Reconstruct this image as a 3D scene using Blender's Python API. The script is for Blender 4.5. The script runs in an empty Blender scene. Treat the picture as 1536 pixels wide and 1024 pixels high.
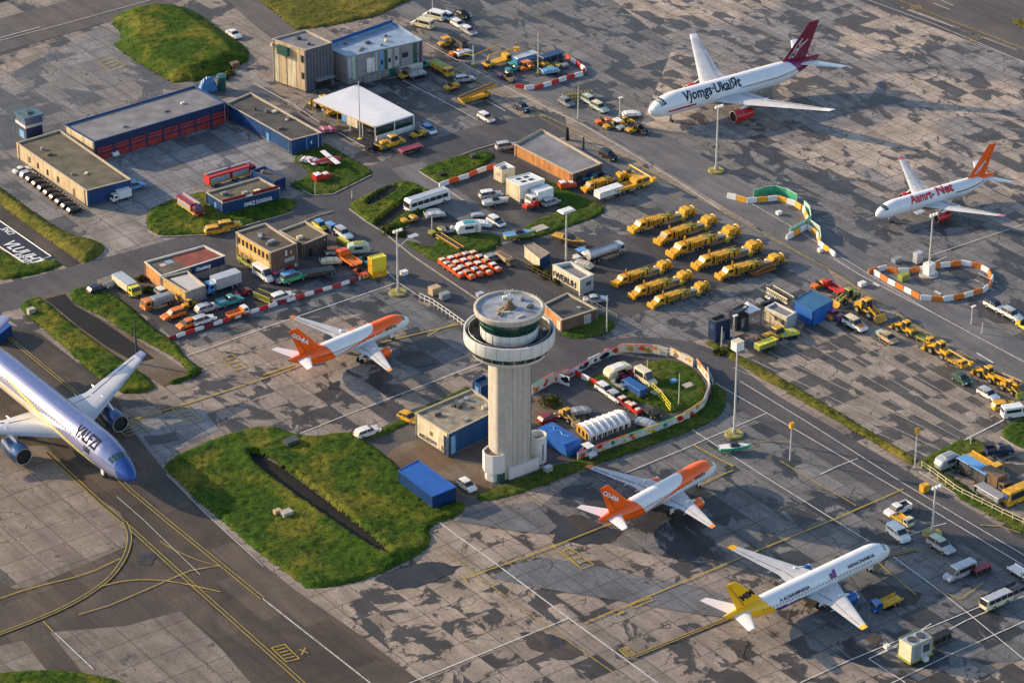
import bpy, bmesh, math, random
from mathutils import Vector, Matrix, noise
R = math.radians
rnd = random.Random(7)
C = bpy.context.scene.collection
# ------------------------------------------------------------------ camera model (pinhole over the ground plane z=0)
F, PITCH, DIST = 4660.0, R(28.3), 685.0
cp, sp = math.cos(PITCH), math.sin(PITCH)
CAM = Vector((0, -DIST*cp, DIST*sp))
def g(x, y, h=0.0):
    d = Vector((x-768, F*cp+(512-y)*sp, -F*sp+(512-y)*cp))
    return CAM + d*((h-CAM.z)/d.z)
def g2(x, y, h=0.0):
    v = g(x, y, h); return (v.x, v.y)
def pxh(p):
    d = Vector(p)-CAM
    u = d.y*sp+d.z*cp; w = d.y*cp-d.z*sp
    return 768+F*d.x/w, 512-F*u/w
def height_for(xb, yb, yt):
    b = g(xb, yb); lo, hi = 0, 80
    for _ in range(40):
        m = (lo+hi)/2
        if pxh((b.x, b.y, m))[1] > yt: lo = m
        else: hi = m
    return lo
AA = R(-53.5); BB = R(36.5)
A = Vector((math.cos(AA), math.sin(AA), 0)); B = Vector((math.cos(BB), math.sin(BB), 0))
def head(h):
    return {'A': AA, 'a': AA+math.pi, 'B': BB, 'b': BB+math.pi}[h] if isinstance(h, str) else R(h)
# ------------------------------------------------------------------ materials
M = {}
def nt(name):
    m = bpy.data.materials.new(name); m.use_nodes = True
    t = m.node_tree; return m, t, t.nodes, t.links, t.nodes['Principled BSDF']
def col4(c): return (c[0], c[1], c[2], 1)
def mat(name, c, rough=.5, metal=0, var=.18, sc=.8, bump=0, spec=.5, streak=0):
    if name in M: return M[name]
    m, t, n, l, b = nt(name)
    tc = n.new('ShaderNodeTexCoord'); nz = n.new('ShaderNodeTexNoise')
    nz.inputs['Scale'].default_value = sc; nz.inputs['Detail'].default_value = 5
    l.new(tc.outputs['Object'], nz.inputs['Vector'])
    rp = n.new('ShaderNodeMapRange'); rp.inputs[1].default_value = .3; rp.inputs[2].default_value = .7
    rp.inputs[3].default_value = 1-var; rp.inputs[4].default_value = 1+var*.35
    l.new(nz.outputs['Fac'], rp.inputs[0])
    mx = n.new('ShaderNodeVectorMath'); mx.operation = 'SCALE'; mx.inputs[0].default_value = c
    val = rp.outputs[0]
    if streak:
        mp = n.new('ShaderNodeMapping'); mp.inputs['Scale'].default_value = (1.6, 1.6, .12); l.new(tc.outputs['Object'], mp.inputs[0])
        ns = n.new('ShaderNodeTexNoise'); ns.inputs['Scale'].default_value = 1; ns.inputs['Detail'].default_value = 7; l.new(mp.outputs[0], ns.inputs['Vector'])
        r2 = n.new('ShaderNodeMapRange'); r2.inputs[1].default_value = .38; r2.inputs[2].default_value = .68; r2.inputs[3].default_value = 1.06; r2.inputs[4].default_value = 1-streak; l.new(ns.outputs['Fac'], r2.inputs[0])
        mm = n.new('ShaderNodeMath'); mm.operation = 'MULTIPLY'; l.new(val, mm.inputs[0]); l.new(r2.outputs[0], mm.inputs[1]); val = mm.outputs[0]
    l.new(val, mx.inputs['Scale']); l.new(mx.outputs[0], b.inputs['Base Color'])
    b.inputs['Roughness'].default_value = rough; b.inputs['Metallic'].default_value = metal
    b.inputs['Specular IOR Level'].default_value = spec
    if bump:
        bp = n.new('ShaderNodeBump'); bp.inputs['Strength'].default_value = bump
        l.new(nz.outputs['Fac'], bp.inputs['Height']); l.new(bp.outputs[0], b.inputs['Normal'])
    M[name] = m; return m
def math_n(n, l, op, a, b=None):
    x = n.new('ShaderNodeMath'); x.operation = op
    for i, v in enumerate((a, b)):
        if v is None: continue
        if isinstance(v, (int, float)): x.inputs[i].default_value = v
        else: l.new(v, x.inputs[i])
    return x.outputs[0]
def mixc(n, l, f, a, b, bt='MIX'):
    x = n.new('ShaderNodeMix'); x.data_type = 'RGBA'; x.blend_type = bt
    for s, v in ((0, f), (6, a), (7, b)):
        if isinstance(v, (int, float)): x.inputs[s].default_value = v
        elif isinstance(v, tuple): x.inputs[s].default_value = col4(v)
        else: l.new(v, x.inputs[s])
    return x.outputs[2]
def rng(n, l, v, a, b, c=0, d=1):
    x = n.new('ShaderNodeMapRange'); x.interpolation_type = 'SMOOTHSTEP'
    for i, q in zip((1, 2, 3, 4), (a, b, c, d)): x.inputs[i].default_value = q
    l.new(v, x.inputs[0]); return x.outputs[0]
def noise_n(n, l, vec, scale, detail=6, dist=0, stretch=None, off=0, rough=.55):
    if stretch or off:
        mp = n.new('ShaderNodeMapping'); mp.inputs['Location'].default_value = (off, off*.7, 0)
        mp.inputs['Scale'].default_value = (*(stretch or (1, 1)), 1)
        l.new(vec, mp.inputs[0]); vec = mp.outputs[0]
    x = n.new('ShaderNodeTexNoise'); x.inputs['Scale'].default_value = scale
    x.inputs['Detail'].default_value = detail; x.inputs['Distortion'].default_value = dist
    x.inputs['Roughness'].default_value = rough
    l.new(vec, x.inputs['Vector']); return x.outputs['Fac']
def ground_uv(n, l):
    ge = n.new('ShaderNodeNewGeometry'); mp = n.new('ShaderNodeMapping')
    mp.inputs['Rotation'].default_value = (0, 0, -AA)
    l.new(ge.outputs['Position'], mp.inputs[0]); return mp.outputs[0]
def slab_mat(name, base, alt, wet, slab=(6, 6), thr=.56, joint=.12, seed=0, stretch=(.55, 1), wsc=.055, slabvar=.14, wetslab=.12, offset=0.0, edge=.012, cool=None, joint_c=.22, dark=.10):
    m, t, n, l, b = nt(name)
    uv = ground_uv(n, l)
    br = n.new('ShaderNodeTexBrick'); br.offset = offset; br.squash = 1
    wob = n.new('ShaderNodeTexNoise'); wob.inputs['Scale'].default_value = .25; l.new(uv, wob.inputs['Vector'])
    ws = n.new('ShaderNodeVectorMath'); ws.operation = 'SCALE'; ws.inputs['Scale'].default_value = .35; l.new(wob.outputs['Color'], ws.inputs[0])
    wv = n.new('ShaderNodeVectorMath'); l.new(uv, wv.inputs[0]); l.new(ws.outputs[0], wv.inputs[1])
    br.inputs['Scale'].default_value = 1; br.inputs['Brick Width'].default_value = slab[0]; br.inputs['Row Height'].default_value = slab[1]
    br.inputs['Mortar Size'].default_value = joint; br.inputs['Mortar Smooth'].default_value = .4; br.inputs['Bias'].default_value = 0
    br.inputs['Color1'].default_value = (0, 0, 0, 1); br.inputs['Color2'].default_value = (1, 1, 1, 1); br.inputs['Mortar'].default_value = (.5, .5, .5, 1)
    l.new(wv.outputs[0], br.inputs['Vector'])
    bw = n.new('ShaderNodeRGBToBW'); l.new(br.outputs['Color'], bw.inputs[0]); r1 = bw.outputs[0]
    dv = n.new('ShaderNodeVectorMath'); dv.operation = 'DIVIDE'; dv.inputs[1].default_value = (slab[0], slab[1], 1); l.new(wv.outputs[0], dv.inputs[0])
    fl = n.new('ShaderNodeVectorMath'); fl.operation = 'FLOOR'; l.new(dv.outputs[0], fl.inputs[0])
    ad = n.new('ShaderNodeVectorMath'); ad.inputs[1].default_value = (seed, seed, 0); l.new(fl.outputs[0], ad.inputs[0])
    wn = n.new('ShaderNodeTexWhiteNoise'); wn.noise_dimensions = '2D'; l.new(ad.outputs[0], wn.inputs['Vector'])
    r2 = wn.outputs['Value']
    big = noise_n(n, l, uv, .012, 4, .5, off=seed*13.7)
    mid = noise_n(n, l, uv, .16, 8, .3, off=seed*5.1, rough=.6)
    fine = noise_n(n, l, uv, 1.3, 8, .2, off=seed, rough=.75)
    streak = noise_n(n, l, uv, .5, 6, .2, stretch=(.06, 1), off=seed*3)
    sv = n.new('ShaderNodeVectorMath'); sv.operation = 'MULTIPLY'; sv.inputs[1].default_value = (slab[0], slab[1], 1); l.new(fl.outputs[0], sv.inputs[0])
    s1 = n.new('ShaderNodeVectorMath'); s1.operation = 'MULTIPLY'; s1.inputs[1].default_value = (.3, .6, 1); l.new(sv.outputs[0], s1.inputs[0])
    s2 = n.new('ShaderNodeVectorMath'); s2.operation = 'MULTIPLY'; s2.inputs[1].default_value = (.7, .4, 1); l.new(wv.outputs[0], s2.inputs[0])
    s3 = n.new('ShaderNodeVectorMath'); l.new(s1.outputs[0], s3.inputs[0]); l.new(s2.outputs[0], s3.inputs[1])
    wetf = noise_n(n, l, s3.outputs[0], wsc, 10, .7, stretch=stretch, off=seed*9.3, rough=.66)
    c = mixc(n, l, rng(n, l, big, .38, .62), base, alt)
    if cool: c = mixc(n, l, rng(n, l, noise_n(n, l, uv, .02, 5, .8, off=seed*4.4+3), .45, .56), c, cool)
    c = mixc(n, l, math_n(n, l, 'MULTIPLY', math_n(n, l, 'SUBTRACT', r2, .5), slabvar), c, (0, 0, 0)) if False else c
    v = math_n(n, l, 'ADD', math_n(n, l, 'MULTIPLY', math_n(n, l, 'SUBTRACT', r2, .5), slabvar), 1.0)
    v = math_n(n, l, 'MULTIPLY', v, rng(n, l, mid, .3, .7, .74, 1.14))
    v = math_n(n, l, 'MULTIPLY', v, rng(n, l, fine, .25, .75, .72, 1.22))
    v = math_n(n, l, 'MULTIPLY', v, rng(n, l, streak, .35, .7, 1.08, .8))
    w1 = math_n(n, l, 'ADD', wetf, math_n(n, l, 'MULTIPLY', math_n(n, l, 'SUBTRACT', r2, .5), wetslab))
    w1 = math_n(n, l, 'ADD', w1, math_n(n, l, 'MULTIPLY', math_n(n, l, 'SUBTRACT', fine, .5), .09))
    w1 = math_n(n, l, 'ADD', w1, math_n(n, l, 'MULTIPLY', math_n(n, l, 'SUBTRACT', noise_n(n, l, uv, .017, 3, .4, off=seed*2.9+1), .5), .3))
    drip = rng(n, l, noise_n(n, l, uv, .55, 7, .6, off=seed*6.1, rough=.6), .645, .67)
    w = math_n(n, l, 'MAXIMUM', rng(n, l, w1, thr-edge, thr+edge), math_n(n, l, 'MULTIPLY', drip, .8))
    vo = n.new('ShaderNodeTexVoronoi'); vo.feature = 'DISTANCE_TO_EDGE'; vo.inputs['Scale'].default_value = .11; wob2 = n.new('ShaderNodeVectorMath'); ws2 = n.new('ShaderNodeVectorMath'); ws2.operation = 'SCALE'; ws2.inputs['Scale'].default_value = 4.5; l.new(wob.outputs['Color'], ws2.inputs[0]); l.new(uv, wob2.inputs[0]); l.new(ws2.outputs[0], wob2.inputs[1]); l.new(wob2.outputs[0], vo.inputs['Vector'])
    crack = math_n(n, l, 'MULTIPLY', rng(n, l, vo.outputs['Distance'], .008, .016, 1, 0), rng(n, l, mid, .5, .56))
    dk = rng(n, l, r1, 1-dark, 1-dark+.01, 1, .85)
    v = math_n(n, l, 'MULTIPLY', v, dk)
    sm = n.new('ShaderNodeVectorMath'); sm.operation = 'SCALE'; l.new(c, sm.inputs[0]); l.new(v, sm.inputs['Scale'])
    sw = n.new('ShaderNodeVectorMath'); sw.operation = 'SCALE'; sw.inputs[0].default_value = wet; l.new(v, sw.inputs['Scale'])
    cc = mixc(n, l, math_n(n, l, 'MULTIPLY', w, .93), sm.outputs[0], sw.outputs[0])
    cc = mixc(n, l, math_n(n, l, 'MULTIPLY', br.outputs['Fac'], 1-joint_c), cc, (.035, .032, .03))
    cc = mixc(n, l, math_n(n, l, 'MULTIPLY', crack, .75), cc, (.03, .028, .027))
    l.new(cc, b.inputs['Base Color'])
    rr = rng(n, l, w, 0, 1, .82, .5); l.new(rr, b.inputs['Roughness'])
    b.inputs['Specular IOR Level'].default_value = .35
    bp = n.new('ShaderNodeBump'); bp.inputs['Strength'].default_value = .35; bp.inputs['Distance'].default_value = .05
    l.new(fine, bp.inputs['Height']); l.new(bp.outputs[0], b.inputs['Normal'])
    M[name] = m; return m
def asphalt_mat(name, base, alt, seed=0, patch=.5, stretch=(.1, 1), lo=.4, hi=.62):
    m, t, n, l, b = nt(name)
    uv = ground_uv(n, l)
    big = noise_n(n, l, uv, .05, 7, .8, off=seed*7.7, rough=.62)
    fine = noise_n(n, l, uv, 1.8, 8, .2, off=seed, rough=.7)
    streak = noise_n(n, l, uv, .45, 5, .1, stretch=stretch, off=seed*2)
    br = n.new('ShaderNodeTexBrick'); br.offset = .37; br.squash = 1.6; br.squash_frequency = 3
    br.inputs['Scale'].default_value = 1; br.inputs['Brick Width'].default_value = 17; br.inputs['Row Height'].default_value = 5.2
    br.inputs['Mortar Size'].default_value = .03; br.inputs['Color1'].default_value = (0, 0, 0, 1); br.inputs['Color2'].default_value = (1, 1, 1, 1)
    l.new(uv, br.inputs['Vector'])
    bw = n.new('ShaderNodeRGBToBW'); l.new(br.outputs['Color'], bw.inputs[0])
    c = mixc(n, l, rng(n, l, big, lo, hi), base, alt)
    v = rng(n, l, fine, .25, .75, .72, 1.24)
    v = math_n(n, l, 'MULTIPLY', v, rng(n, l, streak, .3, .7, 1.12, .84))
    v = math_n(n, l, 'MULTIPLY', v, rng(n, l, bw.outputs[0], 0, 1, 1-.22*patch, 1+.12*patch))
    sm = n.new('ShaderNodeVectorMath'); sm.operation = 'SCALE'; l.new(c, sm.inputs[0]); l.new(v, sm.inputs['Scale'])
    l.new(sm.outputs[0], b.inputs['Base Color']); b.inputs['Roughness'].default_value = .75; b.inputs['Specular IOR Level'].default_value = .3
    bp = n.new('ShaderNodeBump'); bp.inputs['Strength'].default_value = .3; bp.inputs['Distance'].default_value = .04
    l.new(fine, bp.inputs['Height']); l.new(bp.outputs[0], b.inputs['Normal'])
    M[name] = m; return m
def grass_mat(name, d, mcol, y, seed=0):
    m, t, n, l, b = nt(name)
    uv = ground_uv(n, l)
    n1 = noise_n(n, l, uv, .09, 5, .6, off=seed*3.3)
    n2 = noise_n(n, l, uv, .75, 8, 1.2, off=seed, rough=.7)
    n3 = noise_n(n, l, uv, 4.0, 6, .5, stretch=(.5, 1), off=seed*2, rough=.7)
    c = mixc(n, l, rng(n, l, n2, .34, .64), d, mcol)
    c = mixc(n, l, math_n(n, l, 'MULTIPLY', rng(n, l, n1, .45, .68), rng(n, l, n2, .3, .6)), c, y)
    v = rng(n, l, n3, .25, .75, .55, 1.4)
    sm = n.new('ShaderNodeVectorMath'); sm.operation = 'SCALE'; l.new(c, sm.inputs[0]); l.new(v, sm.inputs['Scale'])
    l.new(sm.outputs[0], b.inputs['Base Color']); b.inputs['Roughness'].default_value = .9; b.inputs['Specular IOR Level'].default_value = .1
    bp = n.new('ShaderNodeBump'); bp.inputs['Strength'].default_value = .9; bp.inputs['Distance'].default_value = .25
    l.new(n3, bp.inputs['Height']); l.new(bp.outputs[0], b.inputs['Normal'])
    M[name] = m; return m
def paint_mat(name, c, wear=.45):
    m, t, n, l, b = nt(name)
    uv = ground_uv(n, l)
    f = noise_n(n, l, uv, .9, 7, .3, rough=.7)
    cc = mixc(n, l, rng(n, l, f, wear, wear+.22), c, (c[0]*.4+.05, c[1]*.4+.05, c[2]*.4+.045))
    l.new(cc, b.inputs['Base Color']); b.inputs['Roughness'].default_value = .7
    M[name] = m; return m
def ribbed_mat(name, c, c2, period, axis=0, rough=.5, var=.15):
    """painted sheet with ribs: wave bump and slight tone change along one object axis"""
    if name in M: return M[name]
    m, t, n, l, b = nt(name)
    tc = n.new('ShaderNodeTexCoord'); wv = n.new('ShaderNodeTexWave'); wv.bands_direction = 'XYZ'[axis]
    wv.inputs['Scale'].default_value = 1/period*.314; l.new(tc.outputs['Object'], wv.inputs[0])
    nz = n.new('ShaderNodeTexNoise'); nz.inputs['Scale'].default_value = .7; nz.inputs['Detail'].default_value = 6; l.new(tc.outputs['Object'], nz.inputs['Vector'])
    cc = mixc(n, l, wv.outputs['Fac'], c, c2)
    v = rng(n, l, nz.outputs['Fac'], .3, .7, 1-var, 1+var*.4)
    sm = n.new('ShaderNodeVectorMath'); sm.operation = 'SCALE'; l.new(cc, sm.inputs[0]); l.new(v, sm.inputs['Scale'])
    l.new(sm.outputs[0], b.inputs['Base Color']); b.inputs['Roughness'].default_value = rough
    M[name] = m; return m

WHITE = mat('white_paint', (.74, .74, .73), .3, var=.14)
CREAM = mat('cream_paint', (.68, .6, .42), .4)
SILVER = mat('silver_paint', (.5, .52, .55), .3, .3)
PALEGREEN = mat('pale_green_paint', (.42, .52, .44), .35)
BLACKP = mat('black_paint', (.018, .02, .023), .55, spec=.25)
NAVY = mat('navy_paint', (.015, .03, .08), .45, spec=.3)
GREYP = mat('grey_paint', (.24, .26, .28), .4)
DGREY = mat('dark_grey_metal', (.06, .062, .065), .55)
YELLOW = mat('yellow_paint', (.72, .38, .015), .5, var=.45, sc=1.4)
YELLOW2 = mat('dirty_yellow_paint', (.62, .36, .03), .55, var=.45, sc=1.6)
LEMON = mat('lemon_paint', (.7, .6, .04), .45)
ORANGE = mat('orange_paint', (.72, .19, .02), .45, var=.35, sc=1.2)
ORANGER = mat('red_orange_paint', (.72, .1, .02), .4)
RED = mat('red_paint', (.55, .03, .025), .35)
DRED = mat('dark_red_paint', (.24, .015, .03), .35)
PINK = mat('pink_paint', (.5, .1, .17), .4)
BLUE = mat('blue_paint', (.008, .085, .3), .4)
DBLUE = mat('deep_blue_paint', (.005, .036, .13), .4)
SKYB = mat('sky_blue_paint', (.12, .32, .62), .4)
TEAL = mat('teal_paint', (.03, .3, .33), .4)
GREENP = mat('green_paint', (.05, .38, .2), .5)
DGREEN = mat('dark_green_paint', (.02, .09, .07), .45)
OLIVE = mat('olive_paint', (.28, .3, .05), .55)
BROWNP = mat('brown_paint', (.16, .1, .06), .6)
PURPLE = mat('purple_paint', (.09, .06, .13), .4)
TAN = mat('tan_paint', (.5, .36, .2), .5)
GLASS = mat('dark_glass', (.015, .02, .028), .38, var=.05, spec=.5)
GLASSB = mat('blue_glass', (.03, .06, .14), .35, var=.05, spec=.8)
GLASSG = mat('green_glass', (.012, .05, .042), .06, var=.2, spec=.9)
TYRE = mat('tyre_rubber', (.015, .015, .016), .85)
RIM = mat('wheel_metal', (.4, .41, .42), .4, .6)
LIGHTW = mat('headlamp_glass', (.8, .8, .75), .15)
LIGHTR = mat('tail_lamp_red', (.45, .02, .015), .2)
STEEL = mat('galvanised_steel', (.42, .43, .43), .45, .5)
POLE = mat('pole_paint', (.55, .54, .5), .5)
CONC = mat('cast_concrete', (.42, .39, .34), .85, var=.25, bump=.2)
TARPB = mat('blue_tarpaulin', (.015, .11, .42), .5, var=.3, sc=.5, bump=.4)
TARPW = mat('white_membrane', (.66, .68, .72), .55, var=.08)
# ------------------------------------------------------------------ mesh builder
class MB:
    def __init__(s): s.v = []; s.f = []; s.m = []; s.mats = []
    def mi(s, m):
        if m not in s.mats: s.mats.append(m)
        return s.mats.index(m)
    def add(s, vs, fs, m):
        o = len(s.v); s.v += [tuple(v) for v in vs]; i = s.mi(m)
        for f in fs: s.f.append(tuple(o+k for k in f)); s.m.append(i)
        return s
    def box(s, x0, x1, y0, y1, z0, z1, m, tx=0, ty=0):
        vs = [(x0, y0, z0), (x1, y0, z0), (x1, y1, z0), (x0, y1, z0), (x0+tx, y0+ty, z1), (x1-tx, y0+ty, z1), (x1-tx, y1-ty, z1), (x0+tx, y1-ty, z1)]
        return s.add(vs, [(3, 2, 1, 0), (4, 5, 6, 7), (0, 1, 5, 4), (1, 2, 6, 5), (2, 3, 7, 6), (3, 0, 4, 7)], m)
    def rbox(s, c, size, ang, m, z0=0):
        ca, sa = math.cos(ang), math.sin(ang); hx, hy = size[0]/2, size[1]/2
        P = [(c[0]+x*ca-y*sa, c[1]+x*sa+y*ca) for x, y in ((-hx, -hy), (hx, -hy), (hx, hy), (-hx, hy))]
        return s.slab(P, z0, z0+size[2], m)
    def slab(s, P, z0, z1, m, mtop=None, bottom=True):
        k = len(P)
        vs = [(p[0], p[1], z0) for p in P]+[(p[0], p[1], z1) for p in P]
        s.add(vs, [(i, (i+1) % k, k+(i+1) % k, k+i) for i in range(k)]+([tuple(range(k-1, -1, -1))] if bottom else []), m)
        return s.add(vs[k:], [tuple(range(k))], mtop or m)
    def prof(s, P, w, m, bev=.1, yc=0, top=1.0):
        cx = sum(p[0] for p in P)/len(P); cz = sum(p[1] for p in P)/len(P); k = len(P)
        zmin = min(p[1] for p in P); zmax = max(p[1] for p in P)
        def sl(y, e): return [(cx+(x-cx)*(1-e), yc+y*(1-(1-top)*(z-zmin)/max(zmax-zmin, .01)), cz+(z-cz)*(1-e)) for x, z in P]
        rings = [sl(-w/2, .07), sl(-w/2+bev, 0), sl(w/2-bev, 0), sl(w/2, .07)]
        vs = sum(rings, []); fs = []
        for r in range(3):
            for i in range(k): fs.append((r*k+i, r*k+(i+1) % k, (r+1)*k+(i+1) % k, (r+1)*k+i))
        fs.append(tuple(range(k-1, -1, -1))); fs.append(tuple(3*k+i for i in range(k)))
        return s.add(vs, fs, m)
    def tube(s, p0, p1, r0, m, r1=None, n=8, cap=True):
        p0 = Vector(p0); p1 = Vector(p1); r1 = r0 if r1 is None else r1
        q = (p1-p0).to_track_quat('Z', 'Y'); vs = []
        for p, r in ((p0, r0), (p1, r1)):
            for i in range(n):
                a = 2*math.pi*i/n; vs.append(p+q@Vector((r*math.cos(a), r*math.sin(a), 0)))
        fs = [(i, (i+1) % n, n+(i+1) % n, n+i) for i in range(n)]
        if cap: fs += [tuple(range(n-1, -1, -1)), tuple(range(n, 2*n))]
        return s.add(vs, fs, m)
    def path(s, pts, r, m, n=6):
        for a, b in zip(pts, pts[1:]): s.tube(a, b, r, m, n=n)
        return s
    def lathe(s, P, n, m, c=(0, 0, 0), ang=2*math.pi):
        vs = []; k = len(P)
        for i in range(n):
            a = ang*i/n
            for r, z in P: vs.append((c[0]+r*math.cos(a), c[1]+r*math.sin(a), c[2]+z))
        fs = []
        for i in range(n):
            for j in range(k-1):
                fs.append((i*k+j, ((i+1) % n)*k+j, ((i+1) % n)*k+j+1, i*k+j+1))
        return s.add(vs, fs, m)
    def loft(s, rings, m, cap=True):
        k = len(rings[0]); vs = sum([list(r) for r in rings], []); fs = []
        for r in range(len(rings)-1):
            for i in range(k): fs.append((r*k+i, r*k+(i+1) % k, (r+1)*k+(i+1) % k, (r+1)*k+i))
        if cap: fs += [tuple(range(k-1, -1, -1)), tuple((len(rings)-1)*k+i for i in range(k))]
        return s.add(vs, fs, m)
    def mesh(s, name, smooth=False):
        me = bpy.data.meshes.new(name); me.from_pydata(s.v, [], s.f)
        for m in s.mats: me.materials.append(m)
        me.polygons.foreach_set('material_index', s.m)
        if smooth:
            me.polygons.foreach_set('use_smooth', [True]*len(s.f)); me.set_sharp_from_angle(angle=R(38))
        bm = bmesh.new(); bm.from_mesh(me); bmesh.ops.recalc_face_normals(bm, faces=bm.faces); bm.to_mesh(me); bm.free()
        return me
    def build(s, name, parent=None, smooth=False):
        return link(name, s.mesh(name, smooth), parent)
def link(name, me, parent=None):
    o = bpy.data.objects.new(name, me); C.objects.link(o)
    if parent: o.parent = parent
    return o
def tag(o, label=None, cat=None, group=None, kind=None):
    for k, v in (('label', label), ('category', cat), ('group', group), ('kind', kind)):
        if v: o[k] = v
    return o
def thing(name, label, cat, loc=(0, 0, 0), rz=0, group=None):
    o = bpy.data.objects.new(name, None); C.objects.link(o); o.empty_display_size = .3
    o.location = loc; o.rotation_euler = (0, 0, rz); return tag(o, label, cat, group)
# ------------------------------------------------------------------ camera, light, world
sc = bpy.context.scene
cd = bpy.data.cameras.new('camera'); cam = bpy.data.objects.new('camera', cd); C.objects.link(cam)
cam.location = CAM; cam.rotation_euler = (math.pi/2-PITCH, 0, 0)
cd.sensor_width = 36; cd.lens = 36*F/1536; cd.clip_start = 1; cd.clip_end = 6000; sc.camera = cam
SUN_EL = R(18); sun_xy = Vector((-.93, .36)).normalized()
sd = Vector((sun_xy.x*math.cos(SUN_EL), sun_xy.y*math.cos(SUN_EL), math.sin(SUN_EL)))
ld = bpy.data.lights.new('sun', 'SUN'); ld.energy = 4.0; ld.angle = R(.6); ld.color = (1, .75, .48)
lo = bpy.data.objects.new('sun', ld); C.objects.link(lo); lo.rotation_euler = sd.to_track_quat('Z', 'Y').to_euler(); lo.location = (0, 0, 300)
w = bpy.data.worlds.new('World'); sc.world = w; w.use_nodes = True
wn = w.node_tree.nodes; sky = wn.new('ShaderNodeTexSky'); sky.sky_type = 'NISHITA'; sky.sun_disc = False
sky.sun_elevation = SUN_EL; sky.sun_rotation = math.atan2(sun_xy.x, sun_xy.y)
w.node_tree.links.new(sky.outputs[0], wn['Background'].inputs[0]); wn['Background'].inputs[1].default_value = .132
sc.view_settings.view_transform = 'Standard'; sc.view_settings.look = 'None'; sc.view_settings.exposure = .95; sc.view_settings.gamma = 1
# ------------------------------------------------------------------ ground
APRON = slab_mat('apron_concrete', (.31, .252, .205), (.245, .21, .185), (.04, .036, .035), thr=.553, seed=1, wsc=.19)
APRONB = slab_mat('far_apron_concrete', (.42, .345, .285), (.36, .305, .265), (.055, .051, .052), slab=(6.4, 4.0), thr=.542, seed=2, stretch=(.42, 1.1), wsc=.23, offset=.5, cool=(.22, .21, .212))
COOL = slab_mat('shade_tone_concrete', (.135, .14, .152), (.16, .157, .158), (.028, .03, .034), thr=.555, seed=3, stretch=(.4, 1.2), wsc=.18)  # cool base tone carries broad shade painted into the concrete
COOLB = slab_mat('grey_apron_concrete', (.16, .16, .168), (.2, .19, .18), (.038, .04, .047), slab=(6.4, 4.0), thr=.515, seed=4, stretch=(.4, 1.2), wsc=.2, offset=.5)
PARK = slab_mat('parking_concrete', (.32, .27, .23), (.24, .215, .195), (.055, .049, .044), slab=(4.6, 2.6), thr=.485, seed=5, stretch=(.5, 1), wsc=.12, slabvar=.5, wetslab=.5, offset=.5, joint=.02, edge=.02)
LIGHTC = slab_mat('pale_apron_concrete', (.225, .185, .155), (.185, .16, .14), (.075, .065, .06), thr=.61, seed=6, slab=(7.5, 7.5), slabvar=.2)
YARD = slab_mat('yard_concrete', (.27, .24, .215), (.2, .195, .2), (.08, .078, .08), thr=.55, seed=7, slab=(6, 6), slabvar=.22)
YARDB = slab_mat('hangar_yard_concrete', (.24, .24, .255), (.2, .2, .215), (.085, .088, .1), thr=.56, seed=8, slab=(5, 5), slabvar=.22)
TAXI = asphalt_mat('taxiway_asphalt', (.092, .07, .056), (.055, .046, .041), 1, patch=1.2)
ROAD = asphalt_mat('road_asphalt', (.062, .062, .07), (.088, .085, .088), 2, patch=.25)
LOT = asphalt_mat('yard_asphalt', (.05, .05, .056), (.085, .08, .078), 3, patch=.8)
SROAD = asphalt_mat('service_road_asphalt', (.15, .148, .152), (.11, .112, .122), 4, patch=.5)
FAROAD = asphalt_mat('far_taxiway_asphalt', (.115, .1, .095), (.085, .08, .082), 5)
VERGE = asphalt_mat('bare_soil', (.12, .08, .05), (.16, .13, .1), 6)
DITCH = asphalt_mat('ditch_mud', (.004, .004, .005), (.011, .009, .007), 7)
GRASS = grass_mat('grass_turf', (.013, .036, .004), (.055, .108, .008), (.18, .165, .022), 1)
GRASSY = grass_mat('dry_grass_turf', (.05, .06, .01), (.12, .125, .02), (.26, .2, .035), 2)
GRASSD = grass_mat('short_grass_turf', (.022, .052, .007), (.055, .1, .012), (.12, .125, .025), 3)
def chaikin(P, it=2, closed=True):
    P = [tuple(p) for p in P]
    for _ in range(it):
        Q = []; k = len(P)
        for i in range(k if closed else k-1):
            a, b = P[i], P[(i+1) % k]
            Q += [(a[0]*.75+b[0]*.25, a[1]*.75+b[1]*.25), (a[0]*.25+b[0]*.75, a[1]*.25+b[1]*.75)]
        P = Q if closed else [P[0]]+Q+[P[-1]]
    return P
def sheet(name, pts, z, m, kind='structure', round_=0, world=False):
    P = pts if world else [g2(*p) for p in pts]
    if round_: P = chaikin(P, round_)
    bm = bmesh.new(); vs = [bm.verts.new((p[0], p[1], z)) for p in P]
    f = bm.faces.new(vs)
    bmesh.ops.triangulate(bm, faces=[f]); bm.normal_update()
    for q in bm.faces:
        if q.normal.z < 0: q.normal_flip()
    me = bpy.data.meshes.new(name); bm.to_mesh(me); bm.free(); me.materials.append(m)
    o = link(name, me); o['kind'] = kind; return o
sheet('ground', [(-1500, -1500), (1500, -1500), (1500, 1500), (-1500, 1500)], 0, APRON, world=True)
Z = [0.0]
def nz(): Z[0] += .0016; return Z[0]
sheet('far_apron', [(560, -60), (1700, -60), (1700, 640), (1536, 590), (1240, 402), (870, 181), (640, 60)], nz(), APRONB)
sheet('grey_apron', [(600, -30), (880, -30), (1010, 70), (960, 190), (1150, 215), (1330, 300), (1536, 345), (1600, 400), (1600, 640), (1536, 590), (1240, 402), (870, 181), (640, 60)], nz(), COOLB)
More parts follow.
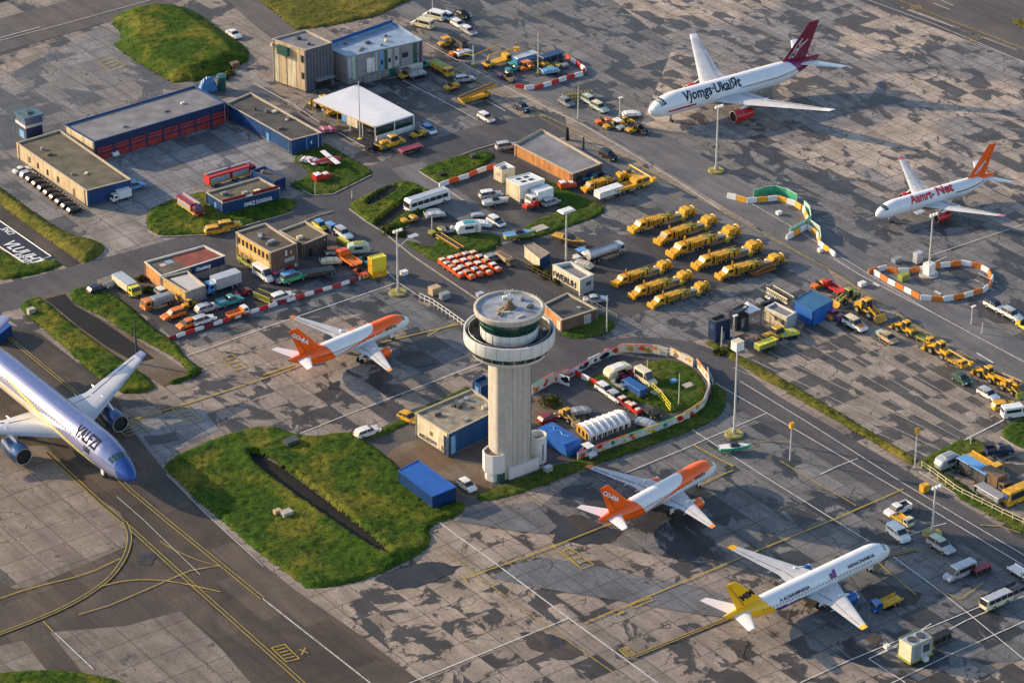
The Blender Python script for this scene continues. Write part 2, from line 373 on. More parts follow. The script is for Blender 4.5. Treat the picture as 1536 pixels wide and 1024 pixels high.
sheet('shade_tone_apron', [(795, 770), (850, 728), (1095, 575), (1600, 870), (1600, 985), (1536, 990), (1420, 1003), (1300, 1000), (1215, 972), (1195, 930), (1240, 905), (1160, 870), (1085, 850), (960, 828), (860, 800)], nz(), COOL)  # large shaded area painted as cooler concrete, outline follows the shade
sheet('shade_tone_apron', [(560, 425), (705, 485), (705, 548), (655, 568), (570, 545), (560, 520), (610, 500), (560, 470), (420, 480), (300, 520), (270, 512), (440, 448)], nz(), COOL)  # cooler concrete painted in, taking in the shadow beside the airliner
sheet('taxiway', [(-60, 455), (0, 500), (20, 488), (60, 500), (140, 562), (178, 600), (194, 640), (247, 705), (300, 763), (360, 818), (440, 882), (545, 955), (655, 1040), (-60, 1060)], nz(), TAXI)
sheet('pale_apron', [(-40, 668), (70, 668), (130, 735), (180, 768), (203, 812), (165, 830), (45, 880), (20, 882), (-40, 850)], nz(), LIGHTC)
sheet('pale_apron', [(75, 948), (190, 938), (270, 916), (330, 970), (390, 1040), (150, 1040)], nz(), LIGHTC)
sheet('pale_apron', [(-30, 975), (35, 960), (70, 1005), (30, 1030), (-30, 1030)], nz(), LIGHTC)
sheet('pale_apron', [(195, 640), (300, 610), (330, 645), (255, 680), (245, 702)], nz(), YARDB)
sheet('hangar_yard', [(-60, 150), (150, 40), (330, 60), (480, 200), (515, 262), (455, 290), (330, 342), (160, 385), (130, 400), (0, 285), (-60, 250)], nz(), YARD)
sheet('hangar_yard', [(165, 240), (335, 185), (440, 228), (500, 270), (450, 288), (300, 278), (225, 318), (150, 310)], nz(), YARDB)
sheet('parking_ground', [(1060, 512), (1110, 480), (1195, 458), (1262, 440), (1540, 622), (1500, 645), (1380, 692), (1366, 694)], nz(), PARK)
sheet('service_yard', [(612, 345), (640, 262), (720, 225), (775, 228), (905, 262), (1010, 325), (1185, 392), (1250, 432), (1105, 478), (1060, 508), (950, 520), (880, 520), (800, 520), (700, 440)], nz(), LOT)
sheet('service_yard', [(860, 300), (960, 290), (1010, 325), (960, 352), (870, 352), (830, 345)], nz(), COOLB)
sheet('service_yard', [(1062, 508), (940, 520), (905, 505), (930, 478), (1060, 440), (1185, 395), (1250, 432), (1105, 478)], nz(), COOLB)
sheet('service_yard', [(130, 450), (160, 418), (230, 380), (350, 345), (450, 318), (505, 330), (600, 418), (545, 422), (262, 512), (225, 475)], nz(), LOT)
sheet('service_yard', [(370, 475), (430, 440), (500, 408), (560, 405), (597, 424), (420, 480)], nz(), COOL)
sheet('service_yard', [(540, 660), (622, 612), (740, 585), (800, 560), (870, 640), (865, 690), (800, 700), (720, 755), (685, 762), (590, 700)], nz(), LOT)
sheet('service_yard', [(795, 555), (862, 545), (900, 530), (970, 520), (1050, 545), (1075, 585), (1060, 620), (868, 690), (800, 690)], nz(), LOT)
sheet('bare_ground', [(795, 640), (800, 590), (850, 588), (890, 615), (870, 640)], nz(), VERGE)
sheet('bare_ground', [(560, 690), (630, 650), (690, 700), (740, 690), (740, 750), (690, 745)], nz(), VERGE, round_=2)
sheet('hangar_yard', [(590, 118), (640, 95), (780, 175), (770, 200), (640, 235), (580, 238), (450, 170), (480, 130)], nz(), COOLB)
def strip(name, pts, wd, m, z=None, world=False, n=0, parent=None):
    """flat ribbon of constant width along a polyline given in photo pixels"""
    P = [Vector(p) for p in pts] if world else [g(*p) for p in pts]
    if n: P = [Vector((q[0], q[1], 0)) for q in chaikin([(p.x, p.y) for p in P], n, False)]
    L = []; Rr = []
    for i, p in enumerate(P):
        d = (P[min(i+1, len(P)-1)]-P[max(i-1, 0)]); d.z = 0; d.normalize(); q = Vector((-d.y, d.x, 0))
        L.append(p+q*wd/2); Rr.append(p-q*wd/2)
    return L, Rr
def road(name, pts, wd, m, n=0):
    L, Rr = strip(name, pts, wd, m, n=n); z = nz(); mb = MB(); k = len(L)
    mb.add([(p.x, p.y, z) for p in L+Rr], [(k+i, k+i+1, i+1, i) for i in range(k-1)], m)
    o = mb.build(name); o['kind'] = 'structure'; return o
road('service_road', [(560, 45), (700, 119), (880, 222), (1170, 392), (1330, 488), (1620, 665)][::1], 0.5, SROAD)
sheet('service_road', [(560, -10), (640, 52), (878, 182), (1160, 355), (1240, 400), (1536, 582), (1620, 632), (1620, 560), (1536, 512), (1410, 445), (1240, 346), (1010, 208), (740, 78), (600, -10)], nz(), SROAD)
road('access_road', [(-60, 462), (100, 424), (230, 388), (345, 355), (440, 322), (520, 288), (610, 250), (700, 212), (775, 192), (850, 190)], 13, ROAD, n=2)
road('access_road', [(480, 306), (540, 342), (600, 388), (680, 444), (770, 510), (880, 590), (960, 640)], 12.5, ROAD)
road('access_road', [(610, 248), (660, 290), (720, 330), (770, 362)], 9, SROAD)
road('access_road', [(700, 480), (790, 512), (880, 532), (960, 520), (1040, 530), (1085, 562), (1130, 600), (1200, 640), (1380, 747), (1640, 905)], 10.5, ROAD, n=2)
road('far_taxiway', [(1210, -40), (1330, 10), (1536, 86), (1700, 150)], 4, ROAD)
sheet('far_taxiway', [(1240, -40), (1340, 5), (1536, 78), (1650, 120), (1650, -60)], nz(), FAROAD)
sheet('far_road', [(-60, 45), (0, 28), (200, -25), (380, -30), (180, 28), (0, 80), (-60, 100)], nz(), FAROAD)
sheet('far_road', [(340, 0), (380, -5), (450, 48), (410, 60), (378, 35)], nz(), FAROAD)
sheet('bare_ground', [(0, 306), (122, 395), (100, 402), (77, 386), (0, 330)], nz(), TAXI)
sheet('service_road', [(860, 205), (905, 262), (1010, 325), (1100, 362), (1185, 397), (1250, 436), (1262, 440), (1240, 402), (1010, 275)], nz(), SROAD)
# dark wet stains, plus shadow shapes painted as darker concrete
STAIN_SHADE = slab_mat('wet_stain_shade', (.05, .048, .05), (.07, .06, .054), (.028, .03, .035), thr=.5, seed=12, slabvar=.3)  # tone for wet patches, also for painted shadow shapes
SHADOW_BAND = slab_mat('shadow_band_slabs', (.135, .143, .16), (.12, .13, .148), (.06, .065, .075), thr=.66, seed=9)  # cool grey for shadow shapes painted onto the apron
def stain_shade(pts, m=STAIN_SHADE, rag=1.0):
    P = [g2(*p) for p in pts]; Q = []
    for i, p in enumerate(P):
        q = P[(i+1) % len(P)]; k = max(2, int(math.hypot(q[0]-p[0], q[1]-p[1])/.7))
        for j in range(k):
            x, y = p[0]+(q[0]-p[0])*j/k, p[1]+(q[1]-p[1])*j/k
            d = noise.noise_vector(Vector((x*.35, y*.35, 3)))*1.0+noise.noise_vector(Vector((x*1.1, y*1.1, 7)))*.45
            Q.append((x+d.x*rag, y+d.y*rag))
    o = sheet('stain_shade_patch', Q, nz(), m, world=True); return o
for P in ([(832, 782), (845, 773), (872, 773), (900, 785), (935, 795), (925, 808), (898, 818), (870, 815), (848, 812), (829, 815)],
          [(998, 768), (1010, 785), (1045, 800), (1065, 803), (1070, 818), (1050, 828), (1042, 843), (1012, 840), (992, 832), (1008, 815), (1013, 795)],
          [(852, 850), (870, 845), (900, 840), (930, 862), (918, 866), (890, 862), (870, 860)],
          [(1078, 765), (1098, 770), (1095, 790), (1072, 782)], [(846, 731), (890, 725), (870, 745), (850, 738)],
          [(1082, 965), (1095, 955), (1120, 962), (1118, 975), (1130, 998), (1105, 980)],
          [(1286, 880), (1300, 876), (1350, 880), (1382, 890), (1375, 905), (1330, 915), (1300, 900)],  # painted shape of the yellow-tailed airliner's wing shadow
          [(1300, 955), (1318, 948), (1325, 962), (1308, 972)],
          [(560, 868), (600, 850), (648, 842), (690, 850), (665, 868), (620, 880), (590, 882)],
          [(780, 950), (815, 945), (860, 965), (880, 985), (835, 990), (800, 975)],
          [(600, 525), (640, 530), (655, 545), (620, 552), (595, 540)], [(495, 575), (512, 572), (510, 586), (490, 585)],  # first patch paints part of the left-stand airliner's shadow
          [(562, 572), (580, 575), (600, 595), (585, 598)], [(205, 830), (235, 825), (228, 848), (205, 845)],
          [(1040, 812), (1090, 838), (1075, 842), (1035, 825)], [(215, 655), (262, 648), (270, 658), (225, 668)]): stain_shade(P)
stain_shade([(735, 866), (770, 848), (820, 836), (880, 845), (950, 862), (1040, 878), (1085, 892), (1098, 912), (1085, 926), (1020, 917), (960, 906), (880, 893), (800, 880)], SHADOW_BAND, .12)  # long shadow band painted as cool slabs
stain_shade([(684, 782), (700, 768), (800, 752), (836, 790), (822, 801), (780, 797)], SHADOW_BAND, .12)  # blue container's cast shadow painted as cool slabs
stain_shade([(1215, 868), (1262, 850), (1300, 900), (1262, 945), (1215, 930), (1235, 905)], SHADOW_BAND, .2)  # shade beside the yellow-tailed airliner painted as cool slabs
# ------------------------------------------------------------------ grass: raised rough turf
def inside(P, x, y):
    c = False; j = len(P)-1
    for i in range(len(P)):
        xi, yi = P[i]; xj, yj = P[j]
        if (yi > y) != (yj > y) and x < (xj-xi)*(y-yi)/(yj-yi)+xi: c = not c
        j = i
    return c
def dedge(P, x, y):
    best = 1e9
    for i in range(len(P)):
        x0, y0 = P[i]; x1, y1 = P[(i+1) % len(P)]
        dx, dy = x1-x0, y1-y0; t = max(0, min(1, ((x-x0)*dx+(y-y0)*dy)/max(dx*dx+dy*dy, 1e-9)))
        best = min(best, math.hypot(x-x0-t*dx, y-y0-t*dy))
    return best
def grass(pts, top=.7, m=GRASS, res=.55, holes=(), slope=.6, rough=.45, rd=2, berm=.9):
    P = chaikin([g2(*p) for p in pts], rd); H = [chaikin([g2(*p) for p in h], 1) for h in holes]
    x0 = min(p[0] for p in P); x1 = max(p[0] for p in P); y0 = min(p[1] for p in P); y1 = max(p[1] for p in P)
    nx = int((x1-x0)/res)+2; ny = int((y1-y0)/res)+2; idx = {}; vs = []; fs = []
    def vert(i, j):
        if (i, j) in idx: return idx[(i, j)]
        x = x0+i*res; y = y0+j*res
        jx = noise.noise_vector(Vector((x*2.1, y*2.1, 1)))*res*.7
        x += jx.x; y += jx.y
        d = dedge(P, x, y)
        if not inside(P, x, y): d = 0
        bank = 0
        for h in H:
            if inside(h, x, y): d = 0
            else:
                q = dedge(h, x, y); bank = max(bank, min(q*2.2, 1.0)*max(0, 1-q/5)); d = min(d, q*2.5)
        r = noise.fractal(Vector((x*.55, y*.55, 2)), .8, 2.1, 4)*.5+abs(noise.noise(Vector((x*1.7, y*1.7, 5))))*.8
        z = .03+min(top, d*slope)+(bank*berm if d > 0 else 0)+rough*max(-.2, r)*min(1, d*.9+.15)
        idx[(i, j)] = len(vs); vs.append((x, y, max(z, .02))); return len(vs)-1
    for i in range(nx):
        for j in range(ny):
            x = x0+(i+.5)*res; y = y0+(j+.5)*res
            if inside(P, x, y) and not any(inside(h, x, y) for h in H):
                fs.append((vert(i, j), vert(i+1, j), vert(i+1, j+1), vert(i, j+1)))
    me = bpy.data.meshes.new('grass'); me.from_pydata(vs, [], fs); me.materials.append(m)
    me.polygons.foreach_set('use_smooth', [True]*len(fs))
    o = link('grass', me); o['kind'] = 'stuff'
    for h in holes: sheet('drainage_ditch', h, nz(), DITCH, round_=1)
    return o
grass([(163, 30), (195, 12), (252, 6), (290, 15), (330, 45), (375, 75), (372, 98), (268, 131), (225, 105), (167, 70), (186, 55)], 2.4, GRASS, .75, slope=.45, rd=1)
grass([(372, -12), (445, 46), (500, 38), (560, 26), (645, -12)], .5, GRASSY, .8, rd=0)
grass([(-40, -10), (38, -10), (-40, 18)], .5, GRASSY, .8, rd=0)
grass([(-25, 262), (60, 325), (105, 352), (150, 362), (160, 376), (132, 396), (118, 393), (-25, 290)], 1.1, GRASSY, .5, slope=.5, rd=1)
grass([(-30, 360), (0, 372), (38, 400), (77, 387), (100, 400), (20, 419), (-30, 420)], .4, GRASS, .6, rd=1)
grass([(218, 330), (225, 311), (308, 283), (420, 298), (448, 300), (440, 318), (320, 352), (240, 355), (222, 346)], .35, GRASS, .55)
grass([(430, 276), (452, 288), (475, 294), (503, 291), (560, 262), (553, 252), (500, 222), (484, 213), (432, 236), (470, 262)], .3, GRASSD, .55, rd=1)
grass([(523, 312), (529, 302), (607, 268), (640, 284), (658, 296), (622, 330), (603, 345), (577, 349), (548, 332)], .5, GRASS, .45, berm=.3,
      holes=[[(546, 308), (585, 278), (600, 280), (592, 290), (558, 311)], [(562, 336), (612, 298), (630, 287), (638, 293), (584, 340), (566, 345)]])
grass([(628, 256), (640, 249), (712, 226), (748, 232), (722, 252), (690, 268), (662, 278)], .4, GRASS, .55, rd=1)
grass([(770, 258), (800, 262), (862, 290), (908, 310), (905, 322), (850, 342), (790, 362), (770, 358), (800, 330), (842, 318), (832, 296), (800, 290)], .3, GRASSD, .5, rd=1)
grass([(600, 360), (618, 362), (646, 372), (660, 356), (700, 352), (752, 350), (750, 374), (692, 384), (662, 402)], .35, GRASSD, .5, rd=1)
grass([(838, 500), (862, 511), (915, 500), (925, 486), (898, 468), (845, 496)], .25, GRASSD, .5, rd=1)
grass([(25, 462), (45, 447), (62, 446), (100, 480), (160, 525), (240, 578), (215, 590), (178, 590), (140, 562), (80, 505)], .6, GRASS, .5, slope=.8, rd=1)
grass([(104, 436), (130, 430), (168, 440), (202, 466), (235, 497), (262, 512), (282, 541), (308, 556), (284, 570), (258, 578), (248, 573), (288, 562), (262, 536), (228, 518), (190, 500), (150, 472), (108, 455)], .6, GRASS, .5, slope=.8, rd=1)
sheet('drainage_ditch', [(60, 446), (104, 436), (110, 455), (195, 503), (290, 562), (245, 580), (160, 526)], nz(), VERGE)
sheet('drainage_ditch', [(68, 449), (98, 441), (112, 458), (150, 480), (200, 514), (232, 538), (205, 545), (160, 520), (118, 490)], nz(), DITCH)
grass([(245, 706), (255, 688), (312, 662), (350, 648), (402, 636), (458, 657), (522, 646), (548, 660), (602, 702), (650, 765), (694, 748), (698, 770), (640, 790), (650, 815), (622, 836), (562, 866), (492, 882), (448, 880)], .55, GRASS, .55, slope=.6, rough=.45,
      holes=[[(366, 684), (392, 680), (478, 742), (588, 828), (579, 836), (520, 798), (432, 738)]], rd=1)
grass([(712, 742), (735, 735), (820, 700), (868, 690), (1030, 630), (1068, 600), (1068, 575), (1085, 580), (1092, 604), (1075, 630), (990, 665), (880, 702), (790, 738), (722, 754)], .25, GRASSD, .5, rd=1)
grass([(872, 578), (900, 558), (925, 565), (945, 580), (985, 575), (955, 545), (1010, 538), (1048, 558), (1062, 588), (1050, 606), (1005, 622), (985, 612), (950, 602), (930, 590), (905, 580)], .25, GRASSD, .5, rd=1)
grass([(880, 680), (930, 650), (975, 638), (985, 640), (900, 676)], .2, GRASSD, .5, rd=1)
grass([(1058, 515), (1066, 511), (1160, 560), (1250, 613), (1378, 690), (1368, 698), (1240, 623), (1130, 560)], .35, GRASSY, .45, rd=0)
grass([(1372, 695), (1392, 684), (1452, 653), (1490, 672), (1470, 690), (1440, 700), (1405, 712)], .3, GRASSD, .5, rd=1)
grass([(1395, 706), (1425, 712), (1470, 745), (1545, 785), (1545, 806), (1440, 748)], .25, GRASSD, .5, rd=0)
grass([(1501, 655), (1505, 638), (1545, 624), (1545, 676), (1522, 668)], .3, GRASSD, .5, rd=1)
grass([(-30, 1012), (50, 1004), (110, 1006), (190, 1022), (215, 1045), (-30, 1050)], .6, GRASS, .45, rd=1)
grass([(1512, 32), (1545, 28), (1545, 48)], .4, GRASSY, .7, rd=0)
grass([(620, 618), (700, 580), (712, 586), (640, 624), (560, 660), (548, 656)], .25, GRASSD, .45, rd=0)
# ------------------------------------------------------------------ painted markings
PW = paint_mat('white_marking', (.56, .56, .55), .47); PY = paint_mat('yellow_marking', (.42, .3, .03), .46); PYD = paint_mat('yellow_marking_worn', (.4, .3, .06), .42)
KERB = mat('kerb_stone', (.3, .28, .25), .85, var=.3)
MK = {}
PK = paint_mat('black_line_border', (.03, .028, .026), .6)
PV = paint_mat('faded_white_marking', (.42, .41, .39), .44)
ZM = [.30]
def line(kind, pts, wd=.28, n=0, gap=None):
    m = {'k': PK, 'v': PV, 'w': PW, 'y': PY, 'd': PYD}[kind]
    mb = MK.setdefault(kind, MB())
    P = [g(*p) for p in pts]
    if n: P = [Vector((q[0], q[1], 0)) for q in chaikin([(p.x, p.y) for p in P], n, False)]
    z = line.z; line.z += .0011
    if not gap:
        L, Rr = [], []
        for i, p in enumerate(P):
            d0 = (P[i]-P[i-1]).normalized() if i else (P[1]-P[0]).normalized(); d1 = (P[i+1]-P[i]).normalized() if i < len(P)-1 else d0
            n0 = Vector((-d0.y, d0.x, 0)); n1 = Vector((-d1.y, d1.x, 0)); q = n0+n1
            q = q/max(q.dot(n0), .5)*wd*.42 if q.length > .2 else n0*wd*.42
            L.append(p+q); Rr.append(p-q)
        k = len(L); mb.add([(v.x, v.y, z) for v in L+Rr], [(k+i, k+i+1, i+1, i) for i in range(k-1)], m); return
    for a, b in zip(P, P[1:]):
        d = (b-a); Ln = d.length; d.normalize(); q = Vector((-d.y, d.x, 0))*wd*.42
        seg = [(0, Ln)] if not gap else [(t, min(t+gap[0], Ln)) for t in [i*(gap[0]+gap[1]) for i in range(int(Ln/(gap[0]+gap[1]))+1)]]
        for t0, t1 in seg:
            if not gap: t0 -= wd*.3; t1 += wd*.3
            V = [a+d*t0+q, a+d*t0-q, a+d*t1-q, a+d*t1+q]
            mb.add([(v.x, v.y, z) for v in V], [(0, 1, 2, 3)], m)
line.z = Z[0]+.01
def dline(kind, pts, off=.4, wd=.2, n=0):
    line('k', pts, off*2+wd*2.2, n)
    for s in (-1, 1):
        P = [g(*p) for p in pts]; Q = []
        for i, p in enumerate(P):
            d = P[min(i+1, len(P)-1)]-P[max(i-1, 0)]; d.z = 0; d.normalize()
            Q.append(pxh(p+Vector((-d.y, d.x, 0))*off*s))
        line(kind, Q, wd, n)
W = lambda *p, **k: line('w', p, **k)
Y = lambda *p, **k: line('y', p, **k)
W((659, 784), (735, 839), (853, 927), (989, 1026), wd=.34); W((600, 1031), (620, 1022), (853, 927), wd=.3)
W((450, 650), (578, 600), (709, 550), (730, 542), wd=.28); W((280, 534), (400, 491), (594, 425), wd=.3); W((570, 399), (599, 425), (632, 447), wd=.3)
W((700, 490), (732, 514), (780, 552)); W((937, 710), (1020, 676), (1110, 637), (1150, 620)); W((1031, 640), (1136, 708), (1303, 812)); W((1340, 835), (1408, 885), (1450, 918), (1540, 992))
W((1200, 1024), (1270, 992), (1467, 911), (1545, 880)); W((1390, 962), (1450, 930), (1545, 890)); W((1330, 1028), (1420, 984), (1545, 928)); W((1358, 1024), (1303, 988), (1345, 970)); W((1303, 988), (1350, 965), (1397, 935))
W((1073, 575), (1192, 644), (1360, 742), (1545, 854), wd=.26); W((1110, 572), (1215, 636), (1360, 728), (1545, 838), wd=.24)
W((640, 66), (780, 142), (878, 190), (1010, 268), (1090, 322)); W((1250, 388), (1290, 413), (1400, 470), (1545, 548)); line('d', [(640, 82), (780, 156), (872, 200), (1012, 278), (1160, 360), (1240, 402), (1380, 492), (1545, 590)], .32)
W((1100, 290), (1190, 342), (1330, 428), (1400, 470), wd=.2); W((604, 121), (660, 150), (716, 180)); W((729, 151), (758, 167)); W((380, 125), (436, 156)); W((492, 190), (560, 229)); W((430, 150), (480, 185))
line('d', [(780, 160), (870, 210), (1010, 294), (1185, 397)], .2)
for a, b in (((1152, 528), (1430, 663)), ((1192, 504), (1449, 652)), ((1210, 494), (1462, 645)), ((1232, 481), (1488, 632)), ((1128, 540), (1412, 676)), ((1100, 552), (1392, 684)), ((1250, 470), (1506, 622)), ((1170, 515), (1440, 658))): line('v', [a, b], .2)
W((1412, 678), (1506, 630), wd=.45); W((1450, 655), (1500, 690)); W((1378, 708), (1440, 745), (1520, 788), wd=.3)
W((1230, 712), (1255, 700), (1287, 688)); W((1362, 804), (1400, 790), (1420, 785)); W((1396, 384), (1470, 359), (1545, 334), wd=.22); W((1400, 395), (1420, 386)); W((1300, 330), (1380, 300), wd=.15)
for p in ((1402, 437), (1340, 405), (1310, 425)): W(p, (p[0]+9, p[1]+5), wd=.9)
W((1467, 410), (1496, 425)); W((1462, 420), (1492, 437)); W((1465, 530), (1490, 545), wd=.6)
dline('y', [(150, 690), (195, 735), (255, 785), (394, 898)]); line('v', [(394, 898), (460, 950), (560, 1028)], .42)
dline('y', [(70, 679), (154, 757), (193, 790), (289, 877), (400, 976), (460, 1030)]); dline('y', [(8, 503), (60, 545), (120, 595), (160, 640)], .35, .2)
dline('y', [(187, 783), (196, 803), (190, 832), (172, 860), (150, 880), (110, 905), (60, 928), (-20, 958)], n=2)
Y((150, 880), (185, 871), (225, 869), (270, 874), (330, 888), n=2, wd=.3); line('d', [(118, 922), (165, 908), (230, 880), (285, 856), (330, 848)], .3)
Y((-20, 905), (45, 882), (130, 862), (180, 838), n=1); Y((240, 812), (262, 826), (300, 842), (330, 850), n=1, wd=.2); line('d', [(65, 932), (80, 948)]); W((82, 949), (140, 1004), wd=.25)
W((175, 745), (215, 780), (300, 862), wd=.14); W((250, 712), (310, 772), (395, 850), wd=.14)
Y((175, 637), (240, 618), (330, 590), (400, 567), (480, 538), wd=.42); Y((560, 518), (581, 512), (640, 498), (693, 486), wd=.42); Y((640, 505), (660, 494), (695, 482), wd=.3); line('d', [(395, 563), (440, 548)], .6)
def ladder(P, k, n=3):
    a, b, c, d = [Vector(p) for p in P]
    line(k, [a, b, c, d, a], .26)
    for i in range(1, n+1):
        t = i/(n+1); line(k, [tuple(a.lerp(d, t)*.85+b.lerp(c, t)*.15), tuple(a.lerp(d, t)*.15+b.lerp(c, t)*.85)], .3)
ladder([(258, 614), (282, 610), (302, 631), (280, 637)], 'y'); ladder([(330, 537), (348, 532), (369, 551), (352, 556)], 'y'); ladder([(843, 826), (856, 822), (890, 847), (872, 854)], 'y')
ladder([(147, 95), (167, 88), (188, 99), (166, 107)], 'y', 2); ladder([(168, 640), (200, 632), (222, 645), (190, 655)], 'd'); ladder([(407, 972), (427, 967), (449, 988), (429, 993)], 'y', 4)
ladder([(928, 975), (940, 971), (952, 981), (940, 985)], 'y', 3); ladder([(945, 908), (976, 897), (979, 901), (948, 912)], 'y', 0)
Y((829, 819), (845, 814)); Y((829, 819), (872, 854)); Y((448, 974), (462, 980)); Y((458, 972), (452, 983)); Y((926, 922), (936, 917), wd=.6)
Y((695, 868), (712, 862), (760, 846), (840, 816), (916, 786), wd=.36); Y((1050, 728), (1075, 716), (1100, 706), wd=.36); Y((692, 864), (700, 872), wd=.4)
dline('y', [(952, 985), (1020, 957), (1089, 929), (1160, 900), (1240, 868), (1335, 833), (1374, 825)], .3, .2); Y((877, 935), (990, 888), (1130, 829), (1250, 780), (1355, 734), wd=.36)
line('d', [(664, 825), (700, 852), (780, 911), (846, 958), (924, 1012)], .26); line('d', [(1170, 692), (1220, 722), (1284, 759)], .3); line('d', [(1040, 668), (1080, 690), (1100, 700)], .5)
line('y', [(1312, 840), (1374, 893)], .28); line('y', [(1405, 885), (1440, 899), (1475, 875)], .26); line('d', [(1137, 662), (1185, 664)], .22); line('d', [(1470, 788), (1500, 790), (1530, 800)], .3)
Y((1345, 0), (1420, 30), (1545, 78), wd=.3); W((1400, 6), (1425, 16)); W((1412, 2), (1430, 10)); W((1290, -3), (1400, 37), (1545, 98), wd=.25); ladder([(1366, 12), (1378, 9), (1382, 13), (1370, 16)], 'd', 1); ladder([(1452, 58), (1468, 54), (1473, 59), (1457, 63)], 'd', 1)
W((0, 62), (100, 36), (230, 0), wd=.2); W((0, 58), (60, 42), wd=.3)
W((440, 1030), (300, 905), wd=.001)
# kerbs round the grass islands by the junction
for i, P in enumerate(([(524, 314), (548, 332), (577, 350), (620, 385), (660, 412), (720, 452)], [(440, 274), (455, 287), (470, 294), (500, 292), (556, 264)], [(222, 346), (240, 356), (320, 353), (440, 319)],
          [(629, 258), (662, 279), (706, 308)], [(629, 256), (712, 226), (760, 212)], [(1500, 655), (1520, 668), (1540, 678)], [(405, 358), (440, 340), (475, 325), (500, 318)])):
    mb = MB(); Q = [g(*p) for p in P]
    for a, b in zip(Q, Q[1:]):
        d = (b-a).normalized(); q = Vector((-d.y, d.x, 0))*.14
        mb.slab([(a-q)[:2], (b-q)[:2], (b+q)[:2], (a+q)[:2]], 0, .24+i*.003, KERB)
    o = mb.build('kerb'); o['kind'] = 'structure'
for k, nm in (('v', ''), ('k', ''), ('w', 'white_markings'), ('y', 'yellow_markings'), ('d', 'worn_yellow_markings')):
    o = MK[k].build('road_markings'); o['kind'] = 'structure'
# ------------------------------------------------------------------ lettering as real, slightly proud meshes
def text_mesh(s, size=1.0, bold=.03, shear=0.0, sx=1.0):
    cu = bpy.data.curves.new('lettering', 'FONT'); cu.body = s; cu.size = size; cu.offset = bold*size; cu.shear = shear
    cu.resolution_u = 2; cu.align_x = 'LEFT'
    o = bpy.data.objects.new('lettering', cu); C.objects.link(o)
    dg = bpy.context.evaluated_depsgraph_get(); dg.update()
    me = bpy.data.meshes.new_from_object(o.evaluated_get(dg)); bpy.data.objects.remove(o); bpy.data.curves.remove(cu)
    bm = bmesh.new(); bm.from_mesh(me); bpy.data.meshes.remove(me)
    for v in bm.verts: v.co.x *= sx
    return bm
def bm_cut(bm, step):
    for ax in (0, 1):
        lo = min(v.co[ax] for v in bm.verts); hi = max(v.co[ax] for v in bm.verts); t = lo+step
        while t < hi:
            no = [0, 0, 0]; no[ax] = 1; co = [0, 0, 0]; co[ax] = t
            bmesh.ops.bisect_plane(bm, geom=bm.verts[:]+bm.edges[:]+bm.faces[:], plane_co=co, plane_no=no); t += step
def bm_obj(bm, name, m, parent, fn=None):
    if fn:
        for v in bm.verts: v.co = fn(v.co)
    me = bpy.data.meshes.new(name); bm.to_mesh(me); bm.free(); me.materials.append(m)
    return link(name, me, parent)
def flat_text(s, m, parent, origin, xdir, ydir, size, name='lettering', bold=.03, shear=0, sx=1.0, off=.05):
    """letters on a flat face: origin lower left corner, xdir reading direction, ydir up"""
    x = Vector(xdir).normalized(); y = Vector(ydir).normalized(); nrm = x.cross(y); o = Vector(origin)
    return bm_obj(text_mesh(s, size, bold, shear, sx), name, m, parent, lambda c: o+x*c.x+y*c.y+nrm*off)
# ------------------------------------------------------------------ airliners
PLW = mat('airframe_white', (.72, .73, .76), .22, var=.06, sc=.3)
PLG = mat('wing_grey', (.52, .53, .55), .35, var=.16, sc=.5)
PLB = mat('belly_grey', (.45, .45, .46), .4, var=.1)
PLO = mat('airframe_orange', (.92, .12, .004), .28, var=.1, sc=.4)
PLOD = mat('airframe_orange_tip', (.8, .25, .04), .35)
PLY = mat('airframe_yellow', (.95, .5, .01), .28, var=.1, sc=.4)
PLBL = mat('airframe_blue', (.03, .04, .28), .25)
PLR = mat('airframe_red', (.5, .02, .03), .22)
PLM = mat('airframe_maroon', (.19, .008, .035), .25)
PLP = mat('airframe_violet', (.2, .02, .14), .25)
LAV = mat('airframe_lavender', (.23, .25, .41), .24, .25, var=.12, sc=.25)
LAV2 = mat('airframe_lavender_blue', (.12, .165, .36), .22, .2)
NOSEB = mat('airframe_nose_blue', (.025, .075, .3), .22)
BELLYC = mat('airframe_cream', (.62, .55, .44), .35)
ENGB = mat('engine_blue', (.03, .09, .22), .25, .3)
LIP = mat('engine_lip', (.7, .7, .7), .25, .7)
DARKIN = mat('engine_inlet', (.02, .02, .022), .5)
TXT_D = mat('dark_lettering', (.03, .035, .06), .85, spec=.1); TXT_R = mat('red_lettering', (.6, .03, .04), .4); TXT_W = mat('white_lettering', (.8, .8, .8), .4); TXT_P = mat('purple_lettering', (.16, .04, .2), .4)
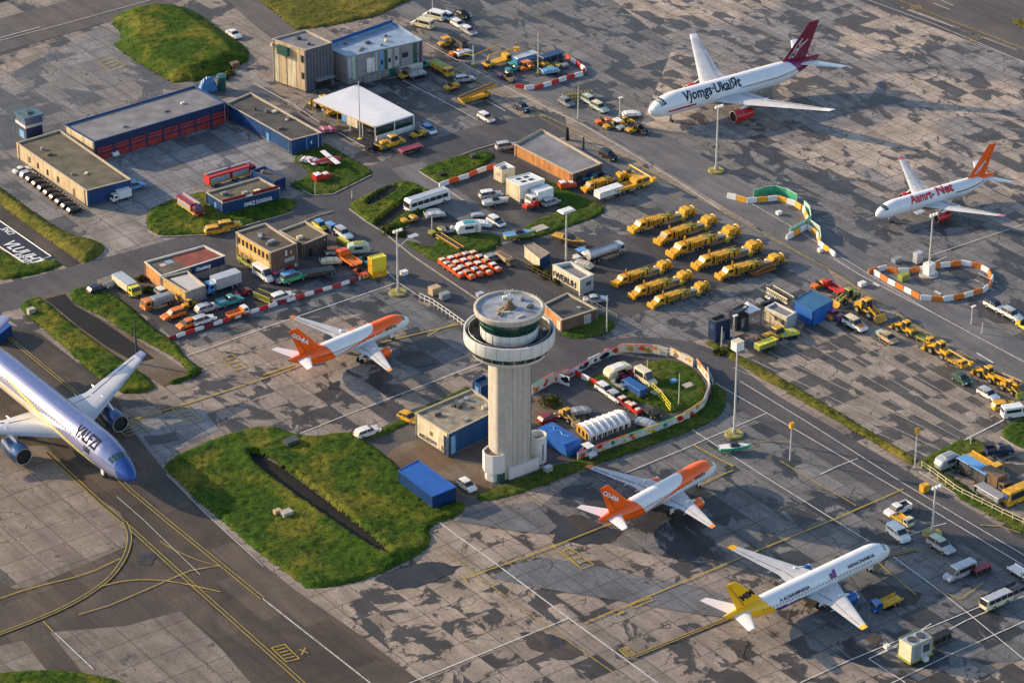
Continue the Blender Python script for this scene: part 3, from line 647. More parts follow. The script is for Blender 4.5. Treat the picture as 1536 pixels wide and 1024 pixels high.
def airliner(name, label, nose, tail, Rr, semi, colfn, hn=3.2, ht=5.2, zc=3.75, engm=PLO, finm=PLO, stabm=PLW, tipm=PLOD, wingm=PLG, heading=None, L=None, wing_s=.335, rootc=.185, sweep=27, dih=.092, finh=None, finlogo=None, texts=(), side=-1, winglet=0, gearm=PLW, cabin=(.16, .80), cabang=82, fine=False, engy=.335, nl=2.9, nexp=2.15, engr=None, engs=None, fin_s=.235):
    pn = g(*nose, hn)
    if heading is None:
        pt = g(*tail, ht); d = pn-pt; d.z = 0; L = d.length; hd = math.atan2(d.y, d.x)
    else: hd = head(heading)
    ax = Vector((math.cos(hd), math.sin(hd), 0)); org = pn-ax*(L/2); org.z = 0
    t = thing(name, label, 'airliner', org, hd, 'airliners parked on the apron')
    X = lambda s: L/2-s
    Ln = Rr*nl; Lt = L*.31
    def prof(s):
        r = Rr; z = zc
        if s < Ln:
            u = s/Ln; r = Rr*math.sqrt(max(0, 1-(1-u)**nexp)); z = zc-.32*Rr*(1-u)**1.7
        elif s > L-Lt:
            u = (s-(L-Lt))/Lt; r = Rr*(1-.88*u**1.7); z = zc+Rr*.72*u**1.7
        return max(r, .04), z
    N = 128 if fine else 64; ns_ = 300 if fine else 150; S = [0, .08, .2, .4, .7, 1.0]+[1.0+(L-1.0)*i/ns_ for i in range(1, ns_+1)]
    mb = MB(); vs = []
    for s in S:
        r, z = prof(s)
        for i in range(N):
            a = 2*math.pi*(i+.5)/N  # 0 top, positive to port (+y)
            vs.append((X(s), r*math.sin(a), z+r*1.03*math.cos(a)))
    mb.v = vs
    for j in range(len(S)-1):
        for i in range(N):
            a = 360*(i+1)/N; a = a if a <= 180 else 360-a
            mb.f.append((j*N+i, j*N+(i+1) % N, (j+1)*N+(i+1) % N, (j+1)*N+i)); mb.m.append(mb.mi(colfn((S[j]+S[j+1])/2/L, a, (S[j]+S[j+1])/2)))
    mb.f.append(tuple((len(S)-1)*N+i for i in range(N))); mb.m.append(mb.mi(DGREY))
    mb.build('fuselage', t, smooth=True)
    def surf(s, a, off=.03):
        r, z = prof(s); r += off
        return Vector((X(s), r*math.sin(a), z+r*1.03*math.cos(a)))
    # cockpit glazing, cabin windows, doors
    cs = Ln*.36
    mb = MB()
    for k in range(-3, 3):
        a0, a1 = R(k*19+1.5), R((k+1)*19-1.5); e = .9*abs(k+.5)/3*Rr*.22
        mb.add([surf(cs-.30*Rr+e, a0, .03), surf(cs-.30*Rr+e, a1, .03), surf(cs+.16*Rr+e, a1, .05), surf(cs+.16*Rr+e, a0, .05)], [(0, 1, 2, 3)], GLASSG)
    mb.build('cockpit_window', t)
    ca = R(cabang)*side; wm = MB(); h = .30*Rr/2
    n_w = 36; s0, s1 = cabin[0]*L, cabin[1]*L
    base = None
    for k in range(n_w):
        s = s0+(s1-s0)*k/(n_w-1)
        q = [surf(s-.13, ca-.06*side, .04), surf(s+.13, ca-.06*side, .04), surf(s+.13, ca+.06*side, .04), surf(s-.13, ca+.06*side, .04)]
        if s > L-Lt or base is None or s < Ln:
            me = MB().add(q, [(0, 1, 2, 3)], GLASS).mesh('window')
            o = link('window', me, t)
            if base is None and s > Ln: base = (me, s)
        else:
            o = link('window', base[0], t); o.location.x = base[1]-s
    for s in (Ln*.95, L*.655):
        MB().add([surf(s-.45, ca-.35*side, .035), surf(s+.45, ca-.35*side, .035), surf(s+.45, ca+.5*side, .035), surf(s-.45, ca+.5*side, .035)], [(0, 1, 2, 3)], PLB).build('door', t)
    # wings
    def airfoil(xl, ch, y, z, th):
        pts = []
        for f, u in ((0, 0), (.05, .6), (.2, 1), (.45, .9), (.75, .45), (1, 0)): pts.append((xl-ch*f, y, z+ch*th*u*.62))
        for f, u in ((.75, .25), (.4, .6), (.12, .6)): pts.append((xl-ch*f, y, z-ch*th*u*.5))
        return pts
    rc = rootc*L; zw = zc-Rr*.55; sw = math.tan(R(sweep))
    for sd in (1, -1):
        mb = MB(); rings = []
        for y, ch in ((Rr*.3, rc*1.02), (Rr*.95, rc), (semi*.37, rc*.60), (semi*.93, rc*.245), (semi, rc*.19)):
            xl = X(wing_s*L)-(y-Rr*.95)*sw
            zz = zw+max(0, y-Rr)*dih+(max(0, y/semi-.3)**2)*.9
            rings.append(airfoil(xl, ch, y*sd, zz, .125 if y < semi*.5 else .1))
        mb.loft(rings[:4], wingm); mb.loft(rings[3:], tipm)
        wo = mb.build('wing', t, smooth=True)
        for f in (.30, .47, .63):
            y = semi*f; xl = X(wing_s*L)-(y-Rr*.95)*sw; ch = rc*(1-f*1.05) if f > .37 else rc*.68; zz = zw+(y-Rr)*dih+(max(0, f-.3)**2)*.9
            MB().loft([[(xl-ch*.55, y*sd+.22*math.cos(q), zz-.15+.25*math.sin(q)) for q in (0, 1.57, 3.14, 4.71)], [(xl-ch*.85, y*sd+.26*math.cos(q), zz-.3+.3*math.sin(q)) for q in (0, 1.57, 3.14, 4.71)], [(xl-ch*1.22, y*sd+.05*math.cos(q), zz-.2+.06*math.sin(q)) for q in (0, 1.57, 3.14, 4.71)]], PLW).build('flap_fairing', wo)
        xl = X(wing_s*L); te = MB()
        def tep(y, fr):
            ch = rc+(rc*.6-rc)*(y-Rr*.95)/(semi*.37-Rr*.95) if y < semi*.37 else rc*.6+(rc*.245-rc*.6)*(y-semi*.37)/(semi*.56)
            return Vector((xl-(y-Rr*.95)*sw-ch*fr, y*sd, zw+(y-Rr)*dih+(max(0, y/semi-.3)**2)*.9+.13+ch*.028))
        for y0, y1, fr in ((Rr*1.25, semi*.36, .72), (semi*.39, semi*.68, .74), (semi*.71, semi*.9, .74)):
            p, q = tep(y0, fr), tep(y1, fr); te.tube(p, q, .06, DGREY, n=4)
        te.build('flap_line', wo)
        if winglet:
            xl = X(wing_s*L)-(semi-Rr*.95)*sw; zz = zw+(semi-Rr)*dih+.45
            MB().loft([airfoil(xl, rc*.19, semi*sd, zz, .1), [(p[0]-1.6, (semi+.25)*sd+(p[2]-zz-winglet)*.4, zz+winglet) for p in airfoil(xl, rc*.1, semi*sd, zz+winglet, .08)]], GREYP if winglet > 3 else PLW).build('winglet', wo)
        # engine
        er = engr or Rr*.56; ye = semi*engy; xl = X(wing_s*L)-(ye-Rr)*sw; ze = zw-er*1.0; el = er*3.6
        x1 = xl+el*.62; eo = MB()
        prf = [(er*.88, 0), (er*1.0, .12*el), (er*1.06, .35*el), (er*.98, .62*el), (er*.72, el)]
        rings = [[(x1-d, ye*sd+r*math.cos(q*math.pi/9), ze+r*math.sin(q*math.pi/9)) for q in range(18)] for r, d in prf]
        eo.loft(rings, engm, cap=False)
        eo.loft([[(x1-el+.01, ye*sd+er*.7*math.cos(q*math.pi/9), ze+er*.7*math.sin(q*math.pi/9)) for q in range(18)], [(x1-el*1.22, ye*sd+er*.16*math.cos(q*math.pi/9), ze+er*.16*math.sin(q*math.pi/9)) for q in range(18)]], DGREY)
        eng_o = eo.build('engine', t, smooth=True)
        MB().loft([[(x1+dx, ye*sd+r*math.cos(q*math.pi/9), ze+r*math.sin(q*math.pi/9)) for q in range(18)] for r, dx in ((er*.9, -.08), (er*.96, .06), (er*.84, .05))], LIP, cap=False).build('inlet_ring', eng_o, smooth=True)
        MB().loft([[(x1-.4, ye*sd+er*.86*math.cos(q*math.pi/9), ze+er*.86*math.sin(q*math.pi/9)) for q in range(18)], [(x1-.38, ye*sd+.05*math.cos(q*math.pi/9), ze+.05*math.sin(q*math.pi/9)) for q in range(18)]], DARKIN).build('fan', eng_o)
        MB().prof([(x1-el*.25, ze+er*.8), (x1-el*1.15, ze+er*1.3), (x1-el*1.0, ze+er*1.9), (x1-el*.45, ze+er*1.25)], .35, gearm, .05, yc=ye*sd).build('pylon', t)
    # tail
    fh = finh or Rr*3.05; ztop = zc+Rr*.95; fs = fin_s*L; rcf = fs*.66; yt = .16
    def fring(xl, ch, z, th): return [(xl, 0, z), (xl-ch*.25, th, z), (xl-ch*.6, th*.8, z), (xl-ch, 0, z), (xl-ch*.6, -th*.8, z), (xl-ch*.25, -th, z)]
    xf = X(L-fs); xtip = X(L-fs*.30)
    fin = MB().loft([fring(xf+fs*.22, rcf*1.33, ztop-Rr*.45, .3), fring(xf, rcf, ztop+.25, .3), fring(xtip, rcf*.42, ztop+fh, .12)], finm).build('tail_fin', t, smooth=True)
    MB().add([(xf-rcf*.7, side*.32, ztop+.3), (xf-rcf*.73, side*.32, ztop+.3), (xtip-rcf*.31, side*.17, ztop+fh*.96), (xtip-rcf*.295, side*.17, ztop+fh*.96)], [(0, 1, 2, 3)], DGREY).build('rudder_line', fin)
    for sd in (1, -1):
        xl = X(L-fs*.66); st = semi*.36; ch = fs*.44; zs = zc+Rr*.55
        MB().loft([airfoil(xl, ch, sd*Rr*.2, zs, .1), airfoil(xl-(st)*math.tan(R(33)), ch*.42, sd*st, zs+st*.1, .09)], stabm).build('tailplane', t, smooth=True)
    # undercarriage
    for nm, s, y, w_ in (('nose_gear', Ln*.85, 0, .32), ('main_gear', L*.505, Rr*1.75, .5), ('main_gear', L*.505, -Rr*1.75, .5)):
        mb = MB(); r = .38 if nm == 'nose_gear' else .58
        mb.tube((X(s), y, r), (X(s), y, zc-Rr*.8), .13, STEEL)
        for q in (-1, 1): mb.tube((X(s), y+q*w_-.17, r), (X(s), y+q*w_+.17, r), r, TYRE, n=14)
        mb.box(X(s)-.5, X(s)+.5, y-.5, y-.44, r*1.8, zc-Rr*.75, gearm); mb.tube((X(s), y-w_, r), (X(s), y+w_, r), .1, STEEL)
        mb.build(nm, t)
    # lettering
    for txt, m, s_mid, ang, size, bold, kw in texts:
        bm = text_mesh(txt, size, bold, kw.get('shear', 0), kw.get('sx', 1)); bm_cut(bm, .22)
        w0 = min(v.co.x for v in bm.verts); w1 = max(v.co.x for v in bm.verts); a0 = R(ang)*side
        def fn(c, w0=w0, w1=w1, a0=a0, s_mid=s_mid):
            dx = c.x-(w0+w1)/2; s = s_mid*L+(dx if side > 0 else -dx)
            return surf(s, a0-side*c.y/Rr, .08)
        bm_obj(bm, 'lettering', m, t, fn)
    if finlogo:
        for txt, m, u, v, size, ang, kw in finlogo:
            def fn(c, u=u, v=v, ang=ang):
                x = c.x*math.cos(R(ang))-c.y*math.sin(R(ang)); z = c.x*math.sin(R(ang))+c.y*math.cos(R(ang))
                zz = v*fh+z; f = max(0, min(1, zz/fh)); px_ = xf+(xtip-xf)*f; chh = rcf*(1-.58*f)
                th = (.3*(1-f)+.12*f)
                return Vector((px_-chh*u-side*x, side*(th+.06), ztop+zz))
            if isinstance(txt, str):
                bm_obj(text_mesh(txt, size, kw.get('bold', .04), 0, kw.get('sx', 1)), 'lettering', m, fin, fn)
            else:
                for k, st in enumerate(txt):
                    bm = bmesh.new(); P = [Vector((p[0]*size, p[1]*size, 0)) for p in chaikin(st, 2, False)]
                    for i, (a, b) in enumerate(zip(P, P[1:])):
                        d = (b-a).normalized(); q = Vector((-d.y, d.x, 0))*.09
                        vs_ = [bm.verts.new(p) for p in (a-q, b-q, b+q, a+q)]; bm.faces.new(vs_)
                    bm_obj(bm, 'emblem', m, fin, fn)
    return t
def lerp_pts(u, P):
    for (a, x), (b, y) in zip(P, P[1:]):
        if u <= b: return x+(y-x)*max(0, min(1, (u-a)/max(b-a, 1e-6)))
    return P[-1][1]
def col_orange(u, a, s):
    f3 = lerp_pts(a, [(0, .735), (60, .70), (120, .66), (180, .64)])
    if u > f3: return PLO
    f1 = lerp_pts(a, [(0, .315), (30, .325), (60, .36), (80, .45), (90, .51), (100, .565), (115, .62), (135, .66), (180, .67)])
    f2 = lerp_pts(a, [(0, .055), (55, .075), (68, .12), (78, .26), (86, .37), (94, .455), (108, .55), (130, .63), (180, .67)])
    if f2 < u < f1: return PLO
    return PLW if a < 140 else PLB
def col_yellow(u, a, s):
    if u > lerp_pts(a, [(0, .80), (70, .765), (140, .70), (180, .68)]): return PLY
    if a > lerp_pts(u, [(0, 200), (.38, 150), (.5, 118), (.6, 105), (.75, 97), (.8, 95)]): return PLBL
    return PLW
def col_maroon(u, a, s):
    f = lerp_pts(a, [(0, .80), (60, .83), (120, .86), (180, .84)])
    if u > f+.03: return PLM
    if u > f: return PLP
    if .075 < u < .235 and 101 < a < 108.5: return PLR
    if .09 < u < .22 and a > 150: return TXT_D
    return PLW
def col_jet(u, a, s):
    if u > lerp_pts(a, [(0, .835), (50, .875), (75, .93), (180, 1.1)]): return PLO
    if .1 < u < .32 and 138 < a < 146: return PLR
    return PLW
def col_lav(u, a, s):
    if u < lerp_pts(a, [(0, .07), (90, .05), (180, .035)]): return NOSEB
    st = lerp_pts(u, [(.06, 150), (.13, 128), (.18, 112), (.28, 100), (.40, 88), (.52, 70), (.62, 55), (.8, 30), (1, 20)])
    if u > .1 and st < a < st+8: return LEMON
    if u > .1 and a >= st+8 and a > 84: return BELLYC
    if u < .13 and a < 75: return LAV2
    if a < 26: return LAV2
    return LAV
O_TXT = [('MICETHI', TXT_D, .185, 86, 1.0, .03, {}), ('e', TXT_W, .215, 67, .9, .05, {})]
airliner('airliner', 'white airliner with orange tail on the stand left of the tower', (612.5, 479), (433.5, 541), 2.05, 17, col_orange, finlogo=[('GO-RA', TXT_W, 1.02, .80, 1.45, -50, {'bold': .05})], texts=[('-ISHTETHI-', TXT_D, .2, 80, .7, .03, {})], finh=6.6, fin_s=.25)
airliner('airliner', 'white airliner with orange tail on the stand below right of the tower', (1072.5, 696.5), (898, 780.5), 2.05, 17, col_orange, finlogo=[('CO-HA', TXT_W, 1.02, .80, 1.45, -50, {'bold': .05})], texts=[('-FITIHTETI-', TXT_D, .2, 80, .7, .03, {})], finh=6.6, fin_s=.25)
airliner('airliner', 'white airliner with yellow tail and blue belly at the lower right', (1333, 822), (1085, 926), 2.1, 18.5, col_yellow, engm=BLUE, finm=PLY, tipm=PLY,
         texts=[('ail', TXT_P, .39, 73, 1.9, .06, {}), ('NANAONAMOA', TXT_D, .215, 66, .95, .02, {}), ('A ALNIANMNINIA', TXT_D, .62, 72, .95, .02, {})], finlogo=[('MIM', TXT_D, .62, .22, 1.9, 8, {'bold': .05})], finh=6.4, wing_s=.36, fin_s=.215)
SQ = [[(0, 0), (.4, 1.3), (0, 2.2), (.5, 3.4), (.9, 4.6), (.7, 3.2), (1.1, 2.4), (2.2, 2.9), (3.1, 4.0), (2.3, 2.4), (1.6, 1.4), (1.9, .2), (1.3, -.6), (.9, .3), (.3, -.5), (0, 0)], [(.4, 1.2), (.9, 1.9), (1.4, 1.3), (1.0, .5), (.7, 1.0)], [(1.5, 2.2), (1.2, 1.5), (1.9, 1.2)]]
airliner('airliner', 'large white airliner with dark red tail on the far apron', (974, 167.5), (1228, 78), 2.85, 29.5, col_maroon, hn=4.6, ht=8.3, zc=5.3, engm=PLR, finm=PLM, tipm=PLW, side=1,
         texts=[('Vjomgs·UkaiЯt', TXT_D, .335, 73, 3.7, .025, {'shear': .12, 'sx': .8})], finlogo=[(SQ, TXT_W, .12, .13, 1.0, 0, {})], finh=9.4, wing_s=.345, rootc=.2, sweep=30, cabin=(.5, .84), dih=.12, winglet=.0, fin_s=.22)
airliner('airliner', 'white airliner with orange fin and red engines at the right edge', (1314, 323), (1492, 256.5), 1.95, 19.5, col_jet, engm=PLR, finm=PLO, tipm=PINK, side=1, hn=3.1, ht=5.6,
         texts=[('Aamrt-', TXT_R, .35, 70, 3.0, .035, {'shear': .1, 'sx': .8}), ('Net', TXT_R, .545, 64, 3.3, .04, {'shear': .1, 'sx': .95})], finlogo=[('CSJETS', TXT_W, .28, .10, 1.0, 62, {'bold': .05})], finh=7.6, cabin=(.63, .88), wing_s=.365, dih=.11, fin_s=.23)
airliner('airliner', 'very large lavender airliner with blue nose entering at the left edge', (202, 722), None, 3.45, 26.5, col_lav, heading='A', L=74, fine=True, nl=4.3, nexp=1.75, hn=4.9, zc=6.5, engm=ENGB, finm=LAV2, stabm=LAV, tipm=LAV, wingm=mat('wing_pale_grey', (.45, .46, .5), .3, .2, var=.12, sc=.3), side=-1, wing_s=.335, rootc=.18, sweep=33, dih=.12, engy=.43, engr=2.0,
         texts=[('VALFZI', TXT_D, .20, 60, 3.6, .03, {'sx': .72}), ('LIM', TXT_D, .18, 86, 1.5, .05, {})], cabin=(.27, .8), cabang=66)
# ------------------------------------------------------------------ control tower
TC = mat('tower_concrete', (.46, .43, .37), .75, var=.14, bump=.1, streak=.14); TW = mat('tower_panel', (.66, .66, .64), .5, var=.08); TD = mat('tower_joint', (.27, .26, .24), .8)
ROOFG = mat('roof_membrane', (.3, .33, .38), .6, var=.45, sc=.5)
tb = g(764, 706); tow = thing('control_tower', 'tall concrete control tower with round white cab and green glass', 'control tower', tb, BB)
zr = height_for(764, 706, 459); zd = height_for(764, 706, 492)
def stadium(l, w_, n=14, rr=None):
    P = []
    q = 1.5
    for cy, a0 in ((w_/2-q, math.pi/2), (-w_/2+q, math.pi)):
        for i in range(8): a = a0+math.pi/2*i/7; P.append((-l/2+q+q*math.cos(a), cy+q*math.sin(a)))
    r = .9
    P += [(l/2-r, -w_/2), (l/2-.25, -w_/2+.25), (l/2, -w_/2+r), (l/2, w_/2-r), (l/2-.25, w_/2-.25), (l/2-r, w_/2)]
    return P
shl, shw = 8.4, 4.9
MB().slab(stadium(shl, shw), 0, zd-5.3, TC).build('shaft', tow)
for k, x in enumerate((-1.0, .35, 1.6, 2.9, 3.7)):
    MB().box(x-.045, x+.045, -shw/2-.03, -shw/2+.1, .9, zd-5.6, TD).build('groove', tow)
MB().box(-shl/2+2, shl/2+1.2, -shw/2-.55, -shw/2-.02, 0, 2.6, TW).build('plinth', tow)
n = 48; rd = 9.15
MB().lathe([(4.6, zd-5.6), (6.6, zd-5.5), (7.7, zd-4.9), (8.2, zd-4.0)], n, TW).build('drum_base', tow, smooth=True)
gl = MB().lathe([(8.2, zd-4.0), (8.85, zd-2.8)], n, GLASSG).build('drum_window', tow, smooth=True)
m_ = MB()
for i in range(n//2):
    a = 2*math.pi*i/(n//2); m_.tube((8.24*math.cos(a), 8.24*math.sin(a), zd-4.0), (8.9*math.cos(a), 8.9*math.sin(a), zd-2.8), .05, TW, n=4)
m_.build('mullions', gl)
MB().lathe([(8.85, zd-2.8), (rd, zd-2.4), (rd, zd), (rd-.45, zd), (rd-.45, zd-2.2), (5.0, zd-2.2)], n, TW).build('gallery_wall', tow, smooth=True)
MB().lathe([(rd-.1, zd+.02), (rd-.44, zd+.03), (rd-.47, zd-2.12), (5.0, zd-2.1)], n, mat('gallery_floor', (.06, .065, .065), .7, var=.4)).build('gallery_floor', tow)
MB().lathe([(rd+.02, zd-.12), (rd+.03, zd+.05), (rd-.3, zd+.06)], n, TW).build('gallery_coping', tow)
j_ = MB()
for i in range(n//2):
    a = 2*math.pi*(i+.5)/(n//2); j_.rbox(((rd+.005)*math.cos(a), (rd+.005)*math.sin(a)), (.05, .05, 2.35), a, TD, zd-2.38)
j_.build('panel_joints', tow)
r_ = MB()
for i in range(28):
    a = 2*math.pi*i/28; b = 2*math.pi*(i+1)/28; q = rd-.95
    r_.tube((q*math.cos(a), q*math.sin(a), zd-2.2), (q*math.cos(a), q*math.sin(a), zd+.0), .04, STEEL, n=4); r_.tube((q*math.cos(a), q*math.sin(a), zd), (q*math.cos(b), q*math.sin(b), zd), .05, STEEL, n=4)
r_.build('gallery_rail', tow)
for i in range(9): 
    a = 2*math.pi*(i*.11+.18); MB().rbox((7.4*math.cos(a), 7.4*math.sin(a)), (.7, .9, .5+.3*(i % 2)), a, (DGREY, STEEL, TAN)[i % 3], zd-2.2).build('equipment_box', tow)
zc0 = zd-2.25
MB().lathe([(5.75, zc0), (5.75, zc0+1.1)], n, GLASSG).build('cab_lower_window', tow, smooth=True)
MB().lathe([(5.78, zc0+1.1), (5.85, zc0+3.2), (5.6, zc0+3.2)], n, TW).build('cab_panel', tow, smooth=True)
cj = MB()
for i in range(20):
    a = 2*math.pi*i/20; cj.tube((5.8*math.cos(a), 5.8*math.sin(a), zc0+1.1), (5.88*math.cos(a), 5.88*math.sin(a), zc0+3.2), .035, TD, n=4)
cj.build('cab_joints', tow)
cg = MB().lathe([(5.75, zc0+3.2), (6.35, zr-1.5)], n, GLASSG).build('cab_window', tow, smooth=True)
cm = MB()
for i in range(16):
    a = 2*math.pi*i/16; cm.tube((5.78*math.cos(a), 5.78*math.sin(a), zc0+3.2), (6.4*math.cos(a), 6.4*math.sin(a), zr-1.5), .06, DGREEN, n=4)
for i in range(48):
    a = 2*math.pi*i/48; b = 2*math.pi*(i+1)/48; cm.tube((6.1*math.cos(a), 6.1*math.sin(a), zc0+4.6), (6.1*math.cos(b), 6.1*math.sin(b), zc0+4.6), .05, DGREEN, n=4)
cm.build('glazing_bars', cg)
rim = 7.1
ro = MB().lathe([(6.2, zr-1.55), (rim-.2, zr-1.2), (rim, zr-.75), (rim, zr-.1), (rim-.2, zr), (rim-.5, zr), (rim-.55, zr-.45), (0.01, zr-.35)], n, TC).build('roof_rim', tow, smooth=True)
MB().lathe([(rim-.56, zr-.42), (0.01, zr-.32)], n, ROOFG).build('roof', tow)
eq = MB()
eq.lathe([(1.3, zr-.35), (1.35, zr-.15), (1.0, zr-.1), (.9, zr+.5), (.55, zr+.6), (.5, zr+1.3), (.01, zr+1.35)], 12, BROWNP)
eq.build('roof_plinth', tow)
an = MB()
an.tube((-.25, .2, zr+.5), (-.25, .2, zr+3.2), .06, TW); an.tube((.3, .1, zr+.5), (.3, .1, zr+3.0), .06, TW); an.tube((-1.0, .3, zr+3.0), (1.1, 0, zr+3.2), .09, TW); an.box(-.5, .5, .0, .35, zr+2.3, zr+2.55, TW)
for x in (-.95, 0, .95): an.tube((x, .15, zr+3), (x, .15, zr+3.5), .05, TW)
an.build('antenna_frame', tow)
for k, (x, y, l, a) in enumerate(((-2.6, -.6, 2.6, .3), (-2.2, -1.2, 2.4, -.5), (-3.1, -1.6, 1.6, .9), (-1.6, .6, 1.8, .2))): MB().rbox((x, y), (l, .35, .3), a, (TAN, CREAM, BROWNP, TAN)[k], zr-.35).build('timber', tow)
for p, s_, a, m in (((3.4, -2.4), (1.4, .9, .5), .4, DGREY), ((3.9, 1.4), (1.0, .8, .7), .2, STEEL), ((1.6, 3.8), (.8, .8, .5), 1.1, TW), ((-.6, -4.4), (1.6, .3, .25), .1, CREAM)): MB().rbox(p, s_, a, m, zr-.35).build('equipment_box', tow)
rp = MB()
for i in range(36):
    a = 2*math.pi*i/36; q = rim-.3; rp.tube((q*math.cos(a), q*math.sin(a), zr), (q*math.cos(a), q*math.sin(a), zr+(.35 if i % 3 else .6)), .05, CREAM, n=4)
rp.build('roof_lights', tow)
# two round stair turrets at the foot
def to_local(p): return (Matrix.Rotation(-BB, 4, 'Z') @ (Vector(p)-tb))
for nm, (px, py), r, h, arc in (('stair_turret', (742, 716), 2.5, 6.4, 1), ('lift_turret', (806, 690), 1.9, 6.2, 0)):
    c = to_local(g(px, py)); mb = MB()
    if arc:
        mb.lathe([(r*.8, 0), (r*.8, 1.9), (r, 2.1), (r, h), (r-.25, h), (r-.25, h-.5), (.01, h-.5)], 8, TW, (c.x, c.y, 0))
        o = mb.build(nm, tow); MB().box(c.x-.75, c.x+.75, c.y-r*.8-.5, c.y-r*.8+.2, 0, 2.0, DGREEN).build('door', o)
        MB().lathe([(r-.26, h-.48), (.01, h-.44)], 8, BROWNP, (c.x, c.y, 0)).build('roof', o)
    else:
        mb.lathe([(r, 0), (r, h), (r-.2, h), (r-.2, h-1.6), (.01, h-1.6)], 20, TW, (c.x, c.y, 0)); o = mb.build(nm, tow, smooth=True)
        MB().lathe([(r-.22, h-1.58), (.01, h-1.5)], 20, DGREEN, (c.x, c.y, 0)).build('roof', o)
        MB().box(c.x-.12, c.x+.12, c.y-r-.04, c.y-r+.06, .8, 4.6, DGREY).build('slit_window', o)
# ------------------------------------------------------------------ buildings from their roof corners (left, front, right, back) and height
RBROWN = mat('roof_felt_brown', (.12, .095, .072), .85, var=.5, sc=.22, bump=.2); RGREY = mat('roof_felt_grey', (.2, .2, .215), .8, var=.4, sc=.25); RDARK = mat('roof_felt_dark', (.07, .068, .066), .85, var=.5, sc=.3)
ROLIVE = mat('roof_felt_olive', (.13, .115, .075), .85, var=.5, sc=.25, bump=.2); RRED = mat('roof_red_tiles', (.26, .06, .045), .8, var=.4, sc=.4); RBLUEG = mat('roof_blue_grey', (.24, .33, .45), .5, var=.3, sc=.4)
RSTONE = mat('roof_chippings', (.27, .24, .19), .9, var=.55, sc=.6, bump=.3); RPALE = mat('roof_pale_sheet', (.52, .5, .48), .6, var=.15)
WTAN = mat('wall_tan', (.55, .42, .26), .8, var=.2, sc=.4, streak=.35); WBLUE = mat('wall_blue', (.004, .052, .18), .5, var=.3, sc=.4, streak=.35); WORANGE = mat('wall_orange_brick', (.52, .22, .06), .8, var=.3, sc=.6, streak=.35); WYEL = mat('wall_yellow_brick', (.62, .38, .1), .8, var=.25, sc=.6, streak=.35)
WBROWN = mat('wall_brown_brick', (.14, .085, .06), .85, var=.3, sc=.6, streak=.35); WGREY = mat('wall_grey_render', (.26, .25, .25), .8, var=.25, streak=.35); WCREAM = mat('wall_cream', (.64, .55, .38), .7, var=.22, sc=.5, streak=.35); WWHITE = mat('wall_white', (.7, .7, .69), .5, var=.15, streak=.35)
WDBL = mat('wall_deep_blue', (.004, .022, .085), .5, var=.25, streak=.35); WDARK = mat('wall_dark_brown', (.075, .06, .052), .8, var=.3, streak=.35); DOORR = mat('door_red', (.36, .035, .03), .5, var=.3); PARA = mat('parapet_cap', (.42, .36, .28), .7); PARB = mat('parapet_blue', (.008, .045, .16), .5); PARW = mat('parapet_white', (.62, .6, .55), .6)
WCORR = ribbed_mat('corrugated_dark_cladding', (.1, .115, .14), (.045, .055, .075), .8, 0)
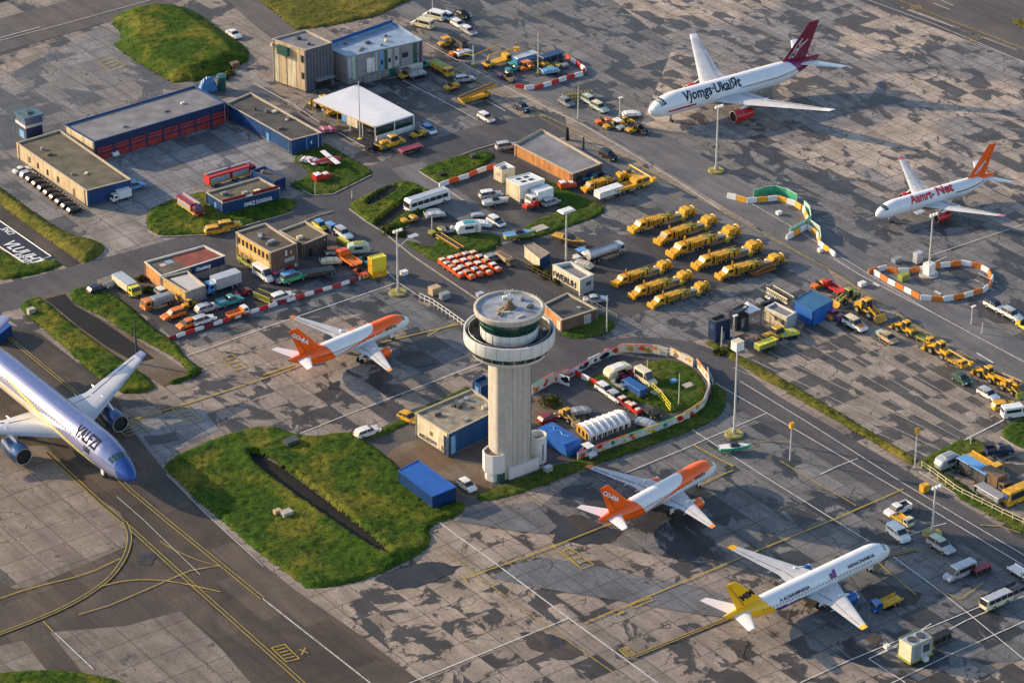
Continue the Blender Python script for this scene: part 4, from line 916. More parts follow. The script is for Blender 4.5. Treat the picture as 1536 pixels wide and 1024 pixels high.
def bld(name, label, cat, roofpx, h, walls, roofm, cap=PARA, feats=(), capw=.3, caph=.35, ext=False, clutter=0, group=None, band=None):
    """walls: material or list of four (left-front, front-right, right-back, back-left); feats: (part, side, u0, u1, z0, z1, material, proud)"""
    P = [g(x, y, h) for x, y in roofpx]
    c = sum(P, Vector())/4; c.z = 0
    t = thing(name, label, cat, c, 0, group); Q = [(p.x-c.x, p.y-c.y) for p in P]
    W_ = walls if isinstance(walls, (list, tuple)) else [walls]*4
    mb = MB()
    for i in range(4):
        a, b = Q[i], Q[(i+1) % 4]; mb.add([(*a, 0), (*b, 0), (*b, h), (*a, h)], [(0, 1, 2, 3)], W_[i])
    wall = mb.build('wall', t)
    cen = Vector((0, 0))
    def inset(d):
        out = []
        for i in range(4):
            p = Vector(Q[i]); e0 = (Vector(Q[i])-Vector(Q[i-1])).normalized(); e1 = (Vector(Q[(i+1) % 4])-Vector(Q[i])).normalized()
            n0 = Vector((-e0.y, e0.x)); n1 = Vector((-e1.y, e1.x)); k = (n0+n1); k = k/max(.3, k.dot(n0)); out.append(p+k*d)
        return out
    zrf = h-caph; I = inset(capw)
    ro = MB().add([(p.x, p.y, zrf) for p in I], [(0, 1, 2, 3)], roofm).build('roof', t)
    O = inset(-.06); pm = MB(); vs = [(p.x, p.y, h-.12) for p in O]+[(p.x, p.y, h+.06) for p in O]+[(p.x, p.y, h+.06) for p in I]+[(p.x, p.y, zrf-.02) for p in I]
    pm.add(vs, [(k*4+i, k*4+(i+1) % 4, (k+1)*4+(i+1) % 4, (k+1)*4+i) for k in range(3) for i in range(4)], cap); pm.build('parapet', t)
    for f in feats:
        nm, sd, u0, u1, z0, z1, m = f[:7]; pr = f[7] if len(f) > 7 else .06
        a, b = Vector(Q[sd]), Vector(Q[(sd+1) % 4]); d = b-a; nrm = Vector((d.y, -d.x)).normalized()
        p0 = a+d*u0; p1 = a+d*u1; q0 = p0+nrm*pr; q1 = p1+nrm*pr
        MB().slab([(p0-nrm*.02)[:], q0[:], q1[:], (p1-nrm*.02)[:]], z0, z1, m).build(nm, t)
    if h >= 3.0 and ext is False and cat not in ('container', 'tent', 'billboard', 'cabin', 'booth'):
        O2 = inset(-.05); bm_ = MB(); vs = [(p.x, p.y, 0) for p in O2]+[(p.x, p.y, .4) for p in O2]+[(q[0], q[1], .45) for q in Q]
        bm_.add(vs, [(k*4+i, k*4+(i+1) % 4, (k+1)*4+(i+1) % 4, (k+1)*4+i) for k in range(2) for i in range(4)], DGREY); bm_.build('base_course', t)
        for sd, u in ((0, .03), (0, .97), (1, .985)):
            a, b = Vector(Q[sd]), Vector(Q[(sd+1) % 4]); d = b-a; nrm = Vector((d.y, -d.x)).normalized(); p = a+d*u+nrm*.12
            MB().tube((p.x, p.y, 0), (p.x, p.y, h-.1), .09, GREYP, n=6).build('downpipe', t)
    rr = random.Random(len(label)*31+int(h*100))
    for k in range(clutter):
        u, v = rr.uniform(.15, .85), rr.uniform(.15, .85)
        p = (I[0]*(1-u)+I[1]*u)*(1-v)+(I[3]*(1-u)+I[2]*u)*v; s1, s2 = rr.uniform(.5, 1.6), rr.uniform(.4, 1.1)
        MB().rbox(p, (s1, s2, rr.uniform(.25, .8)), BB+rr.choice((0, 0, .6)), rr.choice((STEEL, DGREY, CREAM, RGREY, BROWNP)), zrf).build('roof_vent', t)
    t_info[t.name] = (Q, h, c); return t
t_info = {}
def face_text(t, side, u, z, s, m, size, off=.1, **k):
    Q, h, c = t_info[t.name]; a, b = Vector((*Q[side], 0)), Vector((*Q[(side+1) % 4], 0))
    return flat_text(s, m, t, a+(b-a)*u+Vector((0, 0, z)), b-a, (0, 0, 1), size, off=off, **k)
feats = [('door', 1, .02+k*.123, .135+k*.123, .1, 3.3, DOORR) for k in range(8)]+[('post', 1, .137+k*.123, .147+k*.123, 0, 3.6, DBLUE, .2) for k in range(7)]+[('fascia', 1, 0, 1, 3.6, 5.25, WDBL, .12), ('door_stripe', 1, .03, .98, 1.5, 1.9, WDBL, .1), ('door_stripe', 1, .03, .98, 2.6, 2.85, WDBL, .1), ('mural', 0, .02, .98, .2, 2.0, WBLUE, .05)]
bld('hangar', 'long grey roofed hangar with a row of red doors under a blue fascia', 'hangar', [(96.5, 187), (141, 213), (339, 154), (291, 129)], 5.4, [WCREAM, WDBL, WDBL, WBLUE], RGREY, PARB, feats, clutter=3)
tan_b = bld('office_building', 'long low tan building with brown flat roof beside the row of dark cars', 'building', [(24.5, 214), (130, 286), (197, 269), (90, 195)], 4.4, [WTAN, WBLUE, WTAN, WTAN], ROLIVE, PARA,
    [('window', 0, u, u+.025, 1.3, 2.8, GLASS) for u in (.17, .29, .43, .58)]+[('door', 0, .80, .825, .1, 2.5, BROWNP)], clutter=4)
bld('hangar_wing', 'low blue annexe with dark flat roof running out from the hangar', 'building', [(339, 155), (437, 210.5), (483, 199), (376, 139)], 4.1, [WBLUE, WBLUE, WBLUE, WBLUE], RDARK, PARA,
    [('door', 0, .2, .25, .1, 2.4, DBLUE), ('door', 0, .62, .66, .1, 2.4, SKYB), ('sign_board', 0, .02, .08, 1.2, 2.6, PURPLE), ('drain_pipe', 1, .48, .5, .1, 4, SKYB, .12), ('drain_pipe', 1, .86, .875, .1, 4, WWHITE, .12), ('notice', 1, .62, .66, 1.8, 2.6, WWHITE)], clutter=6)
# lookout cabin with glazed top
lk = thing('lookout_tower', 'small dark lookout tower with blue glazed top behind the tan building', 'lookout tower', g(46, 205), BB)
MB().box(-2.3, 2.3, -2.3, 2.3, 0, 4.0, WDBL).build('base', lk); MB().box(-2.6, 2.6, -2.6, 2.6, 3.7, 4.4, SILVER).build('balcony', lk)
MB().box(-2.5, 2.5, -2.5, 2.5, 4.4, 6.2, GLASSB, .15, .15).build('window', lk); MB().box(-2.8, 2.8, -2.8, 2.8, 6.2, 6.6, mat('lookout_roof', (.06, .13, .17), .4, var=.4)).build('roof', lk); MB().box(-.8, .8, -.8, .8, 6.6, 7.0, DGREY).build('hatch', lk)
MB().box(-2.35, -2.25, -1.2, 1.2, .4, 2.4, SKYB).build('door', lk)
# control office, two blocks
cb = bld('office_building', 'tall cream and dark clad office block at the top of the yard', 'building', [(408, 58.5), (458, 75.5), (498, 64), (458, 45)], 12, [WTAN, WCORR, WCORR, WTAN], RGREY, PARA,
    [('window', 0, .86, .94, 8.2, 10.2, GLASS), ('window', 0, .86, .94, 3.6, 5.4, GLASS), ('wall_panel', 0, .04, .18, .4, 9.0, WCREAM, .05), ('wall_panel', 0, .22, .42, .4, 8.6, WTAN, .1), ('wall_panel', 0, .45, .7, .4, 8.6, WCREAM, .05), ('green_box', 0, .2, .52, 8.8, 11.2, DGREEN, .9), ('canopy', 1, .3, .95, 3.0, 3.3, GREYP, 1.6), ('shutter', 1, .35, .9, .1, 2.9, BLACKP, .05), ('floodlight', 0, .0, .05, 10.2, 11.0, CREAM, .8)], clutter=2)
pan = [('wall_panel', 1, .0, .05, 2.2, 8, SILVER), ('wall_panel', 1, .06, .10, 1.6, 8, PALEGREEN), ('wall_panel', 1, .13, .22, 2.2, 7.9, GREYP), ('wall_panel', 1, .25, .36, 2.6, 6.6, WWHITE, .1), ('wall_panel', 1, .37, .39, 2.6, 7.9, PALEGREEN), ('wall_panel', 1, .43, .47, 2.4, 7.9, SKYB), ('window', 1, .435, .465, 4, 5.2, DBLUE, .1), ('wall_panel', 1, .49, .525, 2.4, 7.9, DGREEN), ('wall_panel', 1, .53, .58, 2.4, 7.9, SILVER), ('window', 1, .535, .57, 4.2, 5.4, DBLUE, .1), ('wall_panel', 1, .62, .68, 2.6, 7.9, SILVER), ('window', 1, .63, .66, 4.4, 5.6, DBLUE, .1),
       ('wall_panel', 1, .71, .86, 2.6, 7.9, GREYP), ('window', 1, .72, .80, 4.6, 6, GLASS, .1), ('wall_panel', 1, .87, .92, 2.4, 7.9, DGREEN, .08), ('wall_panel', 1, .95, .99, 2.2, 7.9, PURPLE), ('plinth_wall', 1, .2, .42, .1, 2.0, WGREY, .5), ('plinth_wall', 1, .68, .99, .1, 2.2, PARW, .4), ('door', 1, .55, .63, .1, 2.3, DGREEN, .15)]
bld('office_building', 'wide office block with blue grey roof and coloured wall panels', 'building', [(487, 70), (521, 85.5), (634, 60.5), (591, 33.5)], 8.3, [WGREY, WGREY, WGREY, WGREY], RBLUEG, RBLUEG, pan+[('roof_rail', 3, .02, .98, 8.3, 9.2, BLUE, .1)], clutter=7)
# white canopy
cn = thing('canopy_shelter', 'white roofed open canopy shelter with yellow props beside the office block', 'canopy', g(547, 180), 0); cc_ = g(547, 180)
hC = 4.2; CP = [g(x, y, hC)-cc_ for x, y in ((469.5, 150), (562.6, 190), (620.5, 172), (535.5, 126.6))]
ridge = (CP[0]+CP[3])/2; mb = MB(); k = MB().slab([(p.x, p.y) for p in CP], hC-.35, hC, TARPW); k.build('canopy_roof', cn)
cen = sum(CP, Vector())/4; mb = MB(); mb.add([(p.x*.985+cen.x*.015, p.y*.985+cen.y*.015, hC+.01) for p in CP]+[(cen.x-(CP[1]-CP[0]).x*.28, cen.y-(CP[1]-CP[0]).y*.28, hC+.25), (cen.x+(CP[1]-CP[0]).x*.28, cen.y+(CP[1]-CP[0]).y*.28, hC+.25)], [(0, 1, 5, 4), (1, 2, 5), (2, 3, 4, 5), (3, 0, 4)], TARPW); mb.build('canopy_top', cn)
for i in range(6):
    p = CP[0].lerp(CP[1], i/5); MB().tube((p.x, p.y, 0), (p.x, p.y, hC-.3), .13, YELLOW2 if i < 3 else WHITE).build('post', cn)
for u in (.5, 1): p = CP[1].lerp(CP[2], u); MB().tube((p.x, p.y, 0), (p.x, p.y, hC-.3), .15, WHITE).build('post', cn)
for u in (.3, .6): p = CP[3].lerp(CP[2], u); MB().tube((p.x, p.y, 0), (p.x, p.y, hC-.3), .13, WHITE).build('post', cn)
a, b = CP[1], CP[2]; d = (b-a); nn = Vector((d.y, -d.x, 0)).normalized()
MB().slab([(a+d*.03)[:2], (a+d*.97)[:2], (a+d*.97-nn*.25)[:2], (a+d*.03-nn*.25)[:2]], 0, 1.5, WHITE).build('low_wall', cn)
MB().slab([(a+d*.03-nn*.05)[:2], (a+d*.97-nn*.05)[:2], (a+d*.97-nn*.12)[:2], (a+d*.03-nn*.12)[:2]], 1.5, 2.6, GLASSG).build('glass_screen', cn)
d = CP[1]-CP[0]; nn = Vector((d.y, -d.x, 0)).normalized(); a = CP[0]
MB().slab([(a+d*.55+nn*.1)[:2], (a+d*.72+nn*.1)[:2], (a+d*.72-nn*.05)[:2], (a+d*.55-nn*.05)[:2]], 1.6, 3.8, WCREAM).build('side_screen', cn); MB().slab([(a+d*.47+nn*.1)[:2], (a+d*.545+nn*.1)[:2], (a+d*.545-nn*.05)[:2], (a+d*.47-nn*.05)[:2]], 2.0, 3.8, SKYB).build('side_screen', cn)
MB().slab([(a+nn*.06)[:2], (a+d*.99+nn*.06)[:2], (a+d*.99+nn*.01)[:2], (a+nn*.01)[:2]], hC-.5, hC-.1, TAN).build('edge_beam', cn)
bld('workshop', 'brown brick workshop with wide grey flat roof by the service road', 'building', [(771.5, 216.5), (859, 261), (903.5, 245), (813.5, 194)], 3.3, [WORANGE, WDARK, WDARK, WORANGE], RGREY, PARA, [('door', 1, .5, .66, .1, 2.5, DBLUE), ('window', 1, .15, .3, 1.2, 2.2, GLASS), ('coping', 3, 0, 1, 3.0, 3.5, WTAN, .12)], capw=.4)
ow = bld('workshop', 'orange walled workshop with partly red roof beside the main road', 'building', [(216.5, 392.5), (242, 414), (338, 383.5), (306, 368)], 4.0, [WORANGE, WGREY, WGREY, WORANGE], RBROWN, PARW, [('sign_board', 1, .46, .98, 2.0, 3.9, WDBL, .15), ('sign_board', 1, .50, .76, 2.1, 3.8, WBLUE, .2), ('garage_door', 1, .62, .94, .1, 1.8, WGREY, .1)])
Q, h, c = t_info[ow.name]; I = [Vector(q) for q in Q]
def roofpatch(t, quad, m, z, nm='roof_patch'):
    Q = [Vector(q) for q in t_info[t.name][0]]
    P = [(Q[0]*(1-u)+Q[1]*u)*(1-v)+(Q[3]*(1-u)+Q[2]*u)*v for u, v in quad]
    return MB().add([(p.x, p.y, z) for p in P], [(0, 1, 2, 3)], m).build(nm, t)
roofpatch(ow, [(.04, .42), (.96, .42), (.96, .97), (.04, .97)], RRED, 3.67); roofpatch(ow, [(.3, .15), (.45, .15), (.45, .24), (.3, .24)], RPALE, 3.68); roofpatch(ow, [(.2, .26), (.42, .26), (.42, .37), (.2, .37)], RBLUEG, 3.68)
face_text(ow, 1, .53, 2.5, 'Oustioy', TXT_W, 1.2, off=.24, bold=.05)
oa = bld('workshop_annexe', 'orange walled annexe with pale roof sheet in front of the workshop', 'building', [(242, 415.5), (279.5, 438), (308, 428), (281, 406)], 3.9, [WYEL, WGREY, WGREY, WYEL], RBROWN, PARA, [('window', 0, .72, .76, 1.2, 2.4, BROWNP), ('door', 1, .4, .55, .1, 2.3, WGREY), ('plinth', 0, .8, .98, .05, .7, WBROWN)])
roofpatch(oa, [(.12, .22), (.94, .22), (.94, .97), (.12, .97)], RPALE, 3.6)
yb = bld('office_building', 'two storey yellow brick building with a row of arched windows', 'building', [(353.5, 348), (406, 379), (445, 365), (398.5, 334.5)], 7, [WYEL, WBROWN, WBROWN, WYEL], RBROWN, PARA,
    [('window', 0, .06+k*.115, .12+k*.115, 4.6, 6.1, GLASS) for k in range(8)]+[('string_course', 0, 0, 1, 3.6, 3.85, WCREAM, .12)]+[('window', 0, .12+k*.13, .2+k*.13, 1.5, 2.6, BROWNP) for k in range(4)]+[('notice', 1, .55, .62, 4.8, 6.2, WWHITE), ('notice', 1, .75, .78, 5.0, 5.8, WWHITE), ('window', 1, .52, .88, 3.2, 4.1, SILVER), ('window', 1, .25, .5, .9, 1.9, SILVER), ('door', 1, .55, .8, .1, 1.9, DRED), ('sign_board', 1, .9, .97, 1.4, 2.0, WWHITE)], clutter=4)
bld('store_building', 'dark flat roofed store joined to the yellow brick building', 'building', [(418, 346), (455, 366.5), (491, 351.5), (457.5, 332)], 3.8, [WDARK, WDARK, WDARK, WDARK], ROLIVE, PARA, [('coping', 2, 0, 1, 3.4, 3.9, WTAN, .15), ('lamp', 1, .85, .88, 2.6, 3.0, WWHITE, .25), ('door', 1, .2, .35, .1, 2.2, BLACKP)], clutter=1)
fb = bld('fire_building', 'blue walled building on the grass island with white lettering', 'building', [(308.5, 288.5), (334, 304.5), (420, 282.5), (388, 266)], 3.3, [WBLUE, WBLUE, WBLUE, WBLUE], ROLIVE, PARA, [('door', 0, .5, .62, .1, 2.2, SKYB), ('red_sign', 1, .0, .42, 3.2, 4.1, DRED, .02), ('red_sign', 1, .52, .97, 3.2, 4.2, DRED, .02)], clutter=3)
face_text(fb, 1, .36, .9, 'OMKZ DOOSAR', TXT_W, 1.3, bold=.04, sx=.8); face_text(fb, 1, .40, 3.4, 'ONTI', TXT_W, .7, bold=.05)
bld('shed', 'small dark roofed blue shed behind the lettered blue building', 'shed', [(376, 256), (412, 272), (428, 265.5), (397, 249)], 3.0, [WBLUE, WDBL, WDBL, WBLUE], RDARK, PARB, [('door', 1, .3, .7, .1, 2.2, DBLUE)], clutter=1)
bt = bld('store_building', 'brown brick hut with orange end wall right behind the tower', 'building', [(815, 456), (843.5, 480), (895.8, 463), (851, 439)], 3.2, [WORANGE, WBROWN, WBROWN, WBROWN], RDARK, PARA, [('door', 1, .62, .82, .1, 2.6, SILVER), ('door', 0, .72, .9, .1, 2.3, WCREAM)], clutter=1)
gb = bld('utility_building', 'beige and blue utility building with worn chippings roof left of the tower', 'building', [(622.5, 619), (673, 650.5), (752, 612), (708, 583)], 5.6, [WCREAM, WBLUE, WBLUE, WCREAM], RSTONE, PARA, [('door', 0, .86, .99, .1, 4.6, WDBL, .1), ('vent', 0, .44, .52, 2.6, 3.5, BROWNP), ('vent', 0, .78, .83, .6, 1.8, BROWNP), ('louvre', 1, .04, .12, .5, 4.6, SKYB)], clutter=9)
face_text(gb, 0, .12, .8, 'AKUIIOYY', TXT_D, 1.3, bold=.03)
bld('shed', 'small blue shed tucked behind the tower shaft', 'shed', [(709, 571), (722, 580), (742, 572), (726, 562)], 3.0, WBLUE, WDBL, PARB, [('door', 0, .3, .7, .1, 2.2, SKYB)])
CONT = ribbed_mat('container_blue', (.008, .1, .42), (.006, .075, .34), .5, 0)
def container(label, quad, h, m, mtop=None, name='shipping_container', cat='container', doors=True, group=None, doorm=DBLUE, plain=True):
    t = bld(name, label, cat, quad, h, m, mtop or m, mtop or m, [('corner_post', s, u, u+.03, 0, h, doorm, .05) for s in (0, 1) for u in (0, .97)]+([('door', 1, .05, .49, .15, h-.2, doorm, .06), ('door', 1, .51, .95, .15, h-.2, doorm, .06)] if doors else []), capw=.12, caph=.06, group=group); return t
container('bright blue shipping container on the grass in front of the tower', [(597.7, 705), (648.6, 744.5), (683.8, 730), (627.7, 689.5)], 3.3, DBLUE, CONT)
container('blue roofed container half out of the frame at the left edge', [(-30, 497), (-2, 502), (17, 487), (-2, 476)], 2.6, DBLUE, CONT, doors=False)
bq = container('square blue marquee tent beside the line of yellow loaders', [(1191, 451), (1219.5, 466.5), (1249.5, 450), (1216, 435)], 4.0, TARPB, mat('tarp_teal', (.03, .13, .27), .5, var=.3), name='marquee', cat='tent', doors=False)
wc = bld('site_cabin', 'white site cabin with grey roof left of the blue marquee', 'cabin', [(1147.5, 461), (1180, 476), (1194, 468.5), (1163, 453)], 3.2, [WCREAM, SILVER, SILVER, WCREAM], RGREY, PARW, [('window', 0, .45, .55, 1.2, 2.2, BROWNP), ('window', 0, .78, .9, 1.0, 2.2, BROWNP)])
for lb, qd, h, w_, rf in (('dark teal booth standing at the corner of the parking ground', [(1063, 478), (1074, 483), (1096, 477), (1084, 470)], 5.2, WDBL, RDARK), ('dark booth with grey canopy next to the teal booth', [(1095, 465), (1106, 469), (1124, 459), (1113, 455)], 4.6, BLACKP, RGREY)):
    bld('control_booth', lb, 'booth', qd, h, [w_, w_, w_, w_], rf, DGREY, [('door', 1, .35, .6, .1, 2.3, GREYP), ('window', 0, .2, .8, 3.0, 4.2, GLASSB), ('skirt', 0, 0, 1, .05, .5, DGREY, .25)])
sh = thing('shade_sail', 'grey fabric canopy stretched beside the dark booths', 'canopy', g(1132, 478), 0); c0 = g(1132, 478); P = [g(x, y, 4.0)-c0 for x, y in ((1107, 463), (1123, 470), (1142, 464), (1121, 452))]
MB().add([tuple(p) for p in P]+[(sum(p.x for p in P)/4, sum(p.y for p in P)/4, 4.7)], [(0, 1, 4), (1, 2, 4), (2, 3, 4), (3, 0, 4)], TARPW).build('fabric', sh)
for p in P: MB().tube((p.x, p.y, 0), (p.x, p.y, 4.0), .08, DGREY).build('post', sh)
c1 = bld('site_cabin', 'large white cabin with four dark rooflights near the brown workshop', 'cabin', [(759, 268), (780, 279), (817, 269), (795, 259)], 4.4, [WCREAM, WHITE, WHITE, WHITE], WHITE, WHITE, [('wall_panel', 0, .1, .85, .9, 4.0, WCREAM, .05), ('skirt', 1, 0, 1, .1, .8, GREYP, .04), ('window', 1, .3, .36, 2, 3, SILVER)], capw=.15, caph=.08)
for u, v in ((.3, .35), (.3, .65), (.65, .35), (.65, .65)): roofpatch(c1, [(u-.1, v-.1), (u+.1, v-.1), (u+.1, v+.1), (u-.1, v+.1)], GLASS, 4.36, 'rooflight')
bld('site_cabin', 'small cream square cabin at the end of the orange and white barriers', 'cabin', [(740.5, 249.5), (753, 256), (772.5, 251), (757, 242.5)], 3.4, [WCREAM, CREAM, CREAM, CREAM], WHITE, PARW, [('door', 1, .2, .4, .1, 2.2, TAN), ('window', 0, .3, .7, 1.4, 2.4, PARA)], clutter=1, capw=.2, caph=.1)
wr = bld('site_cabin', 'white open topped cabin with dark lettering on its side near the brick hut', 'cabin', [(829, 397), (870, 420), (890.5, 411.5), (856, 392)], 4.0, [WCREAM, SILVER, SILVER, WCREAM], RGREY, PARW, [('window', 1, .45, .8, 1.8, 2.8, DGREY), ('base_frame', 0, .05, .95, .05, .9, DGREY, .04), ('window', 0, .02, .07, 1.4, 2.6, DGREY)], capw=.45, caph=.7)
face_text(wr, 0, .1, 1.3, 'WERUH', TXT_D, 2.2, bold=.03, sx=.95)
container('cream store container with a brown roof beside the fenced yard', [(785.5, 368), (810.5, 388), (825, 379.5), (800, 364)], 2.9, [WCREAM, WDBL, WDBL, WCREAM], mat('roof_rust_grey', (.3, .24, .19), .8, var=.35), doors=True)
yel = bld('advertising_box', 'bright yellow box billboard standing at the road edge', 'billboard', [(551.5, 385.5), (558, 389), (579.5, 384), (573, 379.5)], 5.0, YELLOW, LEMON, LEMON, [('panel', 1, .03, .97, 1.6, 4.9, LEMON, .05)], capw=.1, caph=.05)
# ------------------------------------------------------------------ vehicles and equipment: each kind is a list of (part, mesh, sub-parts)
def wheel_mb(r, w_, dbl=False):
    mb = MB(); mb.tube((0, -w_/2, 0), (0, w_/2, 0), r, TYRE, n=14); mb.tube((0, -w_/2-.02, 0), (0, w_/2+.02, 0), r*.55, RIM, n=10); return mb
class Kit:
    def __init__(s): s.p = []
    def part(s, nm, mb, loc=(0, 0, 0), sub=()): s.p.append((nm, mb.mesh(nm) if isinstance(mb, MB) else mb, loc, list(sub))); return s
    def wheels(s, xs, y, r=.34, w_=.24):
        me = wheel_mb(r, w_).mesh('wheel')
        for x in xs:
            for sy in (-1, 1): s.p.append(('wheel', me, (x, sy*y, r), []))
        return s
    def lamps(s, xf, xr, y, zf, zr_=None, b=.16):
        f = MB().box(-.05, .05, -b, b, -.08, .08, LIGHTW).mesh('headlight'); q = MB().box(-.04, .04, -b*.7, b*.7, -.09, .09, LIGHTR).mesh('tail_light')
        for sy in (-1, 1): s.p.append(('headlight', f, (xf, sy*y, zf), [])); s.p.append(('tail_light', q, (xr, sy*y, zr_ or zf), []))
        return s
def car(col, kind='estate', roofc=None, bonnet=None):
    k = Kit(); rc = roofc or col
    if kind == 'estate': rear, rb, fr, ft, h, L = -2.15, -1.85, 1.05, .25, 1.46, 2.2
    elif kind == 'hatch': rear, rb, fr, ft, h, L = -1.85, -1.45, 1.1, .3, 1.5, 1.95
    elif kind == 'saloon': rear, rb, fr, ft, h, L = -1.55, -.95, 1.0, .2, 1.42, 2.25
    elif kind == 'suv': rear, rb, fr, ft, h, L = -2.2, -2.0, 1.0, .35, 1.8, 2.35
    e = .18 if kind == 'suv' else 0
    k.part('body', MB().prof([(-L, .3+e), (-L-.05, .62+e), (-L+.08, .95+e), (rear+.1, .99+e), (fr, .97+e), (L-.35, .8+e), (L, .62+e), (L, .3+e)], 1.8, col, .12))
    k.part('bonnet', MB().add([(fr+.08, -.78, .985+e), (fr+.08, .78, .985+e), (L-.38, .70, .83+e), (L-.38, -.70, .83+e)], [(3, 2, 1, 0)], bonnet or col))
    k.part('window', MB().prof([(rear, .96+e), (rb, h-.05), (ft, h-.04), (fr, .96+e)], 1.66, GLASS, .06, top=.8))
    k.part('roof', MB().prof([(rb-.08, h-.09), (rb+.05, h), ((rb+ft)/2, h+.04), (ft-.05, h), (ft+.1, h-.07)], 1.38, rc, .1))
    k.part('sill', MB().box(-L+.1, L-.1, -.885, .885, .24+e, .42+e, BLACKP)); k.part('number_plate', MB().box(-L-.075, -L-.03, -.26, .26, .5+e, .62+e, LEMON))
    for sy in (-1, 1): k.part('pillar', MB().tube((-.45, sy*.83, .96+e), (-.5, sy*.68, h-.03), .05, col, n=4)); k.part('mirror', MB().box(fr-.35, fr-.2, sy*.95-.08, sy*.95+.08, .98+e, 1.1+e, col))
    return k.wheels((-1.35, 1.35), .82, .33+e*.3).lamps(L, -L-.04, .66, .66+e, .8+e)
def van(col, h=2.3, L=2.7, stripe=None):
    k = Kit()
    k.part('body', MB().prof([(-L, .35), (-L-.02, 1.2), (-L+.06, h), (L-1.75, h), (L-1.0, 1.3), (L-.1, 1.0), (L, .7), (L, .35)], 1.95, col, .12))
    k.part('windscreen', MB().add([(L-1.67, -.82, h-.1), (L-1.67, .82, h-.1), (L-.98, .88, 1.34), (L-.98, -.88, 1.34)], [(0, 1, 2, 3)], GLASS), (.05, 0, .03))
    for sy in (-1, 1):
        k.part('side_window', MB().add([(L-1.85, sy*.985, h-.2), (L-1.1, sy*.985, 1.35), (L-2.0, sy*.985, 1.35)], [(0, 1, 2)] if sy < 0 else [(2, 1, 0)], GLASS))
        k.part('side_window', MB().box(-L+.4, L-2.2, sy*.985-.01, sy*.985+.01, 1.35, h-.35, GLASS))
    k.part('rear_window', MB().box(-L-.03, -L+.02, -.75, .75, 1.3, h-.3, GLASSB))
    if stripe: k.part('stripe', MB().box(-L+.1, L-.8, -.99, .99, .8, 1.05, stripe))
    return k.wheels((-1.6, 1.7), .86, .36).lamps(L, -L-.03, .75, .8, 1.0)
def coach(col=WHITE, L=5.4, h=2.9):
    k = Kit()
    k.part('body', MB().prof([(-L, .4), (-L-.02, 1.5), (-L+.15, h), (L-.35, h), (L, 1.4), (L, .4)], 2.5, col, .15))
    k.part('roof_panel', MB().box(-L+.4, L-.7, -1.0, 1.0, h, h+.12, SILVER, .1, .1))
    k.part('windscreen', MB().add([(L-.33, -1.1, h-.25), (L-.33, 1.1, h-.25), (L+.02, 1.1, 1.3), (L+.02, -1.1, 1.3)], [(0, 1, 2, 3)], GLASS), (.04, 0, 0))
    for sy in (-1, 1):
        for i in range(6): k.part('side_window', MB().box(-L+.5+i*1.6, -L+1.95+i*1.6, sy*1.26-.015, sy*1.26+.015, 1.5, 2.4, GLASS))
    k.part('rear_window', MB().box(-L-.03, -L+.02, -1.0, 1.0, 1.2, 2.4, GLASS))
    return k.wheels((-L+2, L-1.8), 1.12, .48, .3).lamps(L, -L-.03, .95, .8)
